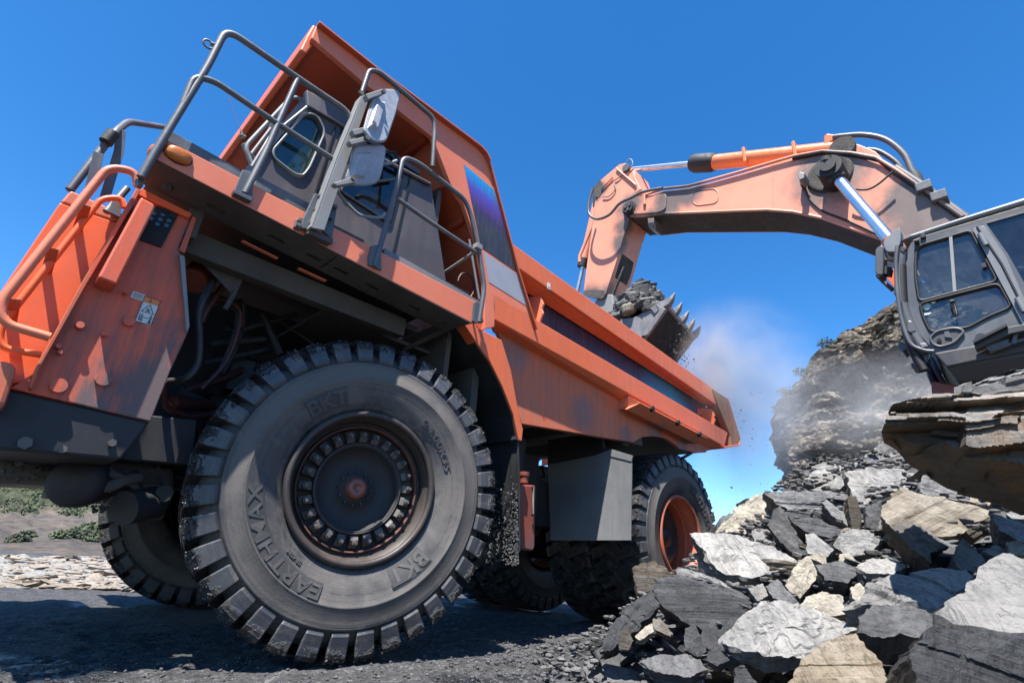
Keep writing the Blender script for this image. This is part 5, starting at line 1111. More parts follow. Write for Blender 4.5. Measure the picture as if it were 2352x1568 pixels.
f.add(vs, [(j*16+i, j*16+(i+1) % 16, j*16+16+(i+1) % 16, j*16+16+i) for j in range(8) for i in range(16)], True); f.build('hair', M['seal'], prs)
f = MB()
for dx in (-.035, .035): f.tube([hc+V((dx, .085, -.03)), hc+V((dx, .10, -.03))], .012, 8)
f.build('eye', M['black'], prs)
f = MB(); f.add([hc+V((0, .14, -.07)), hc+V((-.02, .10, -.075)), hc+V((.02, .10, -.075)), hc+V((0, .095, -.02))], [(0, 1, 3), (0, 3, 2), (0, 2, 1)]); f.build('nose', M['skin'], prs)
f = MB(); f.tube([hc+V((-.03, .098, -.105)), hc+V((0, .108, -.108)), hc+V((.03, .098, -.105))], .006, 6); f.build('mouth', M['hose_red'], prs)
# =================================================================== GROUND, RUBBLE PILE, CLIFF, HILLS
def sstep(a, b, x):
    t = max(0., min(1., (x-a)/(b-a))); return t*t*(3-2*t)
def fbm(p, o=4, g=.5, l=2.1):
    a = 1; s = 0; q = Vector(p)
    for _ in range(o): s += a*noise.noise(q); q = q*l; a *= g
    return s
def pile_h(x, y):
    h = .12+.42*(x-.5)+.15*(-1.6-y); h = min(h, 1.95+.05*(x-5)); e = sstep(-.25, -1.35, y)
    return max(h, -.3)*e*sstep(.2, 1.2, x+(y+1.5)*-.2)
def ground_h(x, y):
    z = .035*fbm((x*.6, y*.6, 0), 4)+.012*fbm((x*3, y*3, 3), 4, .6)-.01
    if abs(x) < 6 and abs(y) < 6: z += .016*fbm((x*7, y*9, 6), 4, .65)+.02*max(0, noise.noise((x*4, y*7, 9))-.25)
    r = abs(noise.noise((x*.35+5, y*1.1, 2))); z += .05*(r-.2)*sstep(2.5, 1, abs(y+2.))
    if abs(x) < 7 and -.3 < y < 4.6: z = min(z, .0)
    return z
def grid_mesh(name, mat, us, vs, fn, smooth=True):
    P = [fn(u, v) for v in vs for u in us]; n = len(us)
    f = MB(); f.add(P, [(j*n+i, j*n+i+1, (j+1)*n+i+1, (j+1)*n+i) for j in range(len(vs)-1) for i in range(n-1)], smooth)
    return f.build(name, mat)
# wet slate ground
mt, t, p = newmat('wet_slate_ground')
v = mapping(t); big = noise_n(t, v, .55, 8, .6, .5); mid = noise_n(t, v, 5, 10, .72, .2); fine = noise_n(t, v, 45, 6, .75)
vo = _n(t, 'ShaderNodeTexVoronoi'); vo.inputs['Scale'].default_value = 26; t.links.new(v, vo.inputs['Vector'])
c = mixc(t, ramp(t, mid, [(.35, 0), (.62, 1)]), (.05, .05, .056), (.155, .153, .156))
c = mixc(t, ramp(t, fine, [(.5, 0), (.7, .55)]), c, (.20, .195, .19))
vg = _n(t, 'ShaderNodeTexVoronoi'); vg.inputs['Scale'].default_value = 48; t.links.new(v, vg.inputs['Vector']); sg_ = _n(t, 'ShaderNodeSeparateColor'); t.links.new(vg.outputs['Color'], sg_.inputs[0]); c = mixc(t, 1., c, ramp(t, sg_.outputs[0], [(0, .55), (.85, 1.2), (1, 2.3)]), 'MULTIPLY')
wet = ramp(t, math_n(t, 'ADD', big, math_n(t, 'MULTIPLY', mid, .18)), [(.655, 0), (.72, 1)])
c = mixc(t, math_n(t, 'MULTIPLY', wet, .8), c, (.02, .022, .027))
t.links.new(c, p.inputs['Base Color']); t.links.new(math_n(t, 'SUBTRACT', .9, math_n(t, 'MULTIPLY', wet, .6)), p.inputs['Roughness'])
b = bump(t, mid, .8, .05); b = bump(t, vo.outputs['Distance'], .35, .02, b); b = bump(t, vg.outputs['Distance'], .7, .012, b); b = bump(t, fine, .6, .008, b); t.links.new(b, p.inputs['Normal']); M['ground'] = mt
def axis(lo, hi, c, fine, grow):
    out = [c]; s = fine
    x = c
    while x < hi: x += s; out.append(min(x, hi)); s = s if abs(x-c) < 2.6 else s*grow
    x = c; s = fine; pre = []
    while x > lo: x -= s; pre.append(max(x, lo)); s = s if abs(x-c) < 2.6 else s*grow
    return pre[::-1]+out
gx = axis(-900, 900, .8, .035, 1.10); gy = axis(-900, 900, -.8, .035, 1.10)
g = grid_mesh('ground', M['ground'], gx, gy, lambda x, y: (x, y, ground_h(x, y) if abs(x) < 40 and abs(y) < 40 else 0)); tag(g, kind='structure')

# ---- slate materials
M['slate_pale'] = rockmat('slate_pale', (.29, .287, .28), (.52, .50, .465), (.085, .085, .09), (.40, .32, .22), .35)
M['slate_mid'] = rockmat('slate_mid', (.20, .20, .205), (.40, .395, .385), (.07, .07, .075), (.25, .18, .12), .3, stainpos=.56)
M['slate_dark'] = rockmat('slate_dark', (.10, .10, .105), (.24, .24, .24), (.03, .031, .034), (.10, .07, .045), .3, rough=.5, stainpos=.58)
M['slate_wet'] = rockmat('slate_wet', (.055, .057, .062), (.12, .12, .125), (.018, .019, .022), rough=.38)
M['slate_tan'] = rockmat('slate_tan', (.34, .27, .18), (.52, .47, .38), (.09, .07, .05), (.30, .30, .31), .6, stainpos=.5)
M['slate_ochre'] = rockmat('slate_ochre', (.36, .25, .13), (.50, .44, .34), (.10, .07, .04), (.30, .12, .03), .7, stainpos=.55)
M['slate_cream'] = rockmat('slate_cream', (.50, .44, .34), (.62, .58, .50), (.20, .17, .13), (.30, .30, .30), .4, stainpos=.56)
M['slate_brown'] = rockmat('slate_brown', (.10, .075, .05), (.26, .24, .22), (.035, .028, .022), (.18, .11, .05), .6, rough=.55, stainpos=.47)

def jag(poly, seg, amp, rnd):
    """densify a closed planar outline and make it uneven"""
    out = []; N = len(poly)
    per = sum((poly[(i+1) % N]-poly[i]).length for i in range(N))
    for i in range(N):
        a, b = poly[i], poly[(i+1) % N]; n = max(1, round(seg*(b-a).length/per)); 
        for k in range(n): out.append(a+(b-a)*k/n)
    return out
def rock_obj(name, pts, n, th, bed, mat, seed, amp=1., res=72, rings=9, taper=.80, layers=8, flat=False):
    """slab: outline pts on a plane facing n, thickness th behind it, cleavage direction bed"""
    rnd = random.Random(seed); n = n.normalized(); bed = bed.normalized()
    c = sum(pts, Vector())/len(pts); size = max((p-c).length for p in pts); R = jag(pts, res, 0, rnd); m_ = len(R); off = Vector((seed*3.17, seed*1.7, seed*.37))
    e1 = (R[0]-c).normalized(); vs = []; fs = []
    fac = abs(n.dot(bed))
    def disp(p, edge):
        q = p+off; w = q.dot(bed)
        lay = noise.noise(Vector((math.floor(w/(.028+.06*size*.3))*7.3, seed, 0)))                     # whole leaves stand proud or break back
        d = .055*size*amp*fbm(q*(1.3/size), 4)+.014*size*amp*fbm(q*(6/size), 3)
        if fac < .7: d += .06*size*amp*lay
        else:
            tq = fbm(q*(1.1/size)+Vector((9, 4, 1)), 3); tq += .25*noise.noise(q*(7/size)); d += .075*size*amp*(math.floor(tq*4)/4-tq*.55)
        return d
    def inpl(p):      # uneven outline
        q = p+off; d = (p-c); d = d-n*d.dot(n); return d.normalized()*size*(.05*fbm(q*(3.2/size), 4, .6)+.09*(.22-abs(noise.noise(q*(4.5/size)+Vector((5, 1, 2)))))) if d.length > 1e-5 else Vector()
    back = []
    side_steps = layers*2
    for k in range(side_steps, -1, -1):
        lv = math.ceil(k/2); f_ = k/side_steps; ins = 1-(1-taper)*f_
        row = []
        for p in R:
            q = p+off; js = .17*noise.noise(Vector((q.x*2.2/size, q.y*2.2/size, q.z*2.2/size+lv*3.3)))+.09*noise.noise(Vector((q.x*7/size, q.y*7/size, q.z*7/size+lv*5.3)))
            z = (math.floor((k+1)/2)+(.0 if k % 2 else 0))/layers
            pp = c+(p-c)*(ins+js*(1 if k else .35))+inpl(p)-n*(th*min(1, z))
            pp = pp+n*disp(pp, True)*(1 if k == 0 else .5)
            row.append(pp)
        vs += row
    for j in range(rings):
        s = 1-(j+1)/(rings+.4); s = s**.85
        row = []
        for p in R:
            pp = c+(p-c)*s+inpl(p)*s**3; pp = pp+n*(disp(pp, False)+.02*size*(1-s)); row.append(pp)
        vs += row
    tot = side_steps+1+rings
    for j in range(tot-1):
        for i in range(m_):
            k = (i+1) % m_; fs.append((j*m_+i, j*m_+k, (j+1)*m_+k, (j+1)*m_+i))
    vs.append(c+n*(disp(c, False)+.02*size)); fs += [((tot-1)*m_+i, (tot-1)*m_+(i+1) % m_, len(vs)-1) for i in range(m_)]
    vs.append(c-n*th*1.05); fs += [((i+1) % m_, i, len(vs)-1) for i in range(m_)]
    x = bed.orthogonal().normalized(); y = bed.cross(x); rot = Matrix((x, y, bed)).transposed()
    inv = rot.transposed(); me = bpy.data.meshes.new(name)
    me.from_pydata([tuple(inv @ (v-c)) for v in vs], [], fs); me.materials.append(M[mat])
    bm = bmesh.new(); bm.from_mesh(me); bmesh.ops.recalc_face_normals(bm, faces=bm.faces); bm.to_mesh(me); bm.free()
    for p in me.polygons: p.use_smooth = True
    me.set_sharp_from_angle(angle=math.radians(28))
    o = bpy.data.objects.new(name, me); COL.objects.link(o); o.matrix_world = Matrix.Translation(c) @ rot.to_4x4(); return o
def march(px, lift=.0):
    d = ray(*px); s = 1.2
    while s < 30:
        q = CP+d*s
        if q.z < pile_h(q.x, q.y)+lift: return s
        s += .05
    return 8.
ROCKS = []
def rock(label, poly, mat='slate_mid', face=(-.6, -.3, .75), th=.25, bed=None, D=None, lift=.12, seed=1, conv=b4, cat='rock', name='rock', dd=0, **k):
    P = [conv(*q) for q in poly]; cx = sum(q[0] for q in P)/len(P); cy = sum(q[1] for q in P)/len(P)
    if D is None: D = march((cx, cy), lift)+dd
    o = AD((cx, cy), D); n = Vector(face).normalized(); pts = [AP(q, o, n) for q in P]
    bd_ = None
    if bed is None and seed % 2 and mat != 'slate_cream': q_ = random.Random(seed+500); bd_ = (Vector((.15, -.1, 1))+Vector((q_.uniform(-.6, .6), q_.uniform(-.6, .6), 0))).normalized()
    ob = rock_obj(name, pts, n, th*(.62 if th < .45 else .8), Vector(bed) if bed else (bd_ or n), mat, seed, **k); tag(ob, label, cat, 'broken slate rocks of the pile'); ROCKS.append((ob, label)); return ob
UPV = (.15, -.1, 1)
# underlying rubble
mt = rockmat('rubble', (.07, .07, .075), (.22, .22, .22), (.03, .03, .033), (.14, .10, .07), .3, rough=.7); M['rubble'] = mt
xs = [0.1+.09*i for i in range(150)]; ys = [-.15-.09*i for i in range(110)]
g = grid_mesh('rubble_bank', mt, xs, ys, lambda x, y: (x, y, pile_h(x, y)-.10+.10*fbm((x*1.4, y*1.4, 1), 4, .6)+.05*abs(noise.noise((x*5, y*5, 2))) if pile_h(x, y) > .02 else -.15)); tag(g, kind='structure')
# ---- the big slabs, each where it lies
F1 = (-.75, -.35, .55); TOP = (-.45, -.25, .85); FR = (-.85, -.45, .25)
rock('broad pale slab with a dark layered lower edge leaning beside the rear wheel', [(500, 735), (600, 725), (760, 740), (960, 820), (1100, 880), (1040, 935), (860, 975), (700, 960), (610, 880)], 'slate_pale', (-.5, -.35, .8), .32, seed=2, dd=-.2, res=110, rings=14)
rock('tan boulder with crumbling top on the skyline right of the rear wheel', [(650, 725), (740, 600), (830, 540), (885, 515), (1005, 590), (960, 650), (930, 720), (870, 745), (760, 735)], 'slate_cream', (-.7, -.5, .5), .5, seed=3, res=90, rings=12, dd=.3)
rock('long flat layered slab lying across the top of the pile left of the cliff foot', [(912, 515), (1060, 497), (1300, 505), (1390, 520), (1375, 590), (1240, 605), (1050, 612), (980, 570)], 'slate_mid', (-.8, -.45, .4), .5, bed=(.1, .05, 1), seed=4, dd=.1, res=100, rings=10)
rock('tall leaf-shaped slab standing on edge with a dark split side', [(930, 690), (960, 620), (1000, 585), (1060, 690), (1155, 840), (1090, 872), (1000, 790)], 'slate_dark', (-.9, -.3, .35), .3, bed=(.6, -.55, .5), seed=5, res=90, rings=10, dd=-.25)
rock('narrow grey slab sloping down to the right under the long flat slab', [(1228, 565), (1260, 552), (1400, 655), (1385, 705), (1290, 640)], 'slate_mid', (-.7, -.5, .5), .14, seed=6)
rock('upright brownish slab wedged vertically in the middle of the pile', [(1370, 540), (1420, 528), (1455, 650), (1445, 722), (1395, 712)], 'slate_brown', (-.85, -.5, .1), .18, seed=7)
rock('dark layered slab just below the long flat slab', [(1050, 660), (1200, 655), (1350, 718), (1290, 765), (1150, 735)], 'slate_dark', (-.8, -.4, .45), .35, bed=UPV, seed=8)
rock('short layered slab under the long flat slab, beside the standing leaf-shaped one', [(1015, 618), (1240, 612), (1250, 650), (1060, 660)], 'slate_dark', (-.8, -.4, .3), .4, bed=UPV, seed=9, dd=.15)
rock('pale slab at the foot of the cliff, leftmost of the skyline slabs', [(1130, 430), (1230, 368), (1440, 345), (1390, 400), (1220, 480), (1150, 470)], 'slate_pale', F1, .3, seed=10, dd=.5)
rock('peaked slab standing highest on the pile below the cliff', [(1450, 322), (1520, 265), (1605, 210), (1720, 290), (1775, 350), (1600, 362), (1485, 357)], 'slate_mid', (-.8, -.4, .45), .4, seed=11, bed=(-.3, .2, 1), dd=.6, res=90)
rock('large pale ridged face in the upper middle of the pile', [(1350, 400), (1500, 368), (1660, 375), (1810, 405), (1700, 500), (1600, 600), (1470, 590), (1400, 510)], 'slate_pale', (-.75, -.4, .55), .5, seed=12, res=120, rings=14, bed=(-.5, -.6, .7), dd=.25)
rock('thin pale slab left of the large ridged face', [(1180, 500), (1330, 420), (1380, 500), (1340, 520)], 'slate_pale', F1, .2, seed=13, dd=.3)
rock('grey boulder with a dark hollow in its left end', [(1755, 470), (1800, 420), (1860, 400), (2010, 450), (2055, 560), (1900, 548), (1790, 520)], 'slate_mid', (-.8, -.35, .5), .5, seed=14, bed=(.4, -.3, .8), res=100, rings=12)
rock('big ochre and tan slab in the right middle of the pile', [(1568, 610), (1640, 510), (1760, 520), (1900, 548), (2160, 612), (2105, 722), (1900, 762), (1700, 742), (1580, 690)], 'slate_tan', (-.72, -.3, .6), .4, seed=15, res=130, rings=16, dd=-.1)
rock('grey slab with dark shaded underside at the right edge below the overhanging boulder', [(2160, 620), (2290, 660), (2460, 720), (2460, 800), (2330, 780), (2220, 722)], 'slate_mid', F1, .25, seed=16)
rock('rounded grey boulder with fine cracks in the centre of the pile', [(1290, 802), (1330, 740), (1410, 715), (1490, 712), (1560, 772), (1510, 838), (1390, 872)], 'slate_pale', (-.75, -.4, .55), .4, seed=17, res=100, rings=14, bed=(-.3, -.2, .9))
rock('tilted slab with a rusty brown left edge in front of the big ochre slab', [(1600, 690), (1700, 660), (1800, 720), (1922, 812), (1830, 852), (1842, 912), (1740, 832)], 'slate_brown', (-.75, -.45, .5), .22, seed=18, dd=-.25, res=100, rings=12)
rock('flat grey slab behind the rusty edged slab', [(1780, 700), (1900, 780), (2000, 830), (1960, 860), (1800, 850)], 'slate_mid', F1, .2, seed=19)
rock('slender grey slab leaning left of the cracked boulder', [(1140, 742), (1185, 733), (1300, 828), (1262, 862), (1150, 850)], 'slate_pale', F1, .16, seed=20, dd=-.1)
rock('wedge of grey slate pointing up behind the smooth foreground slab', [(1960, 882), (2010, 770), (2070, 810), (2142, 882), (2080, 952), (1990, 932)], 'slate_mid', (-.8, -.45, .4), .3, bed=(.5, -.4, .6), seed=21, res=90)
rock('upright tan slab in the middle of the pile above the cream stone', [(1100, 880), (1180, 852), (1255, 852), (1262, 905), (1190, 1000), (1110, 1100), (1030, 1022)], 'slate_cream', (-.78, -.45, .45), .3, seed=22, res=90)
rock('dark broken chunk between the tan slab and the pale flat stones', [(1190, 912), (1330, 892), (1452, 940), (1370, 1012), (1250, 992)], 'slate_dark', F1, .3, seed=23, bed=UPV)
rock('flat pale stone left of the large grey slab', [(1410, 925), (1480, 880), (1600, 872), (1700, 920), (1620, 960), (1480, 955)], 'slate_pale', TOP, .2, seed=24)
rock('cream coloured stone shining in the centre foreground', [(1108, 1130), (1160, 1085), (1232, 1060), (1350, 1082), (1362, 1190), (1200, 1207), (1100, 1162)], 'slate_cream', (-.7, -.4, .6), .3, seed=25, res=90, rings=12, dd=-.1)
rock('dark edged slab tilted left of the cream stone', [(918, 1032), (985, 988), (1112, 1130), (1092, 1162), (960, 1092)], 'slate_dark', F1, .2, seed=26)
rock('small pale stone left of the tilted dark slab', [(822, 1042), (900, 1015), (942, 1080), (872, 1112)], 'slate_pale', F1, .2, seed=27)
rock('pale slab with pinkish streaks across the foreground centre', [(780, 1192), (880, 1135), (1000, 1120), (1150, 1150), (1330, 1222), (1422, 1262), (1250, 1332), (1130, 1402), (930, 1415), (760, 1380), (668, 1350), (700, 1290)], 'slate_pale', (-.5, -.3, .82), .16, seed=28, res=150, rings=18, D=2.75)
rock('large flat grey slab half in the shadow of the overhanging boulder', [(1358, 1162), (1500, 1020), (1600, 975), (1750, 940), (1900, 925), (2042, 942), (2062, 982), (1990, 1052), (1860, 1142), (1500, 1132)], 'slate_pale', (-.5, -.2, .85), .2, seed=29, res=130, rings=16, D=3.05)
rock('grey slab with a dark frayed front edge right of the streaked one', [(1430, 1200), (1500, 1132), (1700, 1120), (1850, 1180), (1842, 1272), (1760, 1312), (1500, 1302), (1428, 1282)], 'slate_dark', (-.7, -.35, .6), .3, seed=30, res=120, rings=14, D=2.5, bed=(.1, -.1, 1))
rock('huge smooth pale slab filling the right foreground', [(1850, 1182), (1960, 1080), (2050, 1000), (2122, 902), (2230, 862), (2460, 880), (2480, 1310), (2351, 1300), (2200, 1272), (2000, 1252)], 'slate_pale', (-.5, -.15, .85), .3, seed=31, res=150, rings=20, D=2.15, amp=.6)
rock('wet dark rough block under the huge smooth slab in the bottom right corner', [(1730, 1375), (1790, 1290), (1850, 1250), (2100, 1270), (2420, 1290), (2480, 1700), (1760, 1700)], 'slate_wet', (-.85, -.4, .3), .5, seed=32, res=150, rings=20, D=1.85, bed=(.25, -.2, 1), amp=1.3)
rock('yellow and rust stained slab at the bottom of the picture', [(1040, 1570), (1090, 1490), (1130, 1430), (1270, 1322), (1420, 1290), (1500, 1382), (1560, 1470), (1620, 1600), (1400, 1640), (1100, 1640)], 'slate_ochre', (-.65, -.35, .7), .2, seed=33, res=130, rings=16, D=2.2)
rock('big dark slab with muddy rough top in front of the rear wheel', [(300, 1002), (420, 960), (600, 1032), (852, 1122), (790, 1202), (752, 1270), (680, 1322), (500, 1242), (335, 1142)], 'slate_wet', (-.78, -.5, .35), .35, seed=34, res=130, rings=14, dd=-.1, bed=(.1, .1, 1))
rock('muddy crumbling crust along the back of the big dark slab', [(300, 990), (440, 950), (640, 1010), (880, 1110), (800, 1150), (600, 1060), (420, 1010)], 'slate_wet', TOP, .12, seed=35, res=100, amp=1.6, dd=-.15)
rock('long fibrous dark rock lying at the left foot of the pile', [(-5, 1395), (60, 1250), (130, 1150), (290, 1045), (332, 1140), (200, 1272), (80, 1372)], 'slate_wet', (-.75, -.5, .45), .25, seed=36, res=110, bed=(.6, -.5, .9), D=3.2, amp=1.3)
rock('brown chunk standing against the bottom of the rear wheel', [(180, 930), (240, 900), (300, 890), (402, 962), (320, 1040), (210, 1082)], 'slate_brown', (-.8, -.5, .3), .3, seed=37, bed=(.3, .2, 1), D=4.1)
rock('thin slab lying under the rim of the rear wheel', [(420, 915), (640, 980), (762, 1062), (640, 1012), (430, 962)], 'slate_mid', F1, .1, seed=38, dd=-.1)
rock('bright white splinter near the left foot of the pile', [(190, 1312), (250, 1252), (292, 1238), (297, 1282), (222, 1332)], 'slate_cream', F1, .08, seed=39, D=3.0)
rock('brown banded splinter above the white one', [(290, 1212), (330, 1205), (402, 1290), (390, 1308), (300, 1265)], 'slate_brown', F1, .08, seed=40, D=2.98)
rock('small upright brown stone at the leftmost edge of the pile', [(98, 1292), (150, 1248), (185, 1332), (160, 1385), (105, 1382)], 'slate_brown', (-.8, -.5, .3), .12, seed=41, D=2.9)
rock('dark upright stone below the big dark slab', [(468, 1262), (530, 1248), (592, 1390), (545, 1422), (470, 1382)], 'slate_wet', (-.8, -.5, .3), .15, seed=42, D=2.85)
rock('dark pointed stone at the bottom edge left of the yellow slab', [(748, 1485), (800, 1470), (880, 1580), (870, 1640), (745, 1620)], 'slate_wet', (-.8, -.5, .4), .15, seed=43, D=2.3)
rock('low muddy slab in the bottom left of the pile', [(215, 1440), (330, 1400), (560, 1430), (596, 1490), (500, 1530), (300, 1500)], 'slate_dark', TOP, .1, seed=44, D=2.75)
rock('small dark slab between the low muddy one and the streaked slab', [(600, 1385), (700, 1390), (720, 1440), (650, 1470), (590, 1440)], 'slate_wet', F1, .1, seed=45, D=2.65)
rock('brown slab edge showing under the left of the streaked slab', [(700, 1420), (760, 1400), (920, 1420), (910, 1500), (720, 1470)], 'slate_brown', F1, .2, seed=46, D=2.75)
rock('small stone with a light top at the right edge under the overhang', [(2250, 622), (2351, 588), (2440, 600), (2400, 650), (2300, 652)], 'slate_mid', TOP, .15, seed=47)
rock('blue-grey stone right of the pointed wedge', [(2120, 835), (2200, 800), (2290, 850), (2230, 880)], 'slate_mid', F1, .2, seed=48)
rock('small tan stone near the right edge above the smooth slab', [(2250, 790), (2310, 775), (2400, 820), (2350, 860), (2270, 850)], 'slate_tan', F1, .2, seed=49)
rock('rust coloured stone between the hollow boulder and the ochre slab', [(2055, 500), (2130, 490), (2190, 540), (2150, 590), (2050, 560)], 'slate_tan', F1, .2, seed=50, dd=.2)
rock('dark stone under the rusty edged slab', [(1820, 815), (1990, 812), (1980, 870), (1840, 865)], 'slate_dark', F1, .2, seed=51)
rock('small pale stone between cracked boulder and dark chunk', [(1330, 850), (1380, 845), (1420, 890), (1370, 905), (1325, 890)], 'slate_cream', F1, .12, seed=52, dd=-.05)
rock('pale block right of the cream stone', [(1385, 1040), (1440, 1008), (1480, 1050), (1440, 1120), (1400, 1095)], 'slate_cream', F1, .2, seed=53)
rock('grey chips heaped at the back of the rusty edged slab', [(1470, 590), (1560, 550), (1570, 640), (1550, 720), (1480, 700)], 'slate_dark', (-.85, -.4, .3), .2, seed=54, bed=(.9, -.3, .2))

# ---- overhanging boulder close to the camera on the right
def loft_rock(name, rows, mat, seed, amp, lab, cu=90, cv=14, bed=(.1, -.15, 1)):
    """rows of (x, y, distance) sightings, densified and broken into leaves"""
    pts = [[AD((x, y), D) for x, y, D in r] for r in rows]; nr = len(pts); nc = len(pts[0]); bed = Vector(bed).normalized(); G = []
    for j in range(nr-1):
        for b_ in range(cv):
            tv = b_/cv; row = []
            for i in range(cu+1):
                u = i/cu*(nc-1); i0 = min(int(u), nc-2); fu = u-i0
                a = pts[j][i0].lerp(pts[j][i0+1], fu); b = pts[j+1][i0].lerp(pts[j+1][i0+1], fu); row.append(a.lerp(b, tv))
            G.append(row)
    G.append([pts[-1][min(int(i/cu*(nc-1)), nc-2)].lerp(pts[-1][min(int(i/cu*(nc-1)), nc-2)+1], i/cu*(nc-1)-min(int(i/cu*(nc-1)), nc-2)) for i in range(cu+1)])
    c = sum((p for r in G for p in r), Vector())/(len(G)*(cu+1)); out = Vector((-.85, -.25, 0)).normalized(); off = Vector((seed*3.1, 0, seed))
    for r in G:
        for i, p in enumerate(r):
            q = p+off; wv = q.dot(bed)+.03*fbm(q*.8, 2); al = q.dot(Vector((.3, .9, 0))); k1 = math.floor(wv/.12); lay = 1.6*noise.cell(Vector((k1*1.01, seed, al*1.6+k1*.37)))-.8+.6*noise.noise(Vector((k1*5.1, seed, al*1.2))); k2 = math.floor(wv/.045); lay2 = 2*noise.cell(Vector((k2*1.01, seed+.5, al*4+k2*.61)))-1
            r[i] = p+out*(amp*(.08*lay+.022*lay2+.05*fbm(q*2, 4)))+bed*(.02*amp*fbm(q*5, 3))
    x = bed.orthogonal().normalized(); y = bed.cross(x); rot = Matrix((x, y, bed)).transposed(); inv = rot.transposed()
    me = bpy.data.meshes.new(name); V_ = [tuple(inv @ (p-c)) for r in G for p in r]; w_ = cu+1
    F_ = [(j*w_+i, j*w_+i+1, (j+1)*w_+i+1, (j+1)*w_+i) for j in range(len(G)-1) for i in range(cu)]
    F_ += [tuple(j*w_ for j in range(len(G))), tuple(j*w_+cu for j in range(len(G)-1, -1, -1))]
    me.from_pydata(V_, [], F_); me.materials.append(M[mat])
    bm = bmesh.new(); bm.from_mesh(me); bmesh.ops.recalc_face_normals(bm, faces=bm.faces); bm.to_mesh(me); bm.free()
    for p in me.polygons: p.use_smooth = True
    me.set_sharp_from_angle(angle=math.radians(30))
    o = bpy.data.objects.new(name, me); COL.objects.link(o); o.matrix_world = Matrix.Translation(c) @ rot.to_4x4()
    tag(o, lab, 'rock', 'broken slate rocks of the pile'); return o
def rr(conv, pts): return [(*conv(x, y), D) for x, y, D in pts]
M['slate_layer2'] = rockmat('slate_layer2', (.34, .28, .21), (.54, .49, .43), (.10, .075, .055), (.40, .26, .12), .6, rough=.65, stainpos=.48)
M['slate_layer'] = rockmat('slate_layer', (.18, .135, .09), (.40, .38, .35), (.055, .042, .03), (.34, .17, .05), .75, rough=.6, stainpos=.5)
loft_rock('rock', [
    rr(b4, [(1640, 50, 3.05), (1740, 35, 3.15), (1900, 30, 3.25), (2100, 30, 3.3), (2500, 20, 3.4)]),
    rr(b4, [(1588, 85, 2.72), (1740, 80, 2.7), (1900, 75, 2.66), (2100, 90, 2.6), (2500, 60, 2.5)]),
    rr(b4, [(1582, 112, 2.68), (1760, 170, 2.62), (1950, 200, 2.56), (2110, 270, 2.5), (2500, 340, 2.4)]),
    rr(b4, [(1610, 200, 2.74), (1720, 300, 2.82), (1860, 400, 2.86), (2080, 490, 2.86), (2500, 620, 2.8)]),
    rr(b4, [(1640, 130, 3.05), (1780, 200, 3.15), (1950, 260, 3.25), (2150, 300, 3.3), (2500, 380, 3.4)])],
    'slate_layer', 61, 1.0, 'huge overhanging layered boulder with ochre underside jutting in from the right edge', cu=190, cv=30)
loft_rock('rock', [
    rr(b6, [(1000, 835, 3.15), (1260, 775, 3.25), (1500, 765, 3.3), (1700, 745, 3.35), (2100, 700, 3.4)]),
    rr(b6, [(985, 828, 2.95), (1250, 762, 2.95), (1500, 758, 2.9), (1700, 738, 2.88), (2100, 700, 2.85)]),
    rr(b6, [(960, 870, 2.85), (1250, 870, 2.82), (1500, 850, 2.76), (1700, 850, 2.74), (2100, 840, 2.7)]),
    rr(b6, [(1000, 890, 3.15), (1250, 890, 3.25), (1500, 880, 3.3), (1700, 880, 3.35), (2100, 880, 3.4)])],
    'slate_layer2', 62, .7, 'thin pale orange-edged slab lying on top of the overhanging boulder', cu=160, cv=16)
loft_rock('rock', [
    rr(b6, [(1410, 712, 3.35), (1600, 630, 3.4), (1720, 600, 3.45), (1860, 560, 3.45), (2100, 500, 3.45)]),
    rr(b6, [(1398, 702, 3.05), (1590, 618, 3.05), (1720, 590, 3.02), (1860, 548, 3.0), (2100, 490, 3.0)]),
    rr(b6, [(1405, 745, 3.0), (1600, 752, 2.95), (1720, 760, 2.92), (1860, 765, 2.9), (2100, 770, 2.86)]),
    rr(b6, [(1430, 750, 3.35), (1600, 760, 3.4), (1720, 770, 3.45), (1860, 775, 3.45), (2100, 780, 3.5)])],
    'slate_mid', 63, .9, 'grey layered slab under the excavator cab, topmost at the right edge', cu=150, cv=22)

# ---- loose stones between the slabs
protos = []
rnd = random.Random(11)
for k in range(9):
    a0 = rnd.random(); N = rnd.choice((5, 6, 7)); P = [Vector((math.cos(2*PI*i/N+a0)*rnd.uniform(.7, 1.15), math.sin(2*PI*i/N+a0)*rnd.uniform(.4, .8), 0)) for i in range(N)]
    o = rock_obj('stone', P, Vector((0, 0, 1)), rnd.uniform(.25, .6), Vector((0, 0, 1)), 'slate_mid', 70+k, res=26, rings=4, layers=3); protos.append(o)
mats = ['slate_mid']*4+['slate_pale']*4+['slate_dark']*3+['slate_tan', 'slate_brown', 'slate_wet', 'slate_cream']
meshes = {}
def stone_mesh(k, m_):
    if (k, m_) not in meshes:
        me = protos[k].data.copy(); me.materials.clear(); me.materials.append(M[m_]); meshes[(k, m_)] = me
    return meshes[(k, m_)]
cnt = 0; tries = 0
kinds = {'slate_mid': 'grey', 'slate_pale': 'pale grey', 'slate_dark': 'dark', 'slate_tan': 'tan', 'slate_brown': 'brown', 'slate_wet': 'wet black', 'slate_cream': 'cream'}
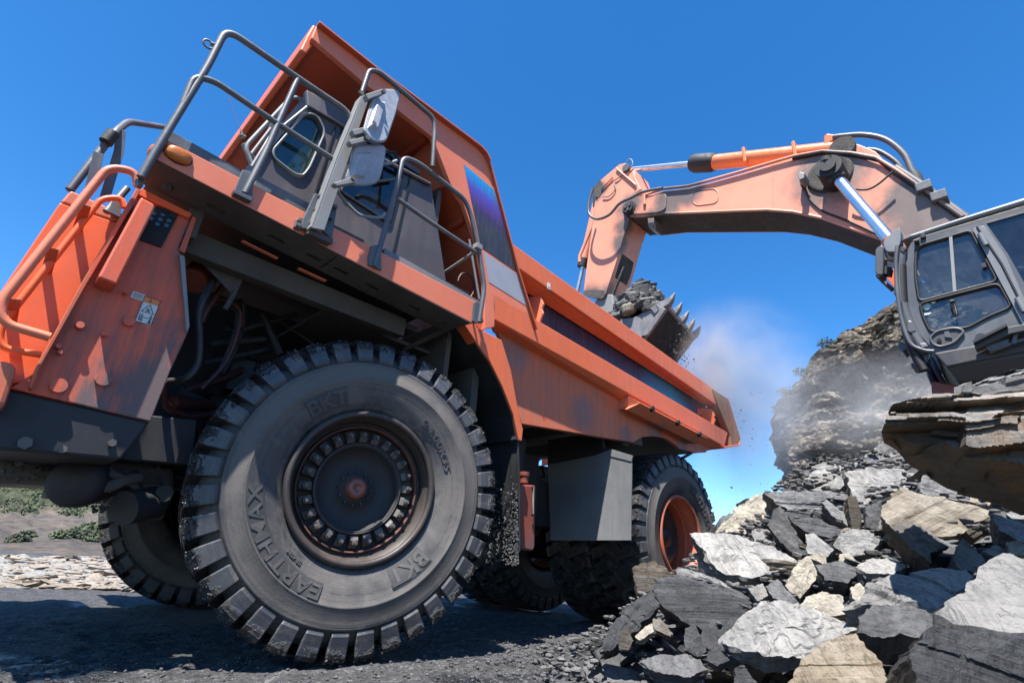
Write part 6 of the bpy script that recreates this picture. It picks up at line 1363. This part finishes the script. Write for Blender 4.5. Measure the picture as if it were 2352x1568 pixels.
while cnt < 285 and tries < 4000:
    tries += 1
    px = b4(rnd.uniform(0, 2351), rnd.uniform(330, 1568)); d = ray(*px); s = march(px, .02)
    if s > 7.8: continue
    q = CP+d*s
    if q.y > -.35 or pile_h(q.x, q.y) < .0 or s < 2.2: continue
    m_ = rnd.choice(mats)
    if q.x < 1.6 and q.z < .4: m_ = rnd.choice(('slate_wet', 'slate_dark', 'slate_wet', 'slate_brown', 'slate_mid'))
    if q.z > .55: m_ = rnd.choice(('slate_pale', 'slate_mid', 'slate_pale', 'slate_mid', 'slate_tan', 'slate_dark'))
    o = protos[0].copy(); o.data = stone_mesh(rnd.randrange(9), m_); COL.objects.link(o)
    sz = rnd.choice((.05, .07, .09, .12, .16, .20))*(.7+s*.10)
    o.location = q+Vector((0, 0, .0)); o.rotation_euler = (rnd.uniform(-.5, .6), rnd.uniform(-.7, .3), rnd.uniform(0, 6.28)); o.scale = (sz, sz*rnd.uniform(.6, 1), sz*rnd.choice((.18, .25, .35, .6)))
    near = min(ROCKS, key=lambda r: (r[0].matrix_world.translation-o.location).length)[1]
    short = near
    for w_ in (' with ', ' leaning', ' lying', ' in the ', ' of the ', ' of slate', ' at the ', ' on the ', ' standing', ' wedged', ' just ', ' under ', ' left ', ' right ', ' filling', ' across', ' half ', ' between', ' along', ' near', ' above', ' below', ' behind', ' sloping', ' shining', ' edge showing', ' tilted', ' pointing'):
        if w_ in short: short = short.split(w_)[0]
    sz_ = 'tiny' if sz < .09 else 'small' if sz < .16 else 'fist sized' if sz < .2 else 'head sized'
    tag(o, '%s %s slate fragment lodged beside the %s' % (sz_, kinds[m_], short), 'stone', '%s %s stones beside the %s' % (sz_, kinds[m_], short)); cnt += 1
# muddy crumbs at the foot of the pile
f = MB()
def chip(f, c, s, rnd, flat=.45):
    N = 5; vs = []
    R_ = Matrix.Rotation(rnd.uniform(0, 6.28), 3, 'Z') @ Matrix.Rotation(rnd.uniform(-.5, .5), 3, 'X')
    P = [Vector((math.cos(2*PI*i/N)*rnd.uniform(.6, 1.1), math.sin(2*PI*i/N)*rnd.uniform(.5, .9), 0)) for i in range(N)]
    for zz, k in ((-flat, .8), (flat*.4, 1.), (flat, .7)):
        for p in P: vs.append(c+(R_ @ Vector((p.x*k, p.y*k, zz*rnd.uniform(.6, 1.2))))*s)
    f.add(vs, [tuple(range(N-1, -1, -1)), tuple(range(2*N, 3*N))]+[(j*N+i, j*N+(i+1) % N, (j+1)*N+(i+1) % N, (j+1)*N+i) for j in (0, 1) for i in range(N)])
for k in range(11000):
    x = rnd.uniform(-2.2, 3.5); y = rnd.uniform(-3.0, .6) if k % 3 else rnd.uniform(-2.8, -.6)
    if k % 3 and x < .6 and rnd.random() < .3: continue
    h = max(ground_h(x, y), pile_h(x, y)-.05 if pile_h(x, y) > .03 else -1); s = rnd.choice((.004, .006, .008, .012, .016, .024 if x > .4 else .012)); chip(f, Vector((x, y, h+s*.3)), s, rnd)
M['crumb'] = plain('slate_crumbs', (.085, .086, .092), .7, var=.6, scale=14)
o = f.build('gravel', M['crumb']); tag(o, 'dark slate gravel and crumbs strewn on the ground before the truck', 'gravel', kind='stuff')
f = MB()
for k in range(7000):
    x = rnd.uniform(.2, 7.5); y = rnd.uniform(-5.5, -.5); 
    if pile_h(x, y) < .03: continue
    s = rnd.uniform(.012, .05); chip(f, Vector((x, y, pile_h(x, y)-.05+rnd.uniform(0, .13))), s, rnd, .3)
M['rubble_chip'] = rockmat('rubble_chip', (.16, .16, .165), (.34, .335, .33), (.05, .05, .05), (.28, .22, .15), .5)
o = f.build('rubble', M['rubble_chip']); tag(o, 'grey rubble filling the gaps of the rock pile', 'rubble', kind='stuff')

# ---- scree berm and hillside on the left
M['scree'] = rockmat('scree_chip', (.40, .31, .22), (.58, .51, .43), (.16, .14, .12), (.55, .32, .16), .7, stainpos=.5)
f = MB(); f2 = MB()
for k in range(5200):
    dpx = rnd.uniform(-120, 620); yy = rnd.uniform(0, 1); D = 8.9+yy*5.5
    d = ray(dpx, 1300); d = Vector((d.x, d.y, 0)).normalized(); q = Vector((CP.x, CP.y, 0))+d*D
    hz = .02+.10*sstep(9, 11, D)+.09*fbm((q.x*.5, q.y*.5, 0), 3)*sstep(9, 10, D)
    s = rnd.choice((.04, .06, .09, .12, .17, .25))*.75; chip(f if rnd.random() < .62 else f2, Vector((q.x, q.y, hz-.02)), s, rnd, .16)
o = f.build('scree', M['scree']); tag(o, 'bright tan and white slate flakes banked beyond the truck on the left', 'scree', kind='stuff')
o = f2.build('scree', M['slate_pale']); tag(o, 'grey slate flakes mixed in the bank beyond the truck on the left', 'scree', kind='stuff')
def left_pol(azpx, D, z):
    d = ray(azpx, 1250); d = Vector((d.x, d.y, 0)).normalized(); return Vector((CP.x+d.x*D, CP.y+d.y*D, z))
mt, t, p = newmat('hillside'); v = mapping(t); n1 = noise_n(t, v, .05, 10, .65, .5); n2 = noise_n(t, v, .5, 10, .72); geo = _n(t, 'ShaderNodeNewGeometry'); sx = _n(t, 'ShaderNodeSeparateXYZ'); t.links.new(geo.outputs['Position'], sx.inputs[0])
rk = mixc(t, ramp(t, n2, [(.38, 0), (.60, 1)]), (.085, .075, .07), (.38, .29, .21)); rk = mixc(t, ramp(t, n1, [(.48, 0), (.56, .45)]), rk, (.115, .112, .12)); n4 = noise_n(t, v, 3.5, 6, .75); rk = mixc(t, ramp(t, n4, [(.52, 0), (.62, .7)]), rk, (.40, .34, .27)); rk = mixc(t, ramp(t, n4, [(.36, .7), (.45, 0)]), rk, (.05, .05, .045))
gr = mixc(t, ramp(t, n2, [(.4, 0), (.6, 1)]), (.045, .065, .025), (.13, .15, .055))
hh = math_n(t, 'ADD', sx.outputs[2], math_n(t, 'MULTIPLY', math_n(t, 'SUBTRACT', n1, .5), 7)); c = mixc(t, ramp(t, math_n(t, 'DIVIDE', hh, 40), [(.05, 0), (.085, 1)]), rk, gr)
t.links.new(c, p.inputs['Base Color']); p.inputs['Roughness'].default_value = .9; n3 = noise_n(t, v, 2.2, 8, .75); t.links.new(bump(t, n3, .8, .25, bump(t, n2, .9, .9)), p.inputs['Normal'])
def hillz(a, D):
    z = -.12+1.7*sstep(16, 60, D)
    z += 14*sstep(58, 190, D)+28*sstep(170, 520, D)
    q = (a*.02, D*.03, 0); z += (.2+.007*D)*fbm((a*.012*D/30, D*.05, 1), 5, .55)*sstep(12, 40, D)
    return z*sstep(1150, 700, a)+(-.2)*(1-sstep(1150, 700, a))
As = [-500+16*i for i in range(106)]; Ds = [13.5*1.042**i for i in range(100)]
g = grid_mesh('hillside', mt, As, Ds, lambda a, D: left_pol(a, D, hillz(a, D)), True); tag(g, kind='structure')
# scrub on the hillside: a few single bushes near its foot and the mass above
M['leaf'] = plain('scrub_leaves', (.065, .095, .03), .7, var=.5, scale=2)
M['leaf_dark'] = plain('scrub_leaves_dark', (.035, .055, .02), .7, var=.5, scale=2)
def bush(f, c, s, n, rnd):
    for k in range(n):
        d = Vector((rnd.gauss(0, 1), rnd.gauss(0, 1), rnd.gauss(0, 1))).normalized()*rnd.uniform(.35, 1)*s; d.z = abs(d.z)*.8; q = c+d; a = Vector((rnd.gauss(0, 1), rnd.gauss(0, 1), rnd.gauss(0, 1))).normalized()*s*.15; b = a.orthogonal().normalized()*s*.10
        f.add([q-a, q+b, q+a, q-b], [(0, 1, 2, 3)])
ORD = ('leftmost', 'second', 'third', 'fourth', 'fifth', 'sixth', 'seventh', 'eighth', 'ninth', 'tenth', 'eleventh', 'rightmost')
BU = [(160, 30, .45), (175, 31, .6), (195, 30.5, .4), (205, 33, .65), (228, 31, .5), (235, 34, .7), (130, 28, .35), (40, 27, .4), (55, 29, .35), (212, 29, .4), (182, 36, .4), (250, 33, .5)]
for k, (a, D, s) in enumerate(sorted(BU)):
    f = MB(); bush(f, left_pol(a, D, hillz(a, D)), s, 420, rnd); o = f.build('bush', M['leaf' if k % 3 else 'leaf_dark'])
    tag(o, ('%s low green bush' % ORD[k] if k in (0, 11) else 'low green bush, %s from the left,' % ORD[k])+' at the foot of the quarry slope', 'bush', 'bushes at the foot of the quarry slope')
f = MB(); fb = MB()
for k in range(1500):
    a = rnd.uniform(-300, 560); D = 66*(460/66)**rnd.random(); z = hillz(a, D)
    if noise.noise((a*.02, D*.03, 5)) < -.12: continue
    bush(f if rnd.random() < .6 else fb, left_pol(a, D, z), D*.009*rnd.uniform(.5, 1.4), 60, rnd)
o = f.build('scrubland', M['leaf']); tag(o, 'green scrub covering the hillside above the quarry slope', 'scrub', kind='stuff')
o = fb.build('scrubland', M['leaf_dark']); tag(o, 'darker evergreen scrub covering the hillside above the quarry slope', 'scrub', kind='stuff')
M['path'] = plain('gravel_path', (.36, .34, .31), .9)
f = MB(); P = []
pathpx = [(112, 175, 5), (118, 200, 5), (128, 235, 4), (112, 270, 6), (104, 300, 7), (122, 330, 9), (130, 390, 10)]
L_ = []; R__ = []
for a, D, w_ in pathpx: L_.append(left_pol(a-w_*.7, D, hillz(a, D)+.9)); R__.append(left_pol(a+w_*.7, D, hillz(a, D)+.9))
f.add(L_+R__, [(i, i+1, i+1+len(L_), i+len(L_)) for i in range(len(L_)-1)]); o = f.build('path', M['path']); tag(o, kind='structure')
hb = left_pol(22, 240, hillz(22, 240)); hut = empty('hut', hb, 'tiny teal roofed hut on the green hillside at the far left', 'hut')
f = MB(); f.box(hb+Vector((0, 0, 1.5)), (5, 4, 3)); f.build('wall', M['white'], hut); f = MB(); f.prism([hb+Vector((-3, -2.5, 3)), hb+Vector((3, -2.5, 3)), hb+Vector((0, -2.5, 4.6))], (0, 5, 0)); f.build('roof', plain('teal_roof', (.18, .36, .38), .5), hut)

# ---- cliff behind the pile
M['cliff'] = None
mt, t, p = newmat('cliff_rock'); v = mapping(t, (1, 1, 1), rot=(.35, .15, 0)); vl = mapping(t, (.9, .9, 1.7), rot=(.3, .12, 0))
n1 = noise_n(t, v, .25, 8, .62, .6); n2 = noise_n(t, vl, 1.1, 10, .75, .3); n3 = noise_n(t, vl, 5.5, 8, .75, .2); vo = _n(t, 'ShaderNodeTexVoronoi'); vo.inputs['Scale'].default_value = 2.6; t.links.new(vl, vo.inputs['Vector'])
c = mixc(t, ramp(t, n2, [(.38, 0), (.60, 1)]), (.022, .019, .017), (.26, .215, .16)); c = mixc(t, ramp(t, n1, [(.50, 0), (.60, .65)]), c, (.30, .20, .10)); c = mixc(t, ramp(t, n3, [(.56, 0), (.66, .75)]), c, (.36, .33, .29)); c = mixc(t, ramp(t, n3, [(.34, .8), (.42, 0)]), c, (.02, .019, .018))  # noise hollows painted near black as the shade in crevices
for sc_, a_, b_ in ((1.3, .55, 1.5), (3.4, .35, 1.75), (8., .45, 1.6)):
    vv = _n(t, 'ShaderNodeTexVoronoi'); vv.inputs['Scale'].default_value = sc_; dv = _n(t, 'ShaderNodeVectorMath', operation='ADD'); sc2 = _n(t, 'ShaderNodeTexNoise'); sc2.inputs['Scale'].default_value = sc_*1.4; sc2.inputs['Detail'].default_value = 4
    t.links.new(vl, sc2.inputs['Vector']); sm_ = _n(t, 'ShaderNodeVectorMath', operation='SCALE'); sm_.inputs['Scale'].default_value = .9/sc_; t.links.new(sc2.outputs['Color'], sm_.inputs[0])
    t.links.new(vl, dv.inputs[0]); t.links.new(sm_.outputs[0], dv.inputs[1]); t.links.new(dv.outputs[0], vv.inputs['Vector'])
    sp_ = _n(t, 'ShaderNodeSeparateColor'); t.links.new(vv.outputs['Color'], sp_.inputs[0]); c = mixc(t, 1., c, ramp(t, sp_.outputs[0], [(0, a_), (1, b_)]), 'MULTIPLY')  # random cell brightness stands in for the shading of tilted rock facets
    nb_ = bump(t, vv.outputs['Distance'], .9, .45/sc_, nb_ if sc_ > 1.3 else None)
t.links.new(c, p.inputs['Base Color']); p.inputs['Roughness'].default_value = .85
b = bump(t, n2, 1, .35, nb_); b = bump(t, vo.outputs['Distance'], .5, .12, b); b = bump(t, n3, .9, .10, b); t.links.new(b, p.inputs['Normal']); M['cliff'] = mt
top = [(1775, 1000), (1790, 945), (1815, 900), (1840, 862), (1866, 822), (1900, 795), (1950, 755), (2005, 722), (2060, 690), (2150, 630), (2300, 540), (2500, 450)]
def topy(x):
    for (x0, y0), (x1, y1) in zip(top, top[1:]):
        if x <= x1: return y0+(y1-y0)*(x-x0)/(x1-x0)
    return 450
DC = 21.
def cl(u, w_):
    # u: 0..1 from the left corner to the right, w: 0 foot .. 1 crest .. 1.4 back slope
    x = 1778+u*722; yt = topy(x); yb = 1250; ww = min(w_, 1.)
    y = yb+(yt-yb)*ww
    if ww < .55: x += 10*math.sin(ww*5)*(1-u)**3
    P = AD((x, y), DC+3.2*ww**2+u*3); q = P*.35
    back = Vector((FW.x, FW.y, 0)).normalized()
    strat = P.z+.25*P.dot(RT); lay = noise.noise(Vector((math.floor(strat/.45)*3.3, P.dot(RT)*.35, 1))); lay2 = noise.noise(Vector((math.floor(strat/.16)*2.1, P.dot(RT)*.9, 4)))
    P = P-back*(.9*fbm(q, 5, .6)+.14*lay+.08*lay2)
    rib = abs(noise.noise(Vector((P.dot(RT)*.45, P.z*.05, 7)))); P = P+back*.9*rib
    tq = Vector((P.dot(RT)+.3*P.z, 0, P.z-.35*P.dot(RT)))
    for sx_, sz_, am in ((1.5, .9, .34), (.7, .4, .20), (.33, .2, .11)):
        wq = Vector((tq.x/sx_+.6*noise.noise(tq*.9/sx_), 0, tq.z/sz_+.6*noise.noise(tq*.9/sx_+Vector((3, 0, 0))))); P = P-back*am*noise.cell(wq)
    P.z += .18*fbm(P*1.3, 3)
    if w_ > 1: P = P+(P-CP).normalized()*(w_-1)*24-Vector((0, 0, (w_-1)*4))
    if u < .03: P = P+(P-CP).normalized()*(.03-u)*300
    return P
us = [0, .01, .02]+[.03+.97*i/380 for i in range(381)]; ws = [i/230 for i in range(231)]+[1.03, 1.08, 1.2, 1.4]
g = grid_mesh('cliff', mt, us, ws, cl, False); tag(g, kind='structure')
# dark spoil heap seen low behind the rear wheel
def heap(a, b_):
    c0 = AD((1690, 1235), 24); return Vector((c0.x+(a-.5)*7, c0.y+(b_-.5)*7, max(-.2, 3.6*math.exp(-((a-.5)**2+(b_-.5)**2)*14)-.6+.35*fbm((a*7, b_*7, 0), 4, .6))))
g = grid_mesh('spoil_heap', M['rubble'], [i/40 for i in range(41)], [i/40 for i in range(41)], heap, False); tag(g, kind='structure')
# shrubs on the cliff edge
for k, (x, y) in enumerate([(1790, 945), (1806, 905), (1843, 858), (1900, 793)]):
    f = MB(); bush(f, AD((x, y), DC+2.6), .38, 160, rnd); o = f.build('shrub', M['leaf_dark']); tag(o, 'dry dark shrub clinging to the left edge of the cliff', 'shrub', 'shrubs on the cliff edge')

# ---- load in the bucket and dirt falling into the bed
base = AX(c6(1090, 500), X0b+.2); f = MB()
for k in range(1500):
    u = rnd.random(); s_ = rnd.random(); q = side[0].lerp(side[3], s_)+ROW*u+Vector((0, .1, 0)); hh = .95*math.sin(PI*min(1, max(0, s_*.9+.05)))*math.sin(PI*(u*.85+.1))
    q = q+Vector((0, .0, -.1+hh*rnd.uniform(.6, 1))); chip(f, q, rnd.choice((.05, .07, .1, .15, .2)), rnd, .3)
o = f.build('bucket_load', M['rubble_chip']); tag(o, 'heap of grey slate rubble carried in the excavator bucket', 'rubble', kind='stuff')
f = MB(); q = AX(c6(1030, 478), X0b-.02); chip(f, q, .22, random.Random(3), .4); o = f.build('stone', M['slate_cream'], bev=.03); tag(o, 'large white stone lying on the rubble in the excavator bucket', 'stone')
f = MB()
for k in range(240):
    cx = 1330+rnd.gauss(0, 75); cy = rnd.uniform(560, 900); q = AX(c6(cx+ (cy-560)*.12, cy), rnd.uniform(4.7, 6.0)); chip(f, q, rnd.choice((.006, .009, .014, .022)), rnd, .6)
for k in range(45):
    q = AD((rnd.uniform(1640, 1775), rnd.uniform(900, 1130)), rnd.uniform(8, 11)); chip(f, q, rnd.choice((.006, .009, .014, .02)), rnd, .6)
o = f.build('falling_debris', M['crumb']); tag(o, 'dark slate crumbs falling from the excavator bucket', 'debris', kind='stuff')

# ---- dust
def dust(name, c, size, rot, dens, col, lab, ns=1.3, thr=.42, seed=0):
    f = MB(); vs = []; A, B = 14, 24
    for j in range(A+1):
        for i in range(B):
            ph = PI*j/A; a = 2*PI*i/B; vs.append((math.sin(ph)*math.cos(a), math.sin(ph)*math.sin(a), math.cos(ph)))
    f.add(vs, [(j*B+i, j*B+(i+1) % B, (j+1)*B+(i+1) % B, (j+1)*B+i) for j in range(A) for i in range(B)], True)
    mt = bpy.data.materials.new(name); mt.use_nodes = True; t = mt.node_tree; t.nodes.clear(); out = _n(t, 'ShaderNodeOutputMaterial'); pv = _n(t, 'ShaderNodeVolumePrincipled')
    pv.inputs['Color'].default_value = (*col, 1); pv.inputs['Anisotropy'].default_value = .2
    tc = _n(t, 'ShaderNodeTexCoord'); ln_ = _n(t, 'ShaderNodeVectorMath', operation='LENGTH'); t.links.new(tc.outputs['Object'], ln_.inputs[0])
    fall = _n(t, 'ShaderNodeMapRange'); fall.interpolation_type = 'SMOOTHSTEP'; fall.inputs[1].default_value = 1.; fall.inputs[2].default_value = .15; t.links.new(ln_.outputs['Value'], fall.inputs[0])
    mp = _n(t, 'ShaderNodeMapping'); mp.inputs['Location'].default_value = (seed, seed*.7, 0); t.links.new(tc.outputs['Object'], mp.inputs[0])
    n = noise_n(t, mp.outputs[0], ns, 5, .62, .4); r = ramp(t, n, [(thr, 0), (thr+.25, 1)])
    t.links.new(math_n(t, 'MULTIPLY', math_n(t, 'MULTIPLY', fall.outputs[0], r), dens), pv.inputs['Density']); t.links.new(pv.outputs[0], out.inputs['Volume'])
    o = f.build(name, mt); o.location = c; o.scale = size; o.rotation_euler = rot; tag(o, lab, 'dust', kind='stuff'); return o
dust('dust_cloud', AD((1650, 880), 10.2), (1.0, 1.9, 2.1), (.35, .25, .2), 1.5, (.84, .80, .76), 'pale dust drifting off the falling load above the truck tail', 1.5, .36, 2)
dust('dust_cloud', AD((1625, 835), 8.6), (.9, .55, 1.1), (.2, .3, .3), .9, (.72, .66, .60), 'brown dust curtain under the excavator bucket', 2.2, .36, 5)
dust('dust_cloud', AD((1725, 960), 10.8), (1.4, 1.2, 2.1), (.1, .2, 0), .6, (.86, .85, .85), 'thin dust veil trailing right of the truck tail', 1.6, .34, 9)
dust('dust_cloud', AD((2020, 930), 15.5), (2.4, 3.2, 1.6), (0, 0, .6), .30, (.84, .82, .80), 'grey dust hanging in front of the cliff', 1.5, .38, 12)
for o in protos: bpy.data.objects.remove(o)

# ---- give every separate piece of a part its own object
KEEP = {'tyre', 'weld_seam', 'caked_mud', 'tread_mud', 'sticker_print', 'small_sticker_print', 'step_teeth', 'floor_grille', 'lamp_grille', 'lettering', 'wheel_nut', 'wheel', 'door_seam', 'door_gap', 'engine_pipes', 'canopy_flange', 'hub', 'lettering_plate', 'bucket_load', 'gravel', 'rubble', 'scree', 'scrubland', 'falling_debris', 'bush', 'shrub', 'rail_sticker_print'}
def split_pieces(o):
    me = o.data; n = len(me.vertices)
    if n > 6000 or n == 0: return
    par = list(range(n))
    def find(a):
        while par[a] != a: par[a] = par[par[a]]; a = par[a]
        return a
    for e in me.edges:
        a, b = find(e.vertices[0]), find(e.vertices[1])
        if a != b: par[a] = b
    comp = {}
    for i in range(n): comp.setdefault(find(i), []).append(i)
    if len(comp) < 2: return
    keys = list(comp); box = {}
    for k in keys:
        c = [me.vertices[i].co for i in comp[k]]; box[k] = [(min(v[a] for v in c)-.004, max(v[a] for v in c)+.004) for a in range(3)]
    grp = {k: k for k in keys}
    def gf(a):
        while grp[a] != a: a = grp[a]
        return a
    for i, a in enumerate(keys):
        for b in keys[i+1:]:
            if all(box[a][x][0] <= box[b][x][1] and box[b][x][0] <= box[a][x][1] for x in range(3)):
                ra, rb = gf(a), gf(b)
                if ra != rb: grp[ra] = rb
    cl_ = {}
    for k in keys: cl_.setdefault(gf(k), []).extend(comp[k])
    if len(cl_) < 2: return
    cl_ = list(cl_.values())
    for gi, vsx in enumerate(cl_):
        idx = {v: i for i, v in enumerate(sorted(vsx))}; m2 = bpy.data.meshes.new(me.name)
        fs = [p for p in me.polygons if p.vertices[0] in idx]
        m2.from_pydata([tuple(me.vertices[v].co) for v in sorted(vsx)], [], [[idx[v] for v in p.vertices] for p in fs])
        for mm in me.materials: m2.materials.append(mm)
        for p, q in zip(m2.polygons, fs): p.use_smooth = q.use_smooth
        if gi == 0: first = m2
        else:
            c = o.copy(); c.data = m2; COL.objects.link(c)
    o.data = first
for o in list(bpy.data.objects):
    if o.type == 'MESH' and o.parent and o.name.split('.')[0] not in KEEP and not o.children: split_pieces(o)

for o in bpy.data.objects:
    if o.name.split('.')[0] in ('caked_mud', 'tread_mud'): o['kind'] = 'stuff'
# tuned base colours: most scaled darker to deepen the shade; orange paints, metal and glass keep theirs
for mt in bpy.data.materials:
    if not mt.use_nodes: continue
    t = mt.node_tree; p = t.nodes.get('Principled BSDF')
    if p is None or p.inputs['Metallic'].default_value > .5: continue
    b_ = p.inputs['Base Color']; src = b_.links[0].from_socket if b_.links else tuple(b_.default_value)[:3]
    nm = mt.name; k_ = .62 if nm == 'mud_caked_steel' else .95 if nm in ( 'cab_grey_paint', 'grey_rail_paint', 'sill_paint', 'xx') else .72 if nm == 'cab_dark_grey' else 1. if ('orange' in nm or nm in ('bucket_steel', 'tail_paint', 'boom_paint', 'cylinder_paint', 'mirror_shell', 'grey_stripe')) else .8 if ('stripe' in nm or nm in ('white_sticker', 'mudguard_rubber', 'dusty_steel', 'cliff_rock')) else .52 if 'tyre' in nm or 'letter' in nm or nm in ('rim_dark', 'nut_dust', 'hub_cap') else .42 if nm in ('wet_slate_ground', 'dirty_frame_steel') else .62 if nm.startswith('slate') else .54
    t.links.new(mixc(t, 1., src, (k_, k_, k_), 'MULTIPLY'), b_)
